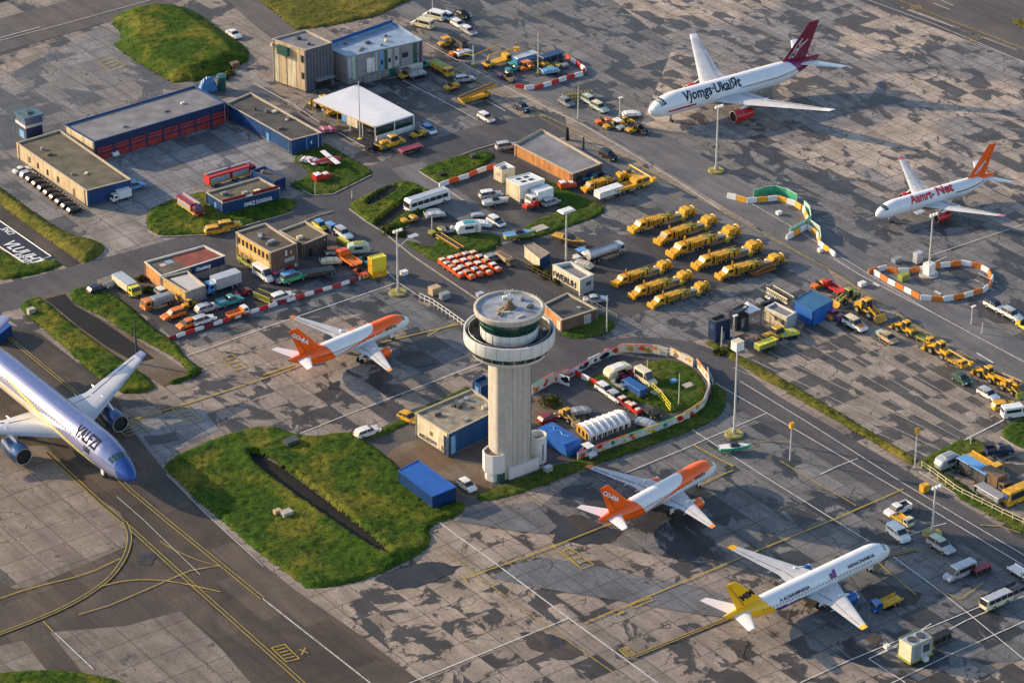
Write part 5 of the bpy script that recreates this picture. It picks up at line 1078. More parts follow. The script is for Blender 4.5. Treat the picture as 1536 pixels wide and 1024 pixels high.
def truck(col, body='box', bcol=WHITE, L=3.6, top=None, h=3.1):
    k = Kit(); c0 = L-1.7
    k.part('chassis', MB().box(-L, L-.2, -.5, .5, .55, .85, DGREY))
    k.part('cab', MB().prof([(c0, .6), (c0, 2.35), (L-.35, 2.4), (L-.05, 1.5), (L, .9), (L, .55)], 2.2, col, .12))
    k.part('windscreen', MB().add([(L-.33, -.95, 2.25), (L-.33, .95, 2.25), (L-.05, 1.0, 1.5), (L-.05, -1.0, 1.5)], [(0, 1, 2, 3)], GLASS), (.04, 0, 0))
    for sy in (-1, 1): k.part('side_window', MB().box(c0+.35, L-.45, sy*1.11-.015, sy*1.11+.015, 1.45, 2.1, GLASS))
    b = MB()
    if body == 'box': b.box(-L-.1, c0-.15, -1.2, 1.2, .9, h, bcol); k.part('box_body', b); k.part('rear_door', MB().box(-L-.14, -L-.1, -1.1, 1.1, 1, h-.1, GREYP)); k.part('roof_sheet', MB().box(-L-.1, c0-.15, -1.2, 1.2, h, h+.05, top or bcol))
    elif body == 'flat':
        k.part('flatbed', b.box(-L-.1, c0-.15, -1.2, 1.2, .9, 1.1, bcol))
        for sy in (-1, 1): k.part('side_board', MB().box(-L-.1, c0-.15, sy*1.2-.04, sy*1.2+.04, 1.1, 1.5, bcol))
        k.part('headboard', MB().box(c0-.22, c0-.15, -1.2, 1.2, 1.1, 2.2, bcol))
    elif body == 'tip':
        P = [(-L-.3, 1.9), (-L+.1, 1.0), (c0-.3, 1.0), (c0-.2, 2.2), (-L-.3, 2.1)]; k.part('tipper_body', MB().prof(P, 2.4, bcol, .08)); k.part('load', MB().box(-L+.1, c0-.45, -1.0, 1.0, 2.1, 2.3, top or BROWNP, .3, .3))
    elif body == 'tank':
        k.part('tank', b.tube((-L, 0, 1.9), (c0-.2, 0, 1.9), 1.05, bcol, n=16))
        for x in (-L+.3, -L/2+.2, c0-.6): k.part('tank_band', MB().tube((x-.06, 0, 1.9), (x+.06, 0, 1.9), 1.09, STEEL, n=16))
        k.part('walkway', MB().box(-L+.3, c0-.5, -.25, .25, 2.9, 3.0, DGREY))
    elif body == 'fire':
        k.part('box_body', b.box(-L-.1, c0-.1, -1.2, 1.2, .7, 2.7, col)); k.part('ladder', MB().box(-L, L-.8, .2, .7, 2.75, 2.95, STEEL))
        for sy in (-1, 1): k.part('locker_shutter', MB().box(-L+.2, c0-.4, sy*1.21-.02, sy*1.21+.02, 1.1, 2.3, SILVER))
        k.part('light_bar', MB().box(c0+.5, c0+.8, -.8, .8, 2.4, 2.6, BLUE)); k.part('stripe', MB().box(-L, L-.6, -1.23, 1.23, .75, .95, LEMON))
    elif body == 'stairs':
        P = [(-L-.8, .9), (-L-.8, 1.2), (c0+1.2, 4.3), (L, 4.3), (L, 4.0), (c0+1.3, 4.0)]; k.part('stairs', MB().prof(P, 1.5, bcol, .05))
        for sy in (-1, 1): k.part('handrail', MB().path([(-L-.8, sy*.75, 2.1), (c0+1.2, sy*.75, 5.2), (L, sy*.75, 5.2)], .05, STEEL))
    elif body == 'boom':
        k.part('flatbed', b.box(-L-.1, c0-.15, -1.2, 1.2, .9, 1.3, bcol)); k.part('boom', MB().path([(-L+.6, 0, 1.3), (-L+1.2, 0, 3.2), (L+1.8, 0, 3.0)], .18, bcol)); k.part('basket', MB().box(L+1.6, L+2.6, -.6, .6, 2.4, 3.2, bcol)); k.part('turret', MB().tube((-L+.8, 0, 1.3), (-L+.8, 0, 2.0), .6, DGREY, n=12))
    return k.wheels((-L+.9, -L+2.0, L-1.1) if L > 3.4 else (-L+1, L-1.1), 1.0, .48, .32).lamps(L, -L-.12, .85, .85)
def pickup(col, bed=BLACKP):
    k = Kit()
    k.part('body', MB().prof([(-2.55, .4), (-2.55, 1.05), (1.2, 1.05), (2.3, .92), (2.45, .6), (2.4, .4)], 1.85, col, .1))
    k.part('window', MB().prof([(-.6, 1.03), (-.4, 1.65), (.7, 1.65), (1.3, 1.03)], 1.68, GLASS, .06, top=.82)); k.part('roof', MB().prof([(-.45, 1.62), (-.35, 1.75), (.65, 1.75), (.8, 1.62)], 1.42, col, .1))
    k.part('load_bed', MB().box(-2.45, -.7, -.78, .78, 1.04, 1.09, bed))
    for sy in (-1, 1): k.part('bed_rail', MB().box(-2.5, -.65, sy*.86-.06, sy*.86+.06, 1.05, 1.35, col))
    k.part('tailgate', MB().box(-2.55, -2.45, -.86, .86, 1.05, 1.35, col))
    return k.wheels((-1.55, 1.55), .84, .38).lamps(2.43, -2.57, .7, .75)
def sweeper(col=YELLOW, col2=YELLOW2):
    k = Kit()
    k.part('chassis', MB().box(-8.4, 7.6, -.6, .6, .7, 1.05, DGREY))
    k.part('plough_blade', MB().prof([(8.2, .15), (9.0, .35), (9.0, 1.5), (8.5, 1.7), (8.35, 1.0)], 3.0, col, .15)); k.part('plough_arm', MB().box(7.2, 8.5, -.5, .5, .6, 1.0, DGREY))
    k.part('cab', MB().prof([(4.9, .8), (4.9, 3.0), (6.6, 3.05), (7.1, 2.0), (7.9, 1.8), (8.0, .8)], 2.5, col, .15))
    k.part('windscreen', MB().add([(6.62, -1.1, 2.9), (6.62, 1.1, 2.9), (7.1, 1.15, 2.0), (7.1, -1.15, 2.0)], [(0, 1, 2, 3)], GLASS), (.05, 0, 0))
    for sy in (-1, 1): k.part('side_window', MB().box(5.3, 6.5, sy*1.26-.015, sy*1.26+.015, 2.0, 2.75, GLASS))
    k.part('beacon', MB().tube((5.3, .6, 3.0), (5.3, .6, 3.35), .15, ORANGE)); k.part('exhaust_stack', MB().tube((4.5, -.7, 1.2), (4.5, -.7, 4.3), .22, col)); k.part('air_filter', MB().tube((4.4, .6, 1.2), (4.4, .6, 3.5), .3, col2))
    k.part('engine_housing', MB().prof([(1.2, .9), (1.2, 2.7), (4.1, 2.9), (4.2, .9)], 2.4, col, .05))
    for i in range(5): k.part('vent_slot', MB().box(1.5+i*.52, 1.72+i*.52, -1.23, 1.23, 1.25, 2.5, BLACKP))
    k.part('hopper', MB().prof([(-3.0, 1.0), (-3.0, 2.2), (.2, 2.8), (1.1, 2.6), (1.1, 1.0)], 2.3, col2, .06)); k.part('hopper_lid', MB().box(-2.4, .6, -.8, .8, 2.5, 2.75, OLIVE, .3, .2))
    for i in range(3): k.part('hose', MB().path([(-3.2-i*.7, .7-i*.7, 1.1), (-2.6-i*.6, .6-i*.6, 2.4), (-.8, .2-i*.2, 2.7)], .12, (DGREY, col2, BLACKP)[i]))
    for x in (.2, -1.2, 4.25): k.part('body_gap', MB().box(x-.14, x+.14, -1.21, 1.21, 1.05, 2.62, BLACKP))
    k.part('tow_frame', MB().prof([(-6.2, 1.0), (-6.2, 1.5), (-3.0, 1.7), (-3.0, 1.0)], 1.4, GREYP, .1))
    k.part('blower_unit', MB().prof([(-8.4, 1.1), (-8.4, 2.6), (-7.4, 3.1), (-5.9, 2.9), (-5.7, 1.1)], 2.6, col, .06)); k.part('brush_drum', MB().tube((-6.3, -2.1, .62), (-5.0, 2.1, .62), .6, OLIVE, n=14)); k.part('brush_hood', MB().prof([(-6.5, .7), (-6.3, 1.4), (-5.3, 1.5), (-4.9, .8)], 3.9, col2, .15))
    for i in range(4): k.part('access_panel', MB().box(-2.6+i*.95, -2.0+i*.95, -1.17, 1.17, 1.2, 1.75+.1*i, (BROWNP, DGREY, col, BROWNP)[i]))
    for i in range(5): k.part('fitting', MB().box(-8.1+i*.55, -7.8+i*.55, -1.33, 1.33, 1.3+.2*(i % 2), 1.9+.3*(i % 3), (BLACKP, col2, BROWNP)[i % 3]))
    for y in (-.7, .7): k.part('walkway_rail', MB().path([(-2.8, y, 3.0), (.4, y, 3.2), (3.9, y, 3.3)], .06, col2))
    k.part('auger_ring', MB().path([(-8.9, 1.3*math.cos(q*.785), 1.7+1.2*math.sin(q*.785)) for q in range(9)], .22, col, n=6))
    k.part('rear_wing', MB().prof([(-9.0, .8), (-9.0, 2.0), (-8.6, 2.2), (-8.5, .8)], 3.3, col, .1))
    return k.wheels((6.4, 2.4, 1.1, -7.3, -8.3), 1.1, .55, .4).lamps(8.02, -9.03, .9, 1.3)
def loader(col=YELLOW, col2=YELLOW2, big=1.0):
    k = Kit()
    k.part('engine_cover', MB().prof([(-3.1, .9), (-3.0, 2.0), (-1.0, 2.2), (-1.0, .9)], 1.9, col, .15)); k.part('front_frame', MB().box(-.9, 1.8, -.7, .7, .8, 1.3, col2)); k.part('counterweight', MB().box(-3.4, -3.0, -.95, .95, .7, 1.6, DGREY))
    k.part('cab', MB().prof([(-1.2, 1.2), (-1.1, 3.2), (.1, 3.2), (.35, 1.2)], 1.5, GLASS, .08)); k.part('cab_roof', MB().box(-1.25, .25, -.85, .85, 3.2, 3.4, col, .1, .1))
    for sx, sy in ((-1.15, .72), (-1.15, -.72), (.2, .72), (.2, -.72)): k.part('cab_post', MB().tube((sx, sy, 1.2), (sx*.97, sy, 3.2), .07, col, n=4))
    for sy in (-.55, .55): k.part('lift_arm', MB().prof([(.5, 1.9), (.7, 2.3), (2.6, 1.5), (3.3, .8), (3.0, .6), (2.4, 1.2)], .28, col, .05, yc=sy))
    k.part('bucket', MB().prof([(2.9, .2), (3.1, 1.3), (3.3, 1.35), (3.5, .5), (4.3, .25), (4.2, .12)], 2.7, col2, .08)); k.part('ram', MB().tube((.9, 0, 1.4), (3.0, 0, 1.1), .1, STEEL)); k.part('exhaust_stack', MB().tube((-2.2, .5, 2.0), (-2.2, .5, 2.9), .09, DGREY))
    return k.wheels((-2.0, 1.4), 1.0, .75, .5).lamps(1.85, -3.42, .5, 1.2, 1.3, .12)
def tug(col, col2=DGREY, canopy=None):
    k = Kit()
    k.part('body', MB().prof([(-1.7, .35), (-1.7, .95), (-.6, 1.0), (-.3, .85), (.5, .85), (.7, 1.15), (1.7, 1.05), (1.8, .35)], 1.5, col, .1)); k.part('seat', MB().prof([(-.55, .85), (-.6, 1.6), (-.4, 1.6), (-.3, 1.05), (.1, 1.0), (.1, .85)], 1.1, BLACKP, .05)); k.part('steering_wheel', MB().tube((.35, .3, 1.2), (.42, .3, 1.25), .2, BLACKP)); k.part('bumper', MB().box(1.75, 1.95, -.7, .7, .4, .7, col2)); k.part('tow_hitch', MB().box(-2.0, -1.7, -.1, .1, .4, .6, DGREY))
    if canopy:
        k.part('canopy', MB().box(-1.0, .9, -.75, .75, 2.0, 2.1, canopy))
        for sx, sy in ((-.95, .7), (-.95, -.7), (.85, .7), (.85, -.7)): k.part('canopy_post', MB().tube((sx, sy, .9), (sx, sy, 2.0), .04, DGREY, n=4))
    return k.wheels((-1.05, 1.15), .66, .36).lamps(1.82, -1.72, .5, .85, .8, .1)
def pushback(col=YELLOW):
    k = Kit()
    k.part('body', MB().prof([(-3.4, .35), (-3.4, 1.1), (-.9, 1.3), (2.6, 1.3), (3.5, 1.0), (3.6, .35)], 2.5, col, .15)); k.part('cab', MB().prof([(-.2, 1.28), (-.1, 2.3), (1.6, 2.35), (2.2, 1.28)], 1.8, GLASS, .1, top=.9)); k.part('cab_roof', MB().box(-.2, 1.7, -.8, .8, 2.33, 2.5, col, .1, .1)); k.part('deck', MB().box(-3.2, -.6, -1.0, 1.0, 1.2, 1.33, DGREY)); k.part('equipment_box', MB().box(-2.6, -1.2, -.6, .6, 1.3, 1.8, col, .1, .1)); k.part('bumper', MB().box(3.5, 3.75, -1.1, 1.1, .4, .8, BLACKP)); k.part('hazard_stripe', MB().box(-3.45, -3.38, -1.15, 1.15, .5, .9, BLACKP))
    return k.wheels((-2.1, 2.1), 1.1, .5, .4).lamps(3.6, -3.44, .9, .8)
def conveyor(col=YELLOW, L=4.0):
    k = Kit()
    k.part('chassis', MB().prof([(-L, .4), (-L, .9), (L-.6, .95), (L-.3, .4)], 1.7, col, .1)); k.part('belt_frame', MB().prof([(-L-.6, 1.0), (-L-.6, 1.35), (L+1, 2.3), (L+1, 1.95)], 1.3, col, .06)); k.part('belt', MB().add([(-L-.5, -.5, 1.42), (L+.9, -.5, 2.36), (L+.9, .5, 2.36), (-L-.5, .5, 1.42)], [(0, 1, 2, 3)], BLACKP)); k.part('cab', MB().box(L-2.2, L-1.0, .35, 1.0, .95, 1.8, DGREY)); k.part('ram', MB().tube((L-2.4, 0, .8), (L-1, 0, 1.9), .1, STEEL))
    for sy in (-1, 1): k.part('guard_rail', MB().path([(-L-.5, sy*.62, 1.6), (L+.9, sy*.62, 2.6)], .05, col))
    return k.wheels((-L+1, L-1.2), .8, .36).lamps(L-.3, -L-.02, .6, .7, .7, .1)
def trailer(col, top=None, L=3.2, h=2.3, deck=.8):
    k = Kit()
    k.part('deck', MB().box(-L, L, -1.15, 1.15, deck-.15, deck, DGREY)); k.part('drawbar', MB().tube((L, 0, deck-.1), (L+1.5, 0, .5), .08, DGREY))
    k.part('cover', MB().box(-L+.05, L-.05, -1.15, 1.15, h-.1, h, top or col, .05, .05))
    for sx in (-L+.1, -L/3, L/3, L-.1):
        for sy in (-1.08, 1.08): k.part('post', MB().tube((sx, sy, deck), (sx, sy, h-.1), .05, STEEL, n=4))
    k.part('load', MB().box(-L+.3, L-.4, -.9, .9, deck, h-.5, col, .1, .1)); k.part('end_board', MB().box(-L-.03, -L+.03, -1.1, 1.1, deck, h-.2, col))
    return k.wheels((-L+.8, L-.8), .95, .36)
def cart(col=RED, load=WHITE):
    k = Kit()
    k.part('frame', MB().box(-1.5, 1.5, -.75, .75, .4, .6, col)); k.part('body', MB().prof([(-1.5, .6), (-1.55, 1.3), (-.2, 1.35), (-.1, .9), (.1, .9), (1.4, 1.0), (1.5, .6)], 1.5, col, .1)); k.part('cover', MB().box(-1.35, -.35, -.6, .6, 1.33, 1.42, load, .05, .05)); k.part('deck', MB().box(.3, 1.1, -.45, .45, 1.0, 1.12, load, .05, .05)); k.part('windscreen', MB().box(-.16, -.1, -.6, .6, .95, 1.3, GLASS)); k.part('drawbar', MB().tube((1.5, 0, .5), (2.1, 0, .35), .06, DGREY))
    return k.wheels((-1.0, 1.0), .68, .28, .2)
def lattice(col=ORANGE, L=4.5):
    k = Kit()
    for sy in (-.8, .8):
        for z in (.35, 1.35): k.part('chord', MB().tube((-L, sy, z), (L, sy, z), .12, col))
        b = MB(); n_ = 9
        for i in range(n_): x = -L+2*L*i/n_; b.tube((x, sy, .35), (x+L/n_, sy, 1.35), .07, col, n=5); b.tube((x+L/n_, sy, 1.35), (x+2*L/n_, sy, .35), .07, col, n=5)
        k.part('bracing', b)
    for i in range(10): x = -L+2*L*i/9; k.part('rung', MB().tube((x, -.8, 1.35), (x, .8, 1.35), .08, BROWNP))
    k.part('belt', MB().box(-L+.1, L-.1, -.5, .5, .9, 1.0, DGREY))
    return k
def caravan(col=WHITE, top=None):
    k = Kit()
    k.part('body', MB().prof([(-2.4, .5), (-2.6, 1.3), (-2.2, 2.2), (-1, 2.5), (1.4, 2.5), (2.2, 2.0), (2.4, 1.2), (2.2, .5)], 2.1, col, .25)); k.part('roof_panel', MB().box(-1.2, 1.2, -.7, .7, 2.5, 2.62, top or SILVER, .1, .1)); k.part('window', MB().box(-1.0, .8, -1.07, 1.07, 1.4, 2.0, GLASS)); k.part('door', MB().box(1.0, 1.6, -1.08, -1.05, .6, 2.1, SILVER)); k.part('drawbar', MB().tube((2.2, 0, .6), (3.4, 0, .5), .08, DGREY))
    return k.wheels((-.2,), 1.0, .34)
def boat(col=WHITE, deck=CREAM, L=2.8):
    k = Kit()
    rings = []
    for x, w_, z0 in ((-L, .75, .5), (-L*.4, .95, .4), (L*.3, .85, .42), (L*.8, .4, .6), (L, .05, .8)): rings.append([(x, -w_, 1.2), (x, -w_*.6, z0), (x, w_*.6, z0), (x, w_, 1.2)])
    k.part('hull', MB().loft(rings, col)); k.part('deck', MB().add([(-L, -.7, 1.22), (-L*.4, -.88, 1.22), (L*.3, -.78, 1.22), (L*.9, 0, 1.24), (L*.3, .78, 1.22), (-L*.4, .88, 1.22), (-L, .7, 1.22)], [(0, 1, 2, 3, 4, 5, 6)], deck)); k.part('cabin', MB().prof([(-1, 1.2), (-.8, 1.8), (.3, 1.7), (.8, 1.2)], 1.1, GLASS, .1, top=.8)); k.part('trailer_frame', MB().box(-L*.8, L*.9, -.4, .4, .3, .42, STEEL))
    return k.wheels((-.5,), .8, .3)
def genset(col=CREAM):
    k = Kit()
    k.part('housing', MB().box(-2.2, 2.2, -1.5, 1.5, .5, 3.6, SILVER)); k.part('end_panel', MB().box(-2.3, -2.2, -1.5, 1.5, .5, 3.6, col)); k.part('fan_grille', MB().tube((-.9, 0, 3.6), (-.9, 0, 3.8), .8, DGREY, n=16)); k.part('fan_grille', MB().tube((1.0, 0, 3.6), (1.0, 0, 3.8), .8, DGREY, n=16)); k.part('door', MB().box(-1.6, -.2, -1.54, -1.5, .7, 3.2, GREYP)); k.part('pipework', MB().path([(2.4, -1, .6), (2.4, -1, 3.4), (2.4, 1, 3.4)], .12, OLIVE)); k.part('skid', MB().box(-2.5, 2.5, -1.6, 1.6, .2, .5, OLIVE)); k.part('vent', MB().box(.3, 1.7, -1.54, -1.5, 1.4, 2.8, DGREY))
    for sy in (-1.55, 1.55): k.part('frame_rail', MB().path([(-2.3, sy, .3), (-2.3, sy, 3.65), (2.3, sy, 3.65), (2.3, sy, .3)], .08, OLIVE))
    return k
def lightplane():
    k = Kit()
    k.part('fuselage', MB().loft([[(x, r*math.cos(a*math.pi/5), z+r*math.sin(a*math.pi/5)) for a in range(10)] for x, r, z in ((4.2, .15, 1.3), (3.9, .55, 1.3), (2.0, .8, 1.4), (0, .85, 1.5), (-2.5, .45, 1.7), (-4.6, .15, 2.0))], RED))
    for sy in (-1, 1): k.part('wing', MB().prof([(2.0, 2.2), (1.7, 2.34), (.4, 2.28), (.4, 2.2)], 4.4, WHITE, .1, yc=sy*2.4))
    k.part('tail_fin', MB().prof([(-3.6, 1.9), (-4.4, 3.2), (-5.0, 3.2), (-4.7, 1.9)], .14, PINK, .03)); k.part('tailplane', MB().prof([(-3.8, 2.0), (-3.9, 2.1), (-4.8, 2.08), (-4.8, 2.0)], 3.2, WHITE, .06)); k.part('windscreen', MB().prof([(.2, 1.9), (.5, 2.3), (1.6, 2.3), (2.3, 1.75)], 1.3, GLASS, .08)); k.part('propeller', MB().box(4.2, 4.28, -.08, .08, .3, 2.3, DGREY)); k.part('stripe', MB().box(-2.3, 2.0, -.87, .87, 1.42, 1.56, WHITE))
    return k.wheels((2.9,), .9, .28, .16)
def dolly(col=WHITE, net=SILVER):
    k = Kit()
    k.part('deck', MB().box(-2.2, 2.2, -.95, .95, .45, .6, DGREY)); k.part('load', MB().prof([(-2.0, .6), (-1.9, 1.15), (-.6, 1.35), (1.2, 1.2), (1.95, .9), (2.0, .6)], 1.75, col, .2)); k.part('cover_strap', MB().box(-1.1, -.95, -.9, .9, .6, 1.36, net)); k.part('cover_strap', MB().box(.5, .65, -.9, .9, .6, 1.3, net)); k.part('tow_bar', MB().tube((2.2, 0, .5), (3.3, 0, .4), .06, DGREY)); k.part('end_rail', MB().path([(-2.2, -.9, .6), (-2.2, -.9, 1.3), (-2.2, .9, 1.3), (-2.2, .9, .6)], .05, STEEL))
    return k.wheels((-1.5, 1.5), .8, .28, .2)
KITS = {'dolly': dolly, 'car': car, 'van': van, 'coach': coach, 'truck': truck, 'pickup': pickup, 'sweeper': sweeper, 'loader': loader, 'tug': tug, 'pushback': pushback, 'conveyor': conveyor, 'trailer': trailer, 'cart': cart, 'lattice': lattice, 'caravan': caravan, 'boat': boat, 'genset': genset, 'lightplane': lightplane}
NAMES = {'dolly': ('cargo_dolly', 'dolly', 'cargo dollies'), 'car': ('parked_car', 'car', 'cars parked around the airfield'), 'van': ('parked_van', 'van', 'vans parked around the airfield'), 'coach': ('coach', 'coach', None), 'truck': ('service_truck', 'truck', 'service trucks'), 'pickup': ('pickup_truck', 'pickup', 'pickup trucks'), 'sweeper': ('snow_sweeper', 'snow sweeper', 'yellow snow sweepers parked in rows'), 'loader': ('wheel_loader', 'loader', 'yellow wheel loaders'), 'tug': ('baggage_tug', 'tug', 'small tugs'), 'pushback': ('pushback_tractor', 'tractor', 'low tow tractors'), 'conveyor': ('belt_loader', 'belt loader', 'belt loaders'), 'trailer': ('covered_trailer', 'trailer', 'covered trailers'), 'cart': ('equipment_cart', 'cart', 'orange red carts parked in rows'), 'lattice': ('lattice_conveyor', 'conveyor', None), 'caravan': ('caravan', 'caravan', 'caravans'), 'boat': ('small_boat', 'boat', 'small boats on trailers'), 'genset': ('plant_unit', 'machine', None), 'lightplane': ('light_aircraft', 'aircraft', None)}
CACHE = {}
def put(kind, args, px, py, hd, label, scale=1.12, name=None, cat=None, group=None, kw=None):
    key = (kind, tuple(getattr(a, 'name', a) for a in args), tuple(sorted((k, getattr(v, 'name', v)) for k, v in (kw or {}).items())))
    if key not in CACHE: CACHE[key] = KITS[kind](*args, **(kw or {})).p
    n0, c0, g0 = NAMES[kind]
    t = thing(name or n0, label, cat or c0, g(px, py), head(hd), group or g0); t.scale = scale if isinstance(scale, tuple) else (scale,)*3
    for nm, me, loc, sub in CACHE[key]:
        o = link(nm, me, t); o.location = loc
    return t
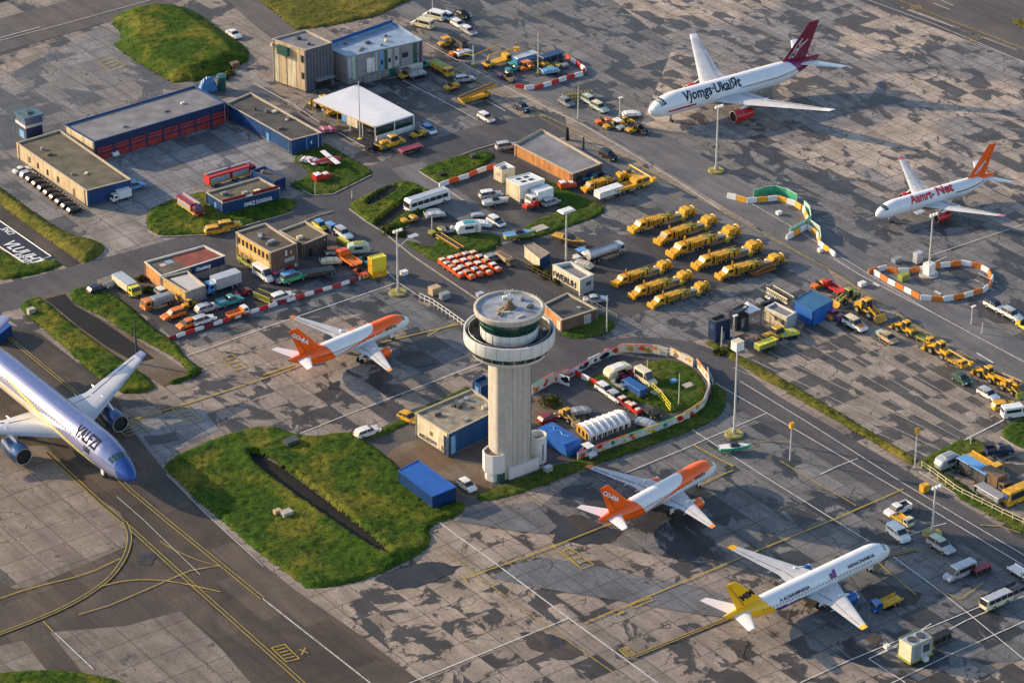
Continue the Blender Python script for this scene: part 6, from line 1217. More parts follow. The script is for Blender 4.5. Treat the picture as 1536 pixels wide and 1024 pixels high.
# ------------------------------------------------------------------ placements (photo pixel of the ground centre, heading)
S1 = 1.2
for a in [
 ('van', (CREAM,), 634, 41, 148, 'cream van with blue rear window, nearest the office block of the two vans'), ('van', (WHITE, 2.3, 2.7, LEMON), 652, 29, 148, 'white van with yellow band beside the cream van at the top'),
 ('car', (WHITE, 'suv'), 674, 31, 'A', 'white four wheel drive first in the white line at the top'), ('car', (WHITE, 'estate'), 688, 40, 'A', 'white estate car in the middle of the white line at the top'),
 ('car', (SILVER, 'estate', WHITE, PINK), 703, 50, 'A', 'silver white estate with a pink bonnet at the end of the white line'), ('car', (BLACKP, 'saloon'), 694, 25, 'A', 'black saloon behind the white line of cars at the top'),
 ('tug', (YELLOW2, DGREY, YELLOW), 668, 69, 'b', 'dirty yellow tug with canopy left of the yellow barrier arm'), ('tug', (ORANGE,), 685, 83, 'B', 'orange yellow tug at the foot of the yellow barrier arm'), ('trailer', (DGREY, BLACKP), 687, 70, 'A', 'black covered trailer with red lamp by the barrier arm'), ('dolly', (SILVER, GREYP), 697, 84, 'B', 'grey hull on a trailer beside the orange tug'),
 ('truck', (YELLOW, 'tip', YELLOW2, 3.6, OLIVE), 663, 110, 'A', 'yellow tipper truck on the grey yard by the office block'), ('car', (SILVER, 'estate'), 697, 122, 20, 'silver estate car parked behind the yellow tipper truck'), ('tug', (YELLOW2,), 677, 134, 'B', 'yellow tug with dark seat in the middle of the grey yard'), ('conveyor', (YELLOW,), 715, 149, 'B', 'bright yellow belt loader alone on the grey yard'),
 ('car', (WHITE, 'estate', None, ORANGE), 729, 180, 'A', 'white car with orange bonnet near the end of the yard line'), ('car', (WHITE, 'hatch', SKYB, BLUE), 643, 198, 'A', 'white and blue hatchback beside the white canopy shelter'), ('car', (NAVY, 'hatch', None, SILVER), 784, 165, 'A', 'dark blue hatchback on the edge of the service road'),
 ('tug', (TEAL,), 637, 101, 'B', 'teal tug against the corner of the coloured office block'), ('tug', (YELLOW2, DGREY, BROWNP), 609, 116, 'B', 'brown roofed yellow tug under the wall of the coloured office block'), ('dolly', (SILVER, WHITE), 626, 115, 30, 'pale round cargo dolly beside the coloured office block'),
 ('loader', (YELLOW,), 484, 163, 'a', 'yellow wheel loader under the white canopy'), ('tug', (YELLOW,), 500, 172, 'b', 'yellow tug under the edge of the white canopy'), ('pushback', (YELLOW,), 585, 219, 'B', 'yellow tow tractor with black deck in front of the white canopy'), ('tug', (BLACKP,), 560, 224, 'B', 'black tug at the front corner of the white canopy'), ('trailer', (DRED, DRED), 616, 228, 'B', 'dark red low trailer on the worn tarmac below the canopy', 1, {'h': 1.3}), ('tug', (YELLOW2, BROWNP), 627, 205, 'B', 'brown and yellow tug at the white wall of the canopy'), ('dolly', (PINK, WHITE), 491, 200, 20, 'pink and white cargo dolly between the blue annexe and the canopy'),
 ('truck', (YELLOW2, 'boom', YELLOW), 746, 98, 'B', 'dirty yellow boom truck at the left of the equipment park'), ('trailer', (SKYB, SILVER), 788, 95, 'B', 'long trailer with blue grey cover in the equipment park'), ('tug', (TEAL, DGREY, TEAL), 769, 107, 'B', 'teal canopied tug in front of the blue grey trailer'), ('tug', (ORANGE, DGREY, ORANGE), 789, 105, 'B', 'orange canopied tug in front of the blue grey trailer'), ('trailer', (NAVY, DBLUE), 827, 94, 'B', 'dark blue covered trailer inside the red and white barriers'), ('tug', (YELLOW,), 813, 98, 'A', 'yellow tug between the two covered trailers'), ('tug', (GREYP,), 842, 100, 'A', 'grey tug at the bend of the red and white barriers'), ('tug', (OLIVE, DGREY), 832, 104, 'B', 'olive tug beside the dark blue covered trailer'), ('dolly', (SKYB, TEAL), 826, 111, 20, 'pale blue cargo dolly standing behind the red and white barriers'), ('tug', (PURPLE, DGREY), 757, 116, 'B', 'purple grey tug at the edge of the equipment park'), ('tug', (BROWNP, DGREY), 764, 121, 'A', 'brown tug beside the service road kerb'),
 ('car', (PALEGREEN, 'suv'), 885, 156, 'A', 'pale green four wheel drive behind its pale green twin'), ('car', (PALEGREEN, 'suv', CREAM), 899, 166, 'A', 'pale green four wheel drive with cream roof near the far apron edge'), ('car', (GREYP, 'hatch'), 849, 157, 'A', 'small grey hatchback behind the lamp post by the service road'), ('lattice', (OLIVE, 3.2), 866, 148, 20, 'olive green lattice frame lying behind the pale green cars'), ('car', (BLACKP, 'suv', NAVY), 913, 238, 'A', 'black four wheel drive behind the brown brick workshop'),
 ('tug', (ORANGE, DGREY), 905, 186, 20, 'orange tug at the left of the tug cluster by the far apron'), ('tug', (YELLOW2, DGREY), 916, 192, 'B', 'dirty yellow tug at the front of the tug cluster'), ('tug', (SILVER, DGREY, WHITE), 926, 193, 'A', 'white canopied tug in the tug cluster'), ('loader', (YELLOW,), 938, 188, 'B', 'yellow wheel loader in the tug cluster under the short mast', .7), ('tug', (YELLOW, BLACKP), 950, 198, 'b', 'yellow and black tug at the right of the tug cluster'), ('tug', (BLACKP, DGREY), 962, 199, 'A', 'black tug at the right end of the tug cluster'), ('dolly', (WHITE, SILVER), 947, 176, 10, 'white cargo dolly just in front of the far airliner'),
 ('car', (SILVER, 'suv'), 760, 224, 20, 'silver four wheel drive beside the left wall of the brown workshop'), ('cart', (ORANGER, WHITE), 851, 282, 20, 'orange cart with white cover by the front corner of the brown workshop', 1.4), ('tug', (TEAL, DGREY), 882, 270, 'B', 'teal tug against the dark wall of the brown workshop'), ('car', (NAVY, 'hatch'), 893, 265, 'B', 'navy hatchback against the dark wall of the brown workshop'),
 ('sweeper', (), 906, 279, 'b', 'yellow snow sweeper parked next to the brown workshop', .72), ('truck', (YELLOW, 'boom', YELLOW), 955, 273, 'A', 'yellow boom truck standing across the end of the workshop'), ('trailer', (WHITE, WHITE), 913, 296, 'B', 'white covered trailer beside the snow sweeper at the workshop'), ('truck', (YELLOW2, 'flat', YELLOW2), 940, 286, 'B', 'dirty yellow flatbed truck behind the white covered trailer'),
 ('car', (SILVER, 'suv', WHITE), 736, 297, 20, 'silver four wheel drive with white roof in the fenced car park'), ('boat', (WHITE, SILVER), 744, 307, 22, 'slim white hull on a trailer in the fenced car park'), ('car', (WHITE, 'estate', None, NAVY), 744, 336, 'A', 'white estate with navy bonnet on the side road'), ('caravan', (WHITE, TEAL), 703, 350, 15, 'white caravan with teal rooflight on the short grass'), ('dolly', (WHITE, WHITE), 723, 341, -10, 'white cargo dolly beside the caravan on the grass'), ('dolly', (SILVER, GREYP), 717, 326, 10, 'grey cargo dolly on the tarmac behind the caravan', .8), ('coach', (), 641, 309, 'B', 'white coach parked by the ditch island'), ('dolly', (CREAM, WHITE), 651, 321, 15, 'cream cargo dolly in front of the coach', .9), ('dolly', (SILVER, CREAM), 653, 327, 15, 'long pale cargo dolly below the cream cargo dolly'), ('tug', (YELLOW2, ORANGE), 613, 333, 'B', 'yellow and orange tug on the grass below the coach'), ('lattice', (YELLOW2, 4.6), 675, 367, 'A', 'yellow lattice conveyor lying on the short grass', (1, .9, .8)), ('tug', (OLIVE, DGREY), 655, 351, 'B', 'olive tug beside the top of the yellow lattice conveyor'), ('tug', (SILVER, DGREY), 673, 349, 10, 'silver tug behind the yellow lattice conveyor'),
 ('car', (GREYP, 'hatch'), 739, 391, 'B', 'grey hatchback behind the rows of orange red carts'), ('truck', (BROWNP, 'tip', TAN), 758, 394, 'A', 'brown tipper truck right of the rows of orange red carts', .8), ('boat', (OLIVE, SKYB), 780, 358, 22, 'olive hull with pale blue deck by the fenced yard', 1.4),
 ('truck', (WHITE, 'box', WHITE, 3.0), 808, 304, 'b', 'white box truck in front of the large white cabin'), ('cart', (RED, ORANGE), 796, 312, 'b', 'red cart at the nose of the white box truck', 1.3), ('car', (SILVER, 'hatch'), 826, 307, 'B', 'silver hatchback behind the white box truck'),
 ('truck', (SILVER, 'tank', SILVER, 4.6), 908, 386, 'B', 'silver tanker truck left of the snow sweepers'), ('tug', (WHITE, TEAL, SKYB), 872, 388, 'B', 'white tug with pale blue canopy left of the tanker'), ('boat', (BROWNP, YELLOW2), 855, 368, -30, 'brown and yellow hull lying by the tall square headed lamp', 1.6), ('car', (SILVER, 'saloon'), 893, 453, 10, 'silver saloon parked beside the brick hut'), ('dolly', (CREAM, WHITE), 875, 402, -30, 'cream cargo dolly behind the lettered open cabin'),
 ('conveyor', (mat('rusty_orange_paint', (.36, .13, .02), .6, var=.5),), 1146, 409, 'B', 'dark orange belt loader beside the last snow sweeper of the upper row', .85),
 ('loader', (OLIVE, YELLOW2), 1270, 453, 'b', 'olive yellow wheel loader at the head of the loader line', 1.0), ('loader', (), 1302, 472, 'A', 'yellow wheel loader second from the head of the loader line', 1.15), ('car', (WHITE, 'suv', CREAM, ORANGE), 1282, 492, 'A', 'white and orange four wheel drive under the loader line', 1.35), ('car', (TAN, 'hatch'), 1332, 511, 'A', 'tan hatchback on the parking ground below the loader line'), ('loader', (), 1357, 499, 'a', 'yellow wheel loader at the start of the middle loader group', .95), ('truck', (YELLOW2, 'flat', OLIVE), 1385, 512, 'A', 'dirty yellow flatbed truck in the middle loader group', .8), ('loader', (), 1408, 532, 'a', 'large yellow wheel loader with raised arm in the middle loader group', 1.05), ('truck', (YELLOW, 'boom', YELLOW2), 1432, 546, 'A', 'yellow boom truck at the end of the middle loader group', .85), ('loader', (), 1480, 568, 'a', 'yellow wheel loader at the start of the lower loader group', .98), ('conveyor', (YELLOW,), 1498, 576, 'A', 'yellow belt loader in the lower loader group'), ('loader', (YELLOW2, OLIVE), 1516, 588, 'A', 'dirty yellow wheel loader at the end of the lower loader group', .85),
 ('car', (DGREEN, 'hatch'), 1442, 572, 'A', 'dark green hatchback on the parking ground below the loader line'), ('car', (WHITE, 'estate', SILVER), 1482, 595, 'A', 'white estate with silver roof right of the dark green hatchback'), ('car', (YELLOW, 'estate'), 1505, 612, 20, 'yellow estate car at the corner of the parking ground'), ('van', (WHITE,), 1524, 624, 15, 'white van at the corner of the parking ground'), ('car', (WHITE, 'suv', NAVY), 1492, 464, 'A', 'white and navy four wheel drive on the apron right of the teardrop barrier'), ('car', (WHITE, 'suv', SILVER), 1517, 477, 'A', 'white and silver four wheel drive near the right edge of the apron'), ('tug', (LEMON, DGREY), 1536, 493, 'A', 'lemon yellow tug cut by the right edge of the frame'),
 ('pushback', (YELLOW2,), 1161, 508, 'B', 'dirty yellow tow tractor beside the lemon topped trailer'), ('trailer', (OLIVE, LEMON), 1149, 523, 'B', 'covered trailer with lemon yellow top on the parking ground', .85), ('dolly', (LEMON, SKYB), 1183, 505, 20, 'lemon cargo dolly with blue deck beside the tow tractor'), ('truck', (RED, 'flat', RED), 1250, 436, 'a', 'red flatbed truck behind the blue marquee', .8), ('tug', (ORANGE, WHITE), 1229, 431, 'B', 'orange and white tug behind the blue marquee'), ('tug', (GREYP, WHITE), 1147, 454, 'B', 'grey tug left of the white site cabin'), ('lattice', (CREAM, 3), 1170, 448, 'A', 'cream lattice frame behind the white site cabin'), ('tug', (ORANGE, OLIVE), 1240, 476, 'A', 'orange and olive tug at the front corner of the blue marquee'), ('cart', (PURPLE, PINK), 1254, 479, 'A', 'purple cart with pink cover right of the blue marquee', 1.4),
 ('truck', (YELLOW, 'flat', YELLOW2, 4.2), 1475, 702, 'A', 'yellow flatbed truck on the fenced lot at the right'), ('trailer', (DGREY, SKYB), 1462, 716, 'A', 'long trailer with blue cover on the fenced lot at the right', 1.2, {'L': 3.6, 'h': 2.7}), ('truck', (BROWNP, 'box', BROWNP, 3.0), 1495, 732, 'A', 'brown box truck behind the blue covered trailer'), ('trailer', (GREYP, STEEL), 1485, 748, 'A', 'grey skip trailer in front of the brown box truck', 1.1, {'h': 1.9}), ('van', (YELLOW, 2.9, 3.4), 1529, 750, 'B', 'tall yellow van at the right edge of the frame'), ('pickup', (NAVY,), 1499, 680, 15, 'navy pickup on the dark lot below the round grass island'), ('caravan', (SILVER, GREYP), 1421, 700, 'B', 'silver caravan on the grass at the right', 1.15),
 ('pickup', (WHITE,), 1346, 769, 'b', 'white pickup with black load bed by the lower road'), ('truck', (CREAM, 'flat', YELLOW2, 3.0), 1353, 784, 'A', 'cream and yellow flatbed truck between the white pickup and the white van', .85), ('van', (WHITE, 2.0, 2.3), 1347, 806, -60, 'small white van in front of the nose of the yellow tailed airliner'), ('car', (SILVER, 'suv', PALEGREEN), 1411, 824, 'A', 'silver four wheel drive at the foot of the lower right mast', 1.3), ('van', (SILVER, 2.5, 3.3), 1439, 864, 'b', 'large silver van on the stand at the lower right', 1.08), ('truck', (WHITE, 'flat', WHITE, 3.0), 1531, 864, 'A', 'white flatbed truck cut by the right edge of the frame', .9), ('coach', (CREAM, 3.6, 2.2), 1494, 906, 'B', 'cream minibus on the white lines at the lower right', .98), ('truck', (BLUE, 'flat', YELLOW2), 1328, 910, 'b', 'blue and yellow flatbed truck by the blue engine', .95), ('genset', (), 1372, 984, 'B', 'silver plant unit with olive frame at the bottom right', 1.15), ('trailer', (BLACKP, BLACKP), 1410, 963, 'B', 'black covered trailer behind the silver plant unit', .8), ('trailer', (BLACKP, DRED), 1472, 860, 'B', 'dark red and black covered trailer behind the large silver van', .7),
 ('car', (WHITE, 'estate'), 551, 652, 'B', 'white estate car by the utility building left of the tower', 1.3), ('car', (YELLOW, 'hatch'), 612, 630, -40, 'yellow hatchback at the corner of the utility building'), ('car', (WHITE, 'hatch'), 700, 732, 'A', 'white hatchback between the blue container and the tower'), ('boat', (GREENP, WHITE), 1103, 677, 10, 'small green hull on the apron under the tall white headed mast'),
 ('truck', (LEMON, 'box', CREAM, 4.0, SILVER), 191, 436, 'A', 'lemon and cream box truck at the entrance of the left car park', 1.1, {'h': 2.5}), ('car', (NAVY, 'hatch'), 146, 438, 'B', 'navy hatchback behind the end of the grass bank'), ('lattice', (WHITE, 2), 164, 428, 40, 'white lattice scrap beside the lemon and cream truck'), ('car', (WHITE, 'hatch'), 244, 444, 'A', 'white hatchback under the left wall of the orange annexe'), ('truck', (ORANGE, 'tip', GREYP, 3.4, GREYP), 236, 460, 'b', 'orange cabbed truck with grey body left of the annexe'), ('car', (ORANGE, 'suv'), 260, 477, 'b', 'orange four wheel drive on the yard edge'), ('car', (SILVER, 'estate'), 311, 466, 'B', 'silver estate car in front of the annexe', 1.3), ('loader', (YELLOW, ORANGE), 286, 462, 'B', 'small yellow loader at the front corner of the annexe', .7), ('car', (ORANGE, 'hatch'), 281, 490, 'b', 'orange hatchback by the end of the red and white barrier line'), ('car', (WHITE, 'suv', SILVER), 306, 485, 'B', 'white four wheel drive behind the red and white barrier line', 1.2), ('truck', (WHITE, 'flat', ORANGE, 3), 357, 474, 'B', 'white cabbed truck with orange bed by the barrier line', .85), ('truck', (SKYB, 'box', SILVER, 3.8, SILVER), 333, 434, 'b', 'pale blue truck with grey box behind the orange workshop', 1.15), ('pickup', (TEAL, SILVER), 345, 456, 'B', 'teal pickup beside the silver estate car', 1.25), ('tug', (DRED,), 363, 443, 'B', 'dark red tug behind the teal pickup'), ('car', (WHITE, 'estate'), 423, 449, 'B', 'white estate car beside the red and white barrier line', 1.3), ('lattice', (OLIVE, 2.2), 397, 450, -40, 'olive frame lying left of the white estate car'),
 ('van', (WHITE, 2.4, 2.8), 396, 417, 'A', 'white van parked along the yellow brick building'), ('car', (PURPLE, 'suv', PINK, SKYB), 415, 421, 'A', 'purple and blue four wheel drive by the front of the brick building'), ('car', (GREENP, 'suv', SKYB), 440, 421, 'B', 'green four wheel drive with pale blue roof by the brick building', 1.4), ('trailer', (BROWNP, DGREY), 474, 414, 20, 'long low brown trailer right of the green four wheel drive', 1.1, {'L': 4, 'h': 1.4}), ('pickup', (OLIVE,), 372, 397, 'A', 'olive pickup along the wall of the brick building'), ('tug', (OLIVE, DGREY), 388, 384, 'A', 'olive tug behind the olive pickup'),
 ('car', (LEMON, 'hatch', SKYB), 481, 342, 'A', 'lemon hatchback with blue roof behind the dark store'), ('car', (NAVY, 'estate', SKYB), 499, 347, 'A', 'navy estate with pale roof in the row behind the dark store'), ('car', (WHITE, 'suv', SILVER), 515, 355, 'A', 'white four wheel drive at the end of the row behind the dark store'), ('trailer', (YELLOW2, LEMON), 515, 367, 'A', 'lemon topped covered trailer at the side of the road', .6), ('car', (WHITE, 'estate', ORANGE), 505, 381, 10, 'white estate with orange roof right of the dark store', 1.2), ('caravan', (PALEGREEN, OLIVE), 538, 380, 10, 'pale green caravan left of the yellow box billboard', 1.1), ('truck', (ORANGER, 'flat', ORANGE, 3.2), 523, 395, 'a', 'orange red flatbed truck left of the yellow box billboard'), ('dolly', (CREAM, TAN), 497, 397, 10, 'beige cargo dolly left of the orange red flatbed truck'), ('tug', (ORANGER, OLIVE), 541, 414, 'A', 'orange and olive tug at the end of the barrier line'), ('tug', (TEAL, SKYB), 549, 396, 'A', 'teal tug under the yellow box billboard'),
 ('car', (YELLOW, 'estate'), 325, 349, 20, 'yellow estate car on the road below the grass island', 1.3), ('car', (YELLOW2, 'suv'), 344, 343, 20, 'dirty yellow four wheel drive in front of the yellow estate'), ('lightplane', (), 490, 249, 30, 'red and white light aircraft on the grass below the blue annexe', .95), ('cart', (RED, WHITE), 483, 270, 'B', 'white and red cart on the grass in front of the light aircraft', 1.5), ('dolly', (WHITE, PINK), 465, 246, -20, 'white and pink cargo dolly left of the light aircraft'),
 ('truck', (RED, 'fire', RED, 3.6), 332, 274, 'B', 'red fire engine behind the lettered blue building'), ('truck', (RED, 'fire', RED, 3.2), 363, 265, 'B', 'red fire engine nearest the blue annexe'), ('truck', (DRED, 'fire', DRED, 3.8), 287, 317, 'A', 'dark red fire engine standing on the grass island'), ('truck', (WHITE, 'box', WHITE, 2.8), 181, 300, 'b', 'white box truck at the end wall of the tan building', .88), ('pickup', (SKYB, BLUE), 200, 284, 'B', 'pale blue pickup behind the end wall of the tan building'), ('van', (WHITE, 2.2, 2.4), 168, 231, 'A', 'white van in front of the first red hangar door', .95), ('car', (WHITE, 'saloon'), 351, 55, 'A', 'white saloon on the tarmac right of the grass mound'),
 ('trailer', (BLUE, BLUE), 952, 589, 'A', 'blue covered trailer inside the painted hoarding', 1.0), ('caravan', (CREAM, WHITE), 926, 563, 'b', 'large cream caravan with flat roof inside the painted hoarding', (1.3, 1.3, .95)), ('van', (CREAM, 2.7, 2.6), 968, 573, 'A', 'cream van facing the tower side inside the painted hoarding', 1.1), ('car', (WHITE, 'estate'), 908, 588, 'A', 'white estate behind the row of barriers inside the hoarding'), ('car', (WHITE, 'hatch', SILVER), 923, 599, 'A', 'white hatchback ahead of the white estate inside the hoarding'), ('tug', (DRED,), 942, 566, 'B', 'dark red tug between the cream caravan and the cream van'), ('tug', (GREYP, WHITE), 929, 580, 'A', 'grey tug at the end of the blue covered trailer'), ('cart', (DRED, CREAM), 938, 608, 'A', 'dark red cart ahead of the white hatchback', 1.2), ('cart', (RED, CREAM), 953, 618, 'A', 'bright red cart with cream cover at the end of the line', 1.2), ('loader', (YELLOW2, TAN), 852, 630, 'A', 'tan loader left of the ribbed white tent', .8), ('dolly', (GREYP, SILVER), 870, 622, 20, 'grey cargo dolly behind the tan loader'), ('car', (DRED, 'hatch'), 822, 632, 'B', 'dark red hatchback right of the tower shaft'), ('tug', (WHITE, DGREY, WHITE), 882, 683, 'A', 'white canopied tug at the end of the painted hoarding'), ('dolly', (SILVER, GREYP), 968, 640, -30, 'silver cargo dolly by the painted hoarding'), ('truck', (BLACKP, 'flat', DGREY, 2.8), 975, 622, 'A', 'black flatbed truck beside the yellow barrier frame', .9),
]:
    kind, args, px, py, hd, label = a[:6]; sc_ = a[6] if len(a) > 6 else S1*(.93 if kind in ('truck', 'trailer', 'coach', 'loader', 'pushback') else 1)
    put(kind, args, px, py, hd, label, sc_, kw=a[7] if len(a) > 7 else None)
SW = [((945.5, 350), (1039.5, 322), 'first'), ((985, 368), (1071, 335), 'second'), ((1004, 387), (1106, 352), 'third'), ((1041, 405), (1140, 374), 'fourth'), ((1076, 420), (1173, 393), 'fifth')]
SW2 = [((920, 431), (1004, 402), 'first'), ((946, 449), (1035, 418), 'middle'), ((975, 463), (1060.6, 434), 'last')]
for row, rows in (('upper right', SW), ('lower left', SW2)):
    for (a, b, which) in rows:
        p, q = g(*a), g(*b); d = p-q; m_ = (a[0]+b[0])/2, (a[1]+b[1])/2
        put('sweeper', (), *m_, math.degrees(math.atan2(d.y, d.x)), f'{which} yellow snow sweeper from the top in the {row} row', (d.length/18.0, d.length/18.0*.86, d.length/18.0*.80))
for j, (a, b) in enumerate((((667, 399), (688, 414)), ((680, 396), (704, 417)), ((691, 393), (716, 413)), ((702, 390), (730, 411)), ((713, 388), (743, 406)))):
    for i in range(4):
        t_ = i/3; put('cart', (ORANGER, (CREAM, WHITE, TAN, SILVER)[(i*3+j) % 4]), a[0]+(b[0]-a[0])*t_, a[1]+(b[1]-a[1])*t_, 'A', 'orange red cart with pale cover in the packed rows by the grass', 1.12)
DK = ['white saloon at the far end of the line along the tan building', 'pale grey hatchback second in the line along the tan building']
for i in range(10):
    x, y = 33+8.8*i, 258+6.7*i
    lab = DK[i] if i < 2 else 'dark hatchback in the line along the tan building'
    put('car', ((WHITE, SILVER)[i] if i < 2 else BLACKP, 'saloon' if i == 0 else 'hatch', None, None if i < 2 else None) if i < 2 else (BLACKP, 'hatch'), x, y, 'B', lab, 1.0)
# ------------------------------------------------------------------ lamp masts and poles
def mast(px, py, yt, label, style='flood', base='pad', arm=None, m=POLE, name='lamp_post', r=.19, cat='lamp post'):
    h = height_for(px, py, yt); t = thing(name, label, cat, g(px, py), BB, 'lamp masts on the apron' if name == 'lamp_post' else None)
    MB().tube((0, 0, 0), (0, 0, h), r*1.35, m, r1=r*.8, n=10).build('pole', t, smooth=True)
    if base == 'pad': MB().lathe([(2.0, 0), (2.0, .35), (1.8, .45), (.01, .45)], 20, mat('mast_base_yellow', (.32, .28, .08), .8, var=.5)).build('base', t); MB().tube((0, 0, .4), (0, 0, 1.4), .45, CONC).build('collar', t)
    if base == 'block': MB().lathe([(2.3, 0), (2.3, .3), (.01, .3)], 20, CONC).build('base', t); MB().box(-1, 1, -1, 1, .3, 3.0, WHITE).build('block', t)
    if base == 'small': MB().lathe([(.6, 0), (.6, .3), (.01, .3)], 12, LEMON).build('base', t)
    if style == 'flood':
        MB().box(-1.1, 1.1, -.15, .15, h-.2, h+.05, STEEL).build('crossarm', t)
        for x in (-.9, 0, .9): MB().box(x-.35, x+.35, -.7, -.1, h-.1, h+.45, LIGHTW, .08, .08).build('floodlight', t)
    elif style == 'box': MB().box(-1.0, 1.0, -.9, .9, h-.3, h+1.6, WHITE).build('lamp_box', t); MB().box(-1.05, 1.05, -.95, .95, h+1.6, h+1.75, CREAM).build('lamp_box_roof', t)
    elif style == 'panel': MB().box(-1.9, 1.9, -1.2, 1.2, h, h+.35, WHITE, .3, .3).build('lamp_head', t)
    elif style == 'lamp': MB().box(-.25, .9, -.25, .25, h-.1, h+.15, LIGHTW).build('lamp_head', t)
    elif style == 'ylamp': MB().box(-.45, .45, -.35, .35, h-.2, h+1.0, YELLOW).build('lamp_head', t)
    if arm: MB().tube((0, 0, arm[0]*h), (arm[1], arm[2], arm[0]*h+1.5), .1, POLE).build('arm', t); MB().box(arm[1]-.3, arm[1]+2.0, arm[2]-.7, arm[2]+.7, arm[0]*h+1.4, arm[0]*h+1.65, SILVER).build('arm_lamp', t)
    return t
mast(1074, 257, 160, 'tall white mast on a round base below the far airliner', 'flood', 'pad')
mast(1393, 412, 322, 'tall mast on a white concrete block inside the teardrop barrier', 'flood', 'block', arm=(.93, -3.0, 2.2))
mast(597, 440, 346, 'tall floodlight mast with a side arm at the corner of the left stand', 'flood', 'pad', arm=(.72, 4, .5))
mast(1101, 652, 522, 'tall mast with a white box head below the parking ground', 'box', 'pad')
mast(1398, 801, 730, 'mast with a pale lamp arm at the lower right road', 'flood', 'pad')
mast(206, 545, 480, 'dark grey lamp post rising behind the wing tip of the lavender airliner', None, None, r=.22, m=DGREY)
mast(849, 396, 316, 'slim green mast with square white head beside the tanker', 'panel', None)
mast(540, 209, 122, 'thin white flagpole in front of the canopy shelter', None, 'small', r=.12, name='flagpole', cat='flagpole')
mast(807, 110, 50, 'thin pole on a lemon base inside the equipment park', None, 'small', r=.12, name='marker_pole', cat='pole')
mast(710, 97, 68, 'short white post carrying the yellow barrier arm', None, 'small', r=.15, name='marker_pole', cat='pole')
mast(867, 178, 130, 'white pole with a round mirror beside the service road', None, None, r=.13, name='marker_pole', cat='pole')
mast(929, 187, 147, 'pole standing in the middle of the tug cluster', 'lamp', None, r=.12)
mast(1372, 702, 648, 'yellow headed lamp post on the verge by the silver caravan', 'ylamp', None, r=.14)
mast(1185, 690, 640, 'small yellow headed lamp post on the apron by the lower road', 'ylamp', None, r=.13)
mast(910, 498, 443, 'bare pole on the grass beside the brick hut', None, None, r=.12, name='marker_pole', cat='pole')
mast(1100, 514, 474, 'lamp post in front of the dark booths', 'lamp', None, r=.15)
mast(1082, 522, 490, 'thin pole in front of the teal booth', None, None, r=.12, name='marker_pole', cat='pole')
mast(1018, 608, 560, 'thin pole on the grass inside the painted hoarding', None, None, r=.1, name='marker_pole', cat='pole')
mast(971, 556, 540, 'short pole at the back of the painted hoarding', None, None, r=.1, name='marker_pole', cat='pole')
mast(1457, 486, 460, 'small white pole below the teardrop barrier', 'lamp', None, r=.12)
mast(1473, 500, 484, 'short white pole right of the small lamp pole', None, None, r=.12, name='marker_pole', cat='pole')
mast(649, 21, -4, 'thin pole behind the white vans at the top', None, None, r=.12, name='marker_pole', cat='pole')
mast(648, 345, 326, 'grey post under the coach', None, None, r=.12, name='marker_pole', cat='pole')
mast(1456, 668, 652, 'short pole on the grass beside the silver caravan', None, None, r=.12, name='marker_pole', cat='pole')
mast(1378, 770, 757, 'small dark pole near the white pickup', None, None, r=.1, name='marker_pole', cat='pole', m=DGREY)
mast(851, 210, 192, 'thick black post behind the brown workshop', None, None, r=.4, name='marker_pole', cat='pole', m=BLACKP)
mast(875, 224, 206, 'dark slim post behind the brown workshop', None, None, r=.25, name='marker_pole', cat='pole', m=DGREY)
mast(473, 292, 273, 'thin pale post on the grass below the light aircraft', None, None, r=.1, name='marker_pole', cat='pole')
mast(528, 298, 286, 'short white sign post at the junction kerb', None, None, r=.12, name='marker_pole', cat='pole')
t = thing('barrier_arm', 'yellow swing barrier arm reaching over the yard exit', 'barrier', g(710, 97), 0)
P0 = g(710, 97); e0 = g(688, 79, 2.6)-P0; e1 = g(752, 66, 2.6)-P0
MB().tube((0, 0, 2.6), (e1.x, e1.y, 2.6), .16, YELLOW).build('arm', t); MB().tube((0, 0, 2.6), (e0.x*.9, e0.y*.9, 2.5), .16, YELLOW).build('arm', t); MB().box(-.3, .3, -.3, .3, 0, 2.7, WHITE).build('housing', t)
# ------------------------------------------------------------------ barriers, walls, fences
def along(pts, step):
    P = [g(*p) for p in pts]; out = []; acc = 0.0
    for a, b in zip(P, P[1:]):
        L = (b-a).length; d = (b-a)/L; s = step-acc if out else 0
        while s < L: out.append((a+d*s, math.atan2(d.y, d.x))); s += step
        acc = (L-(s-step)) if out else 0
    return out
def barrier_run(pts, cols, label, group, step=2.1, h=.9, w_=.45, name='traffic_barrier'):
    protos = {}
    for i, (p, a) in enumerate(along(pts, step)):
        ci = i % len(cols); m = cols[ci]; key = m.name
        if key not in protos: protos[key] = (MB().prof([(-step*.49, 0), (-step*.49, .25), (-step*.47, h), (step*.47, h), (step*.49, .25), (step*.49, 0)], w_, m, .1, top=.55).mesh(name), MB().box(-step*.3, step*.3, -w_*.16, w_*.16, h, h+.06, m).mesh('cap'))
        o = thing(name, f'{m.name.split("_paint")[0].replace("_", " ")} {label}', 'barrier', p, a, group)
        b = link('body', protos[key][0], o); link('cap', protos[key][1], o)
barrier_run([(258, 509), (280, 501), (345, 480), (420, 456), (500, 432), (556, 414)], (DRED, WHITE, RED, WHITE), 'block in the barrier line across the left car park', 'red and white barriers across the left car park', 2.4, .8)
barrier_run([(1309, 409), (1325, 405), (1342, 409), (1365, 409), (1402, 402), (1444, 397), (1467, 401), (1482, 409), (1488, 420), (1485, 430), (1475, 438), (1444, 447), (1412, 452), (1381, 449), (1360, 438), (1334, 425), (1313, 412)], (ORANGE, WHITE), 'block in the teardrop barrier round the mast', 'orange and white barriers in the teardrop', 2.6, 1.15, .7)
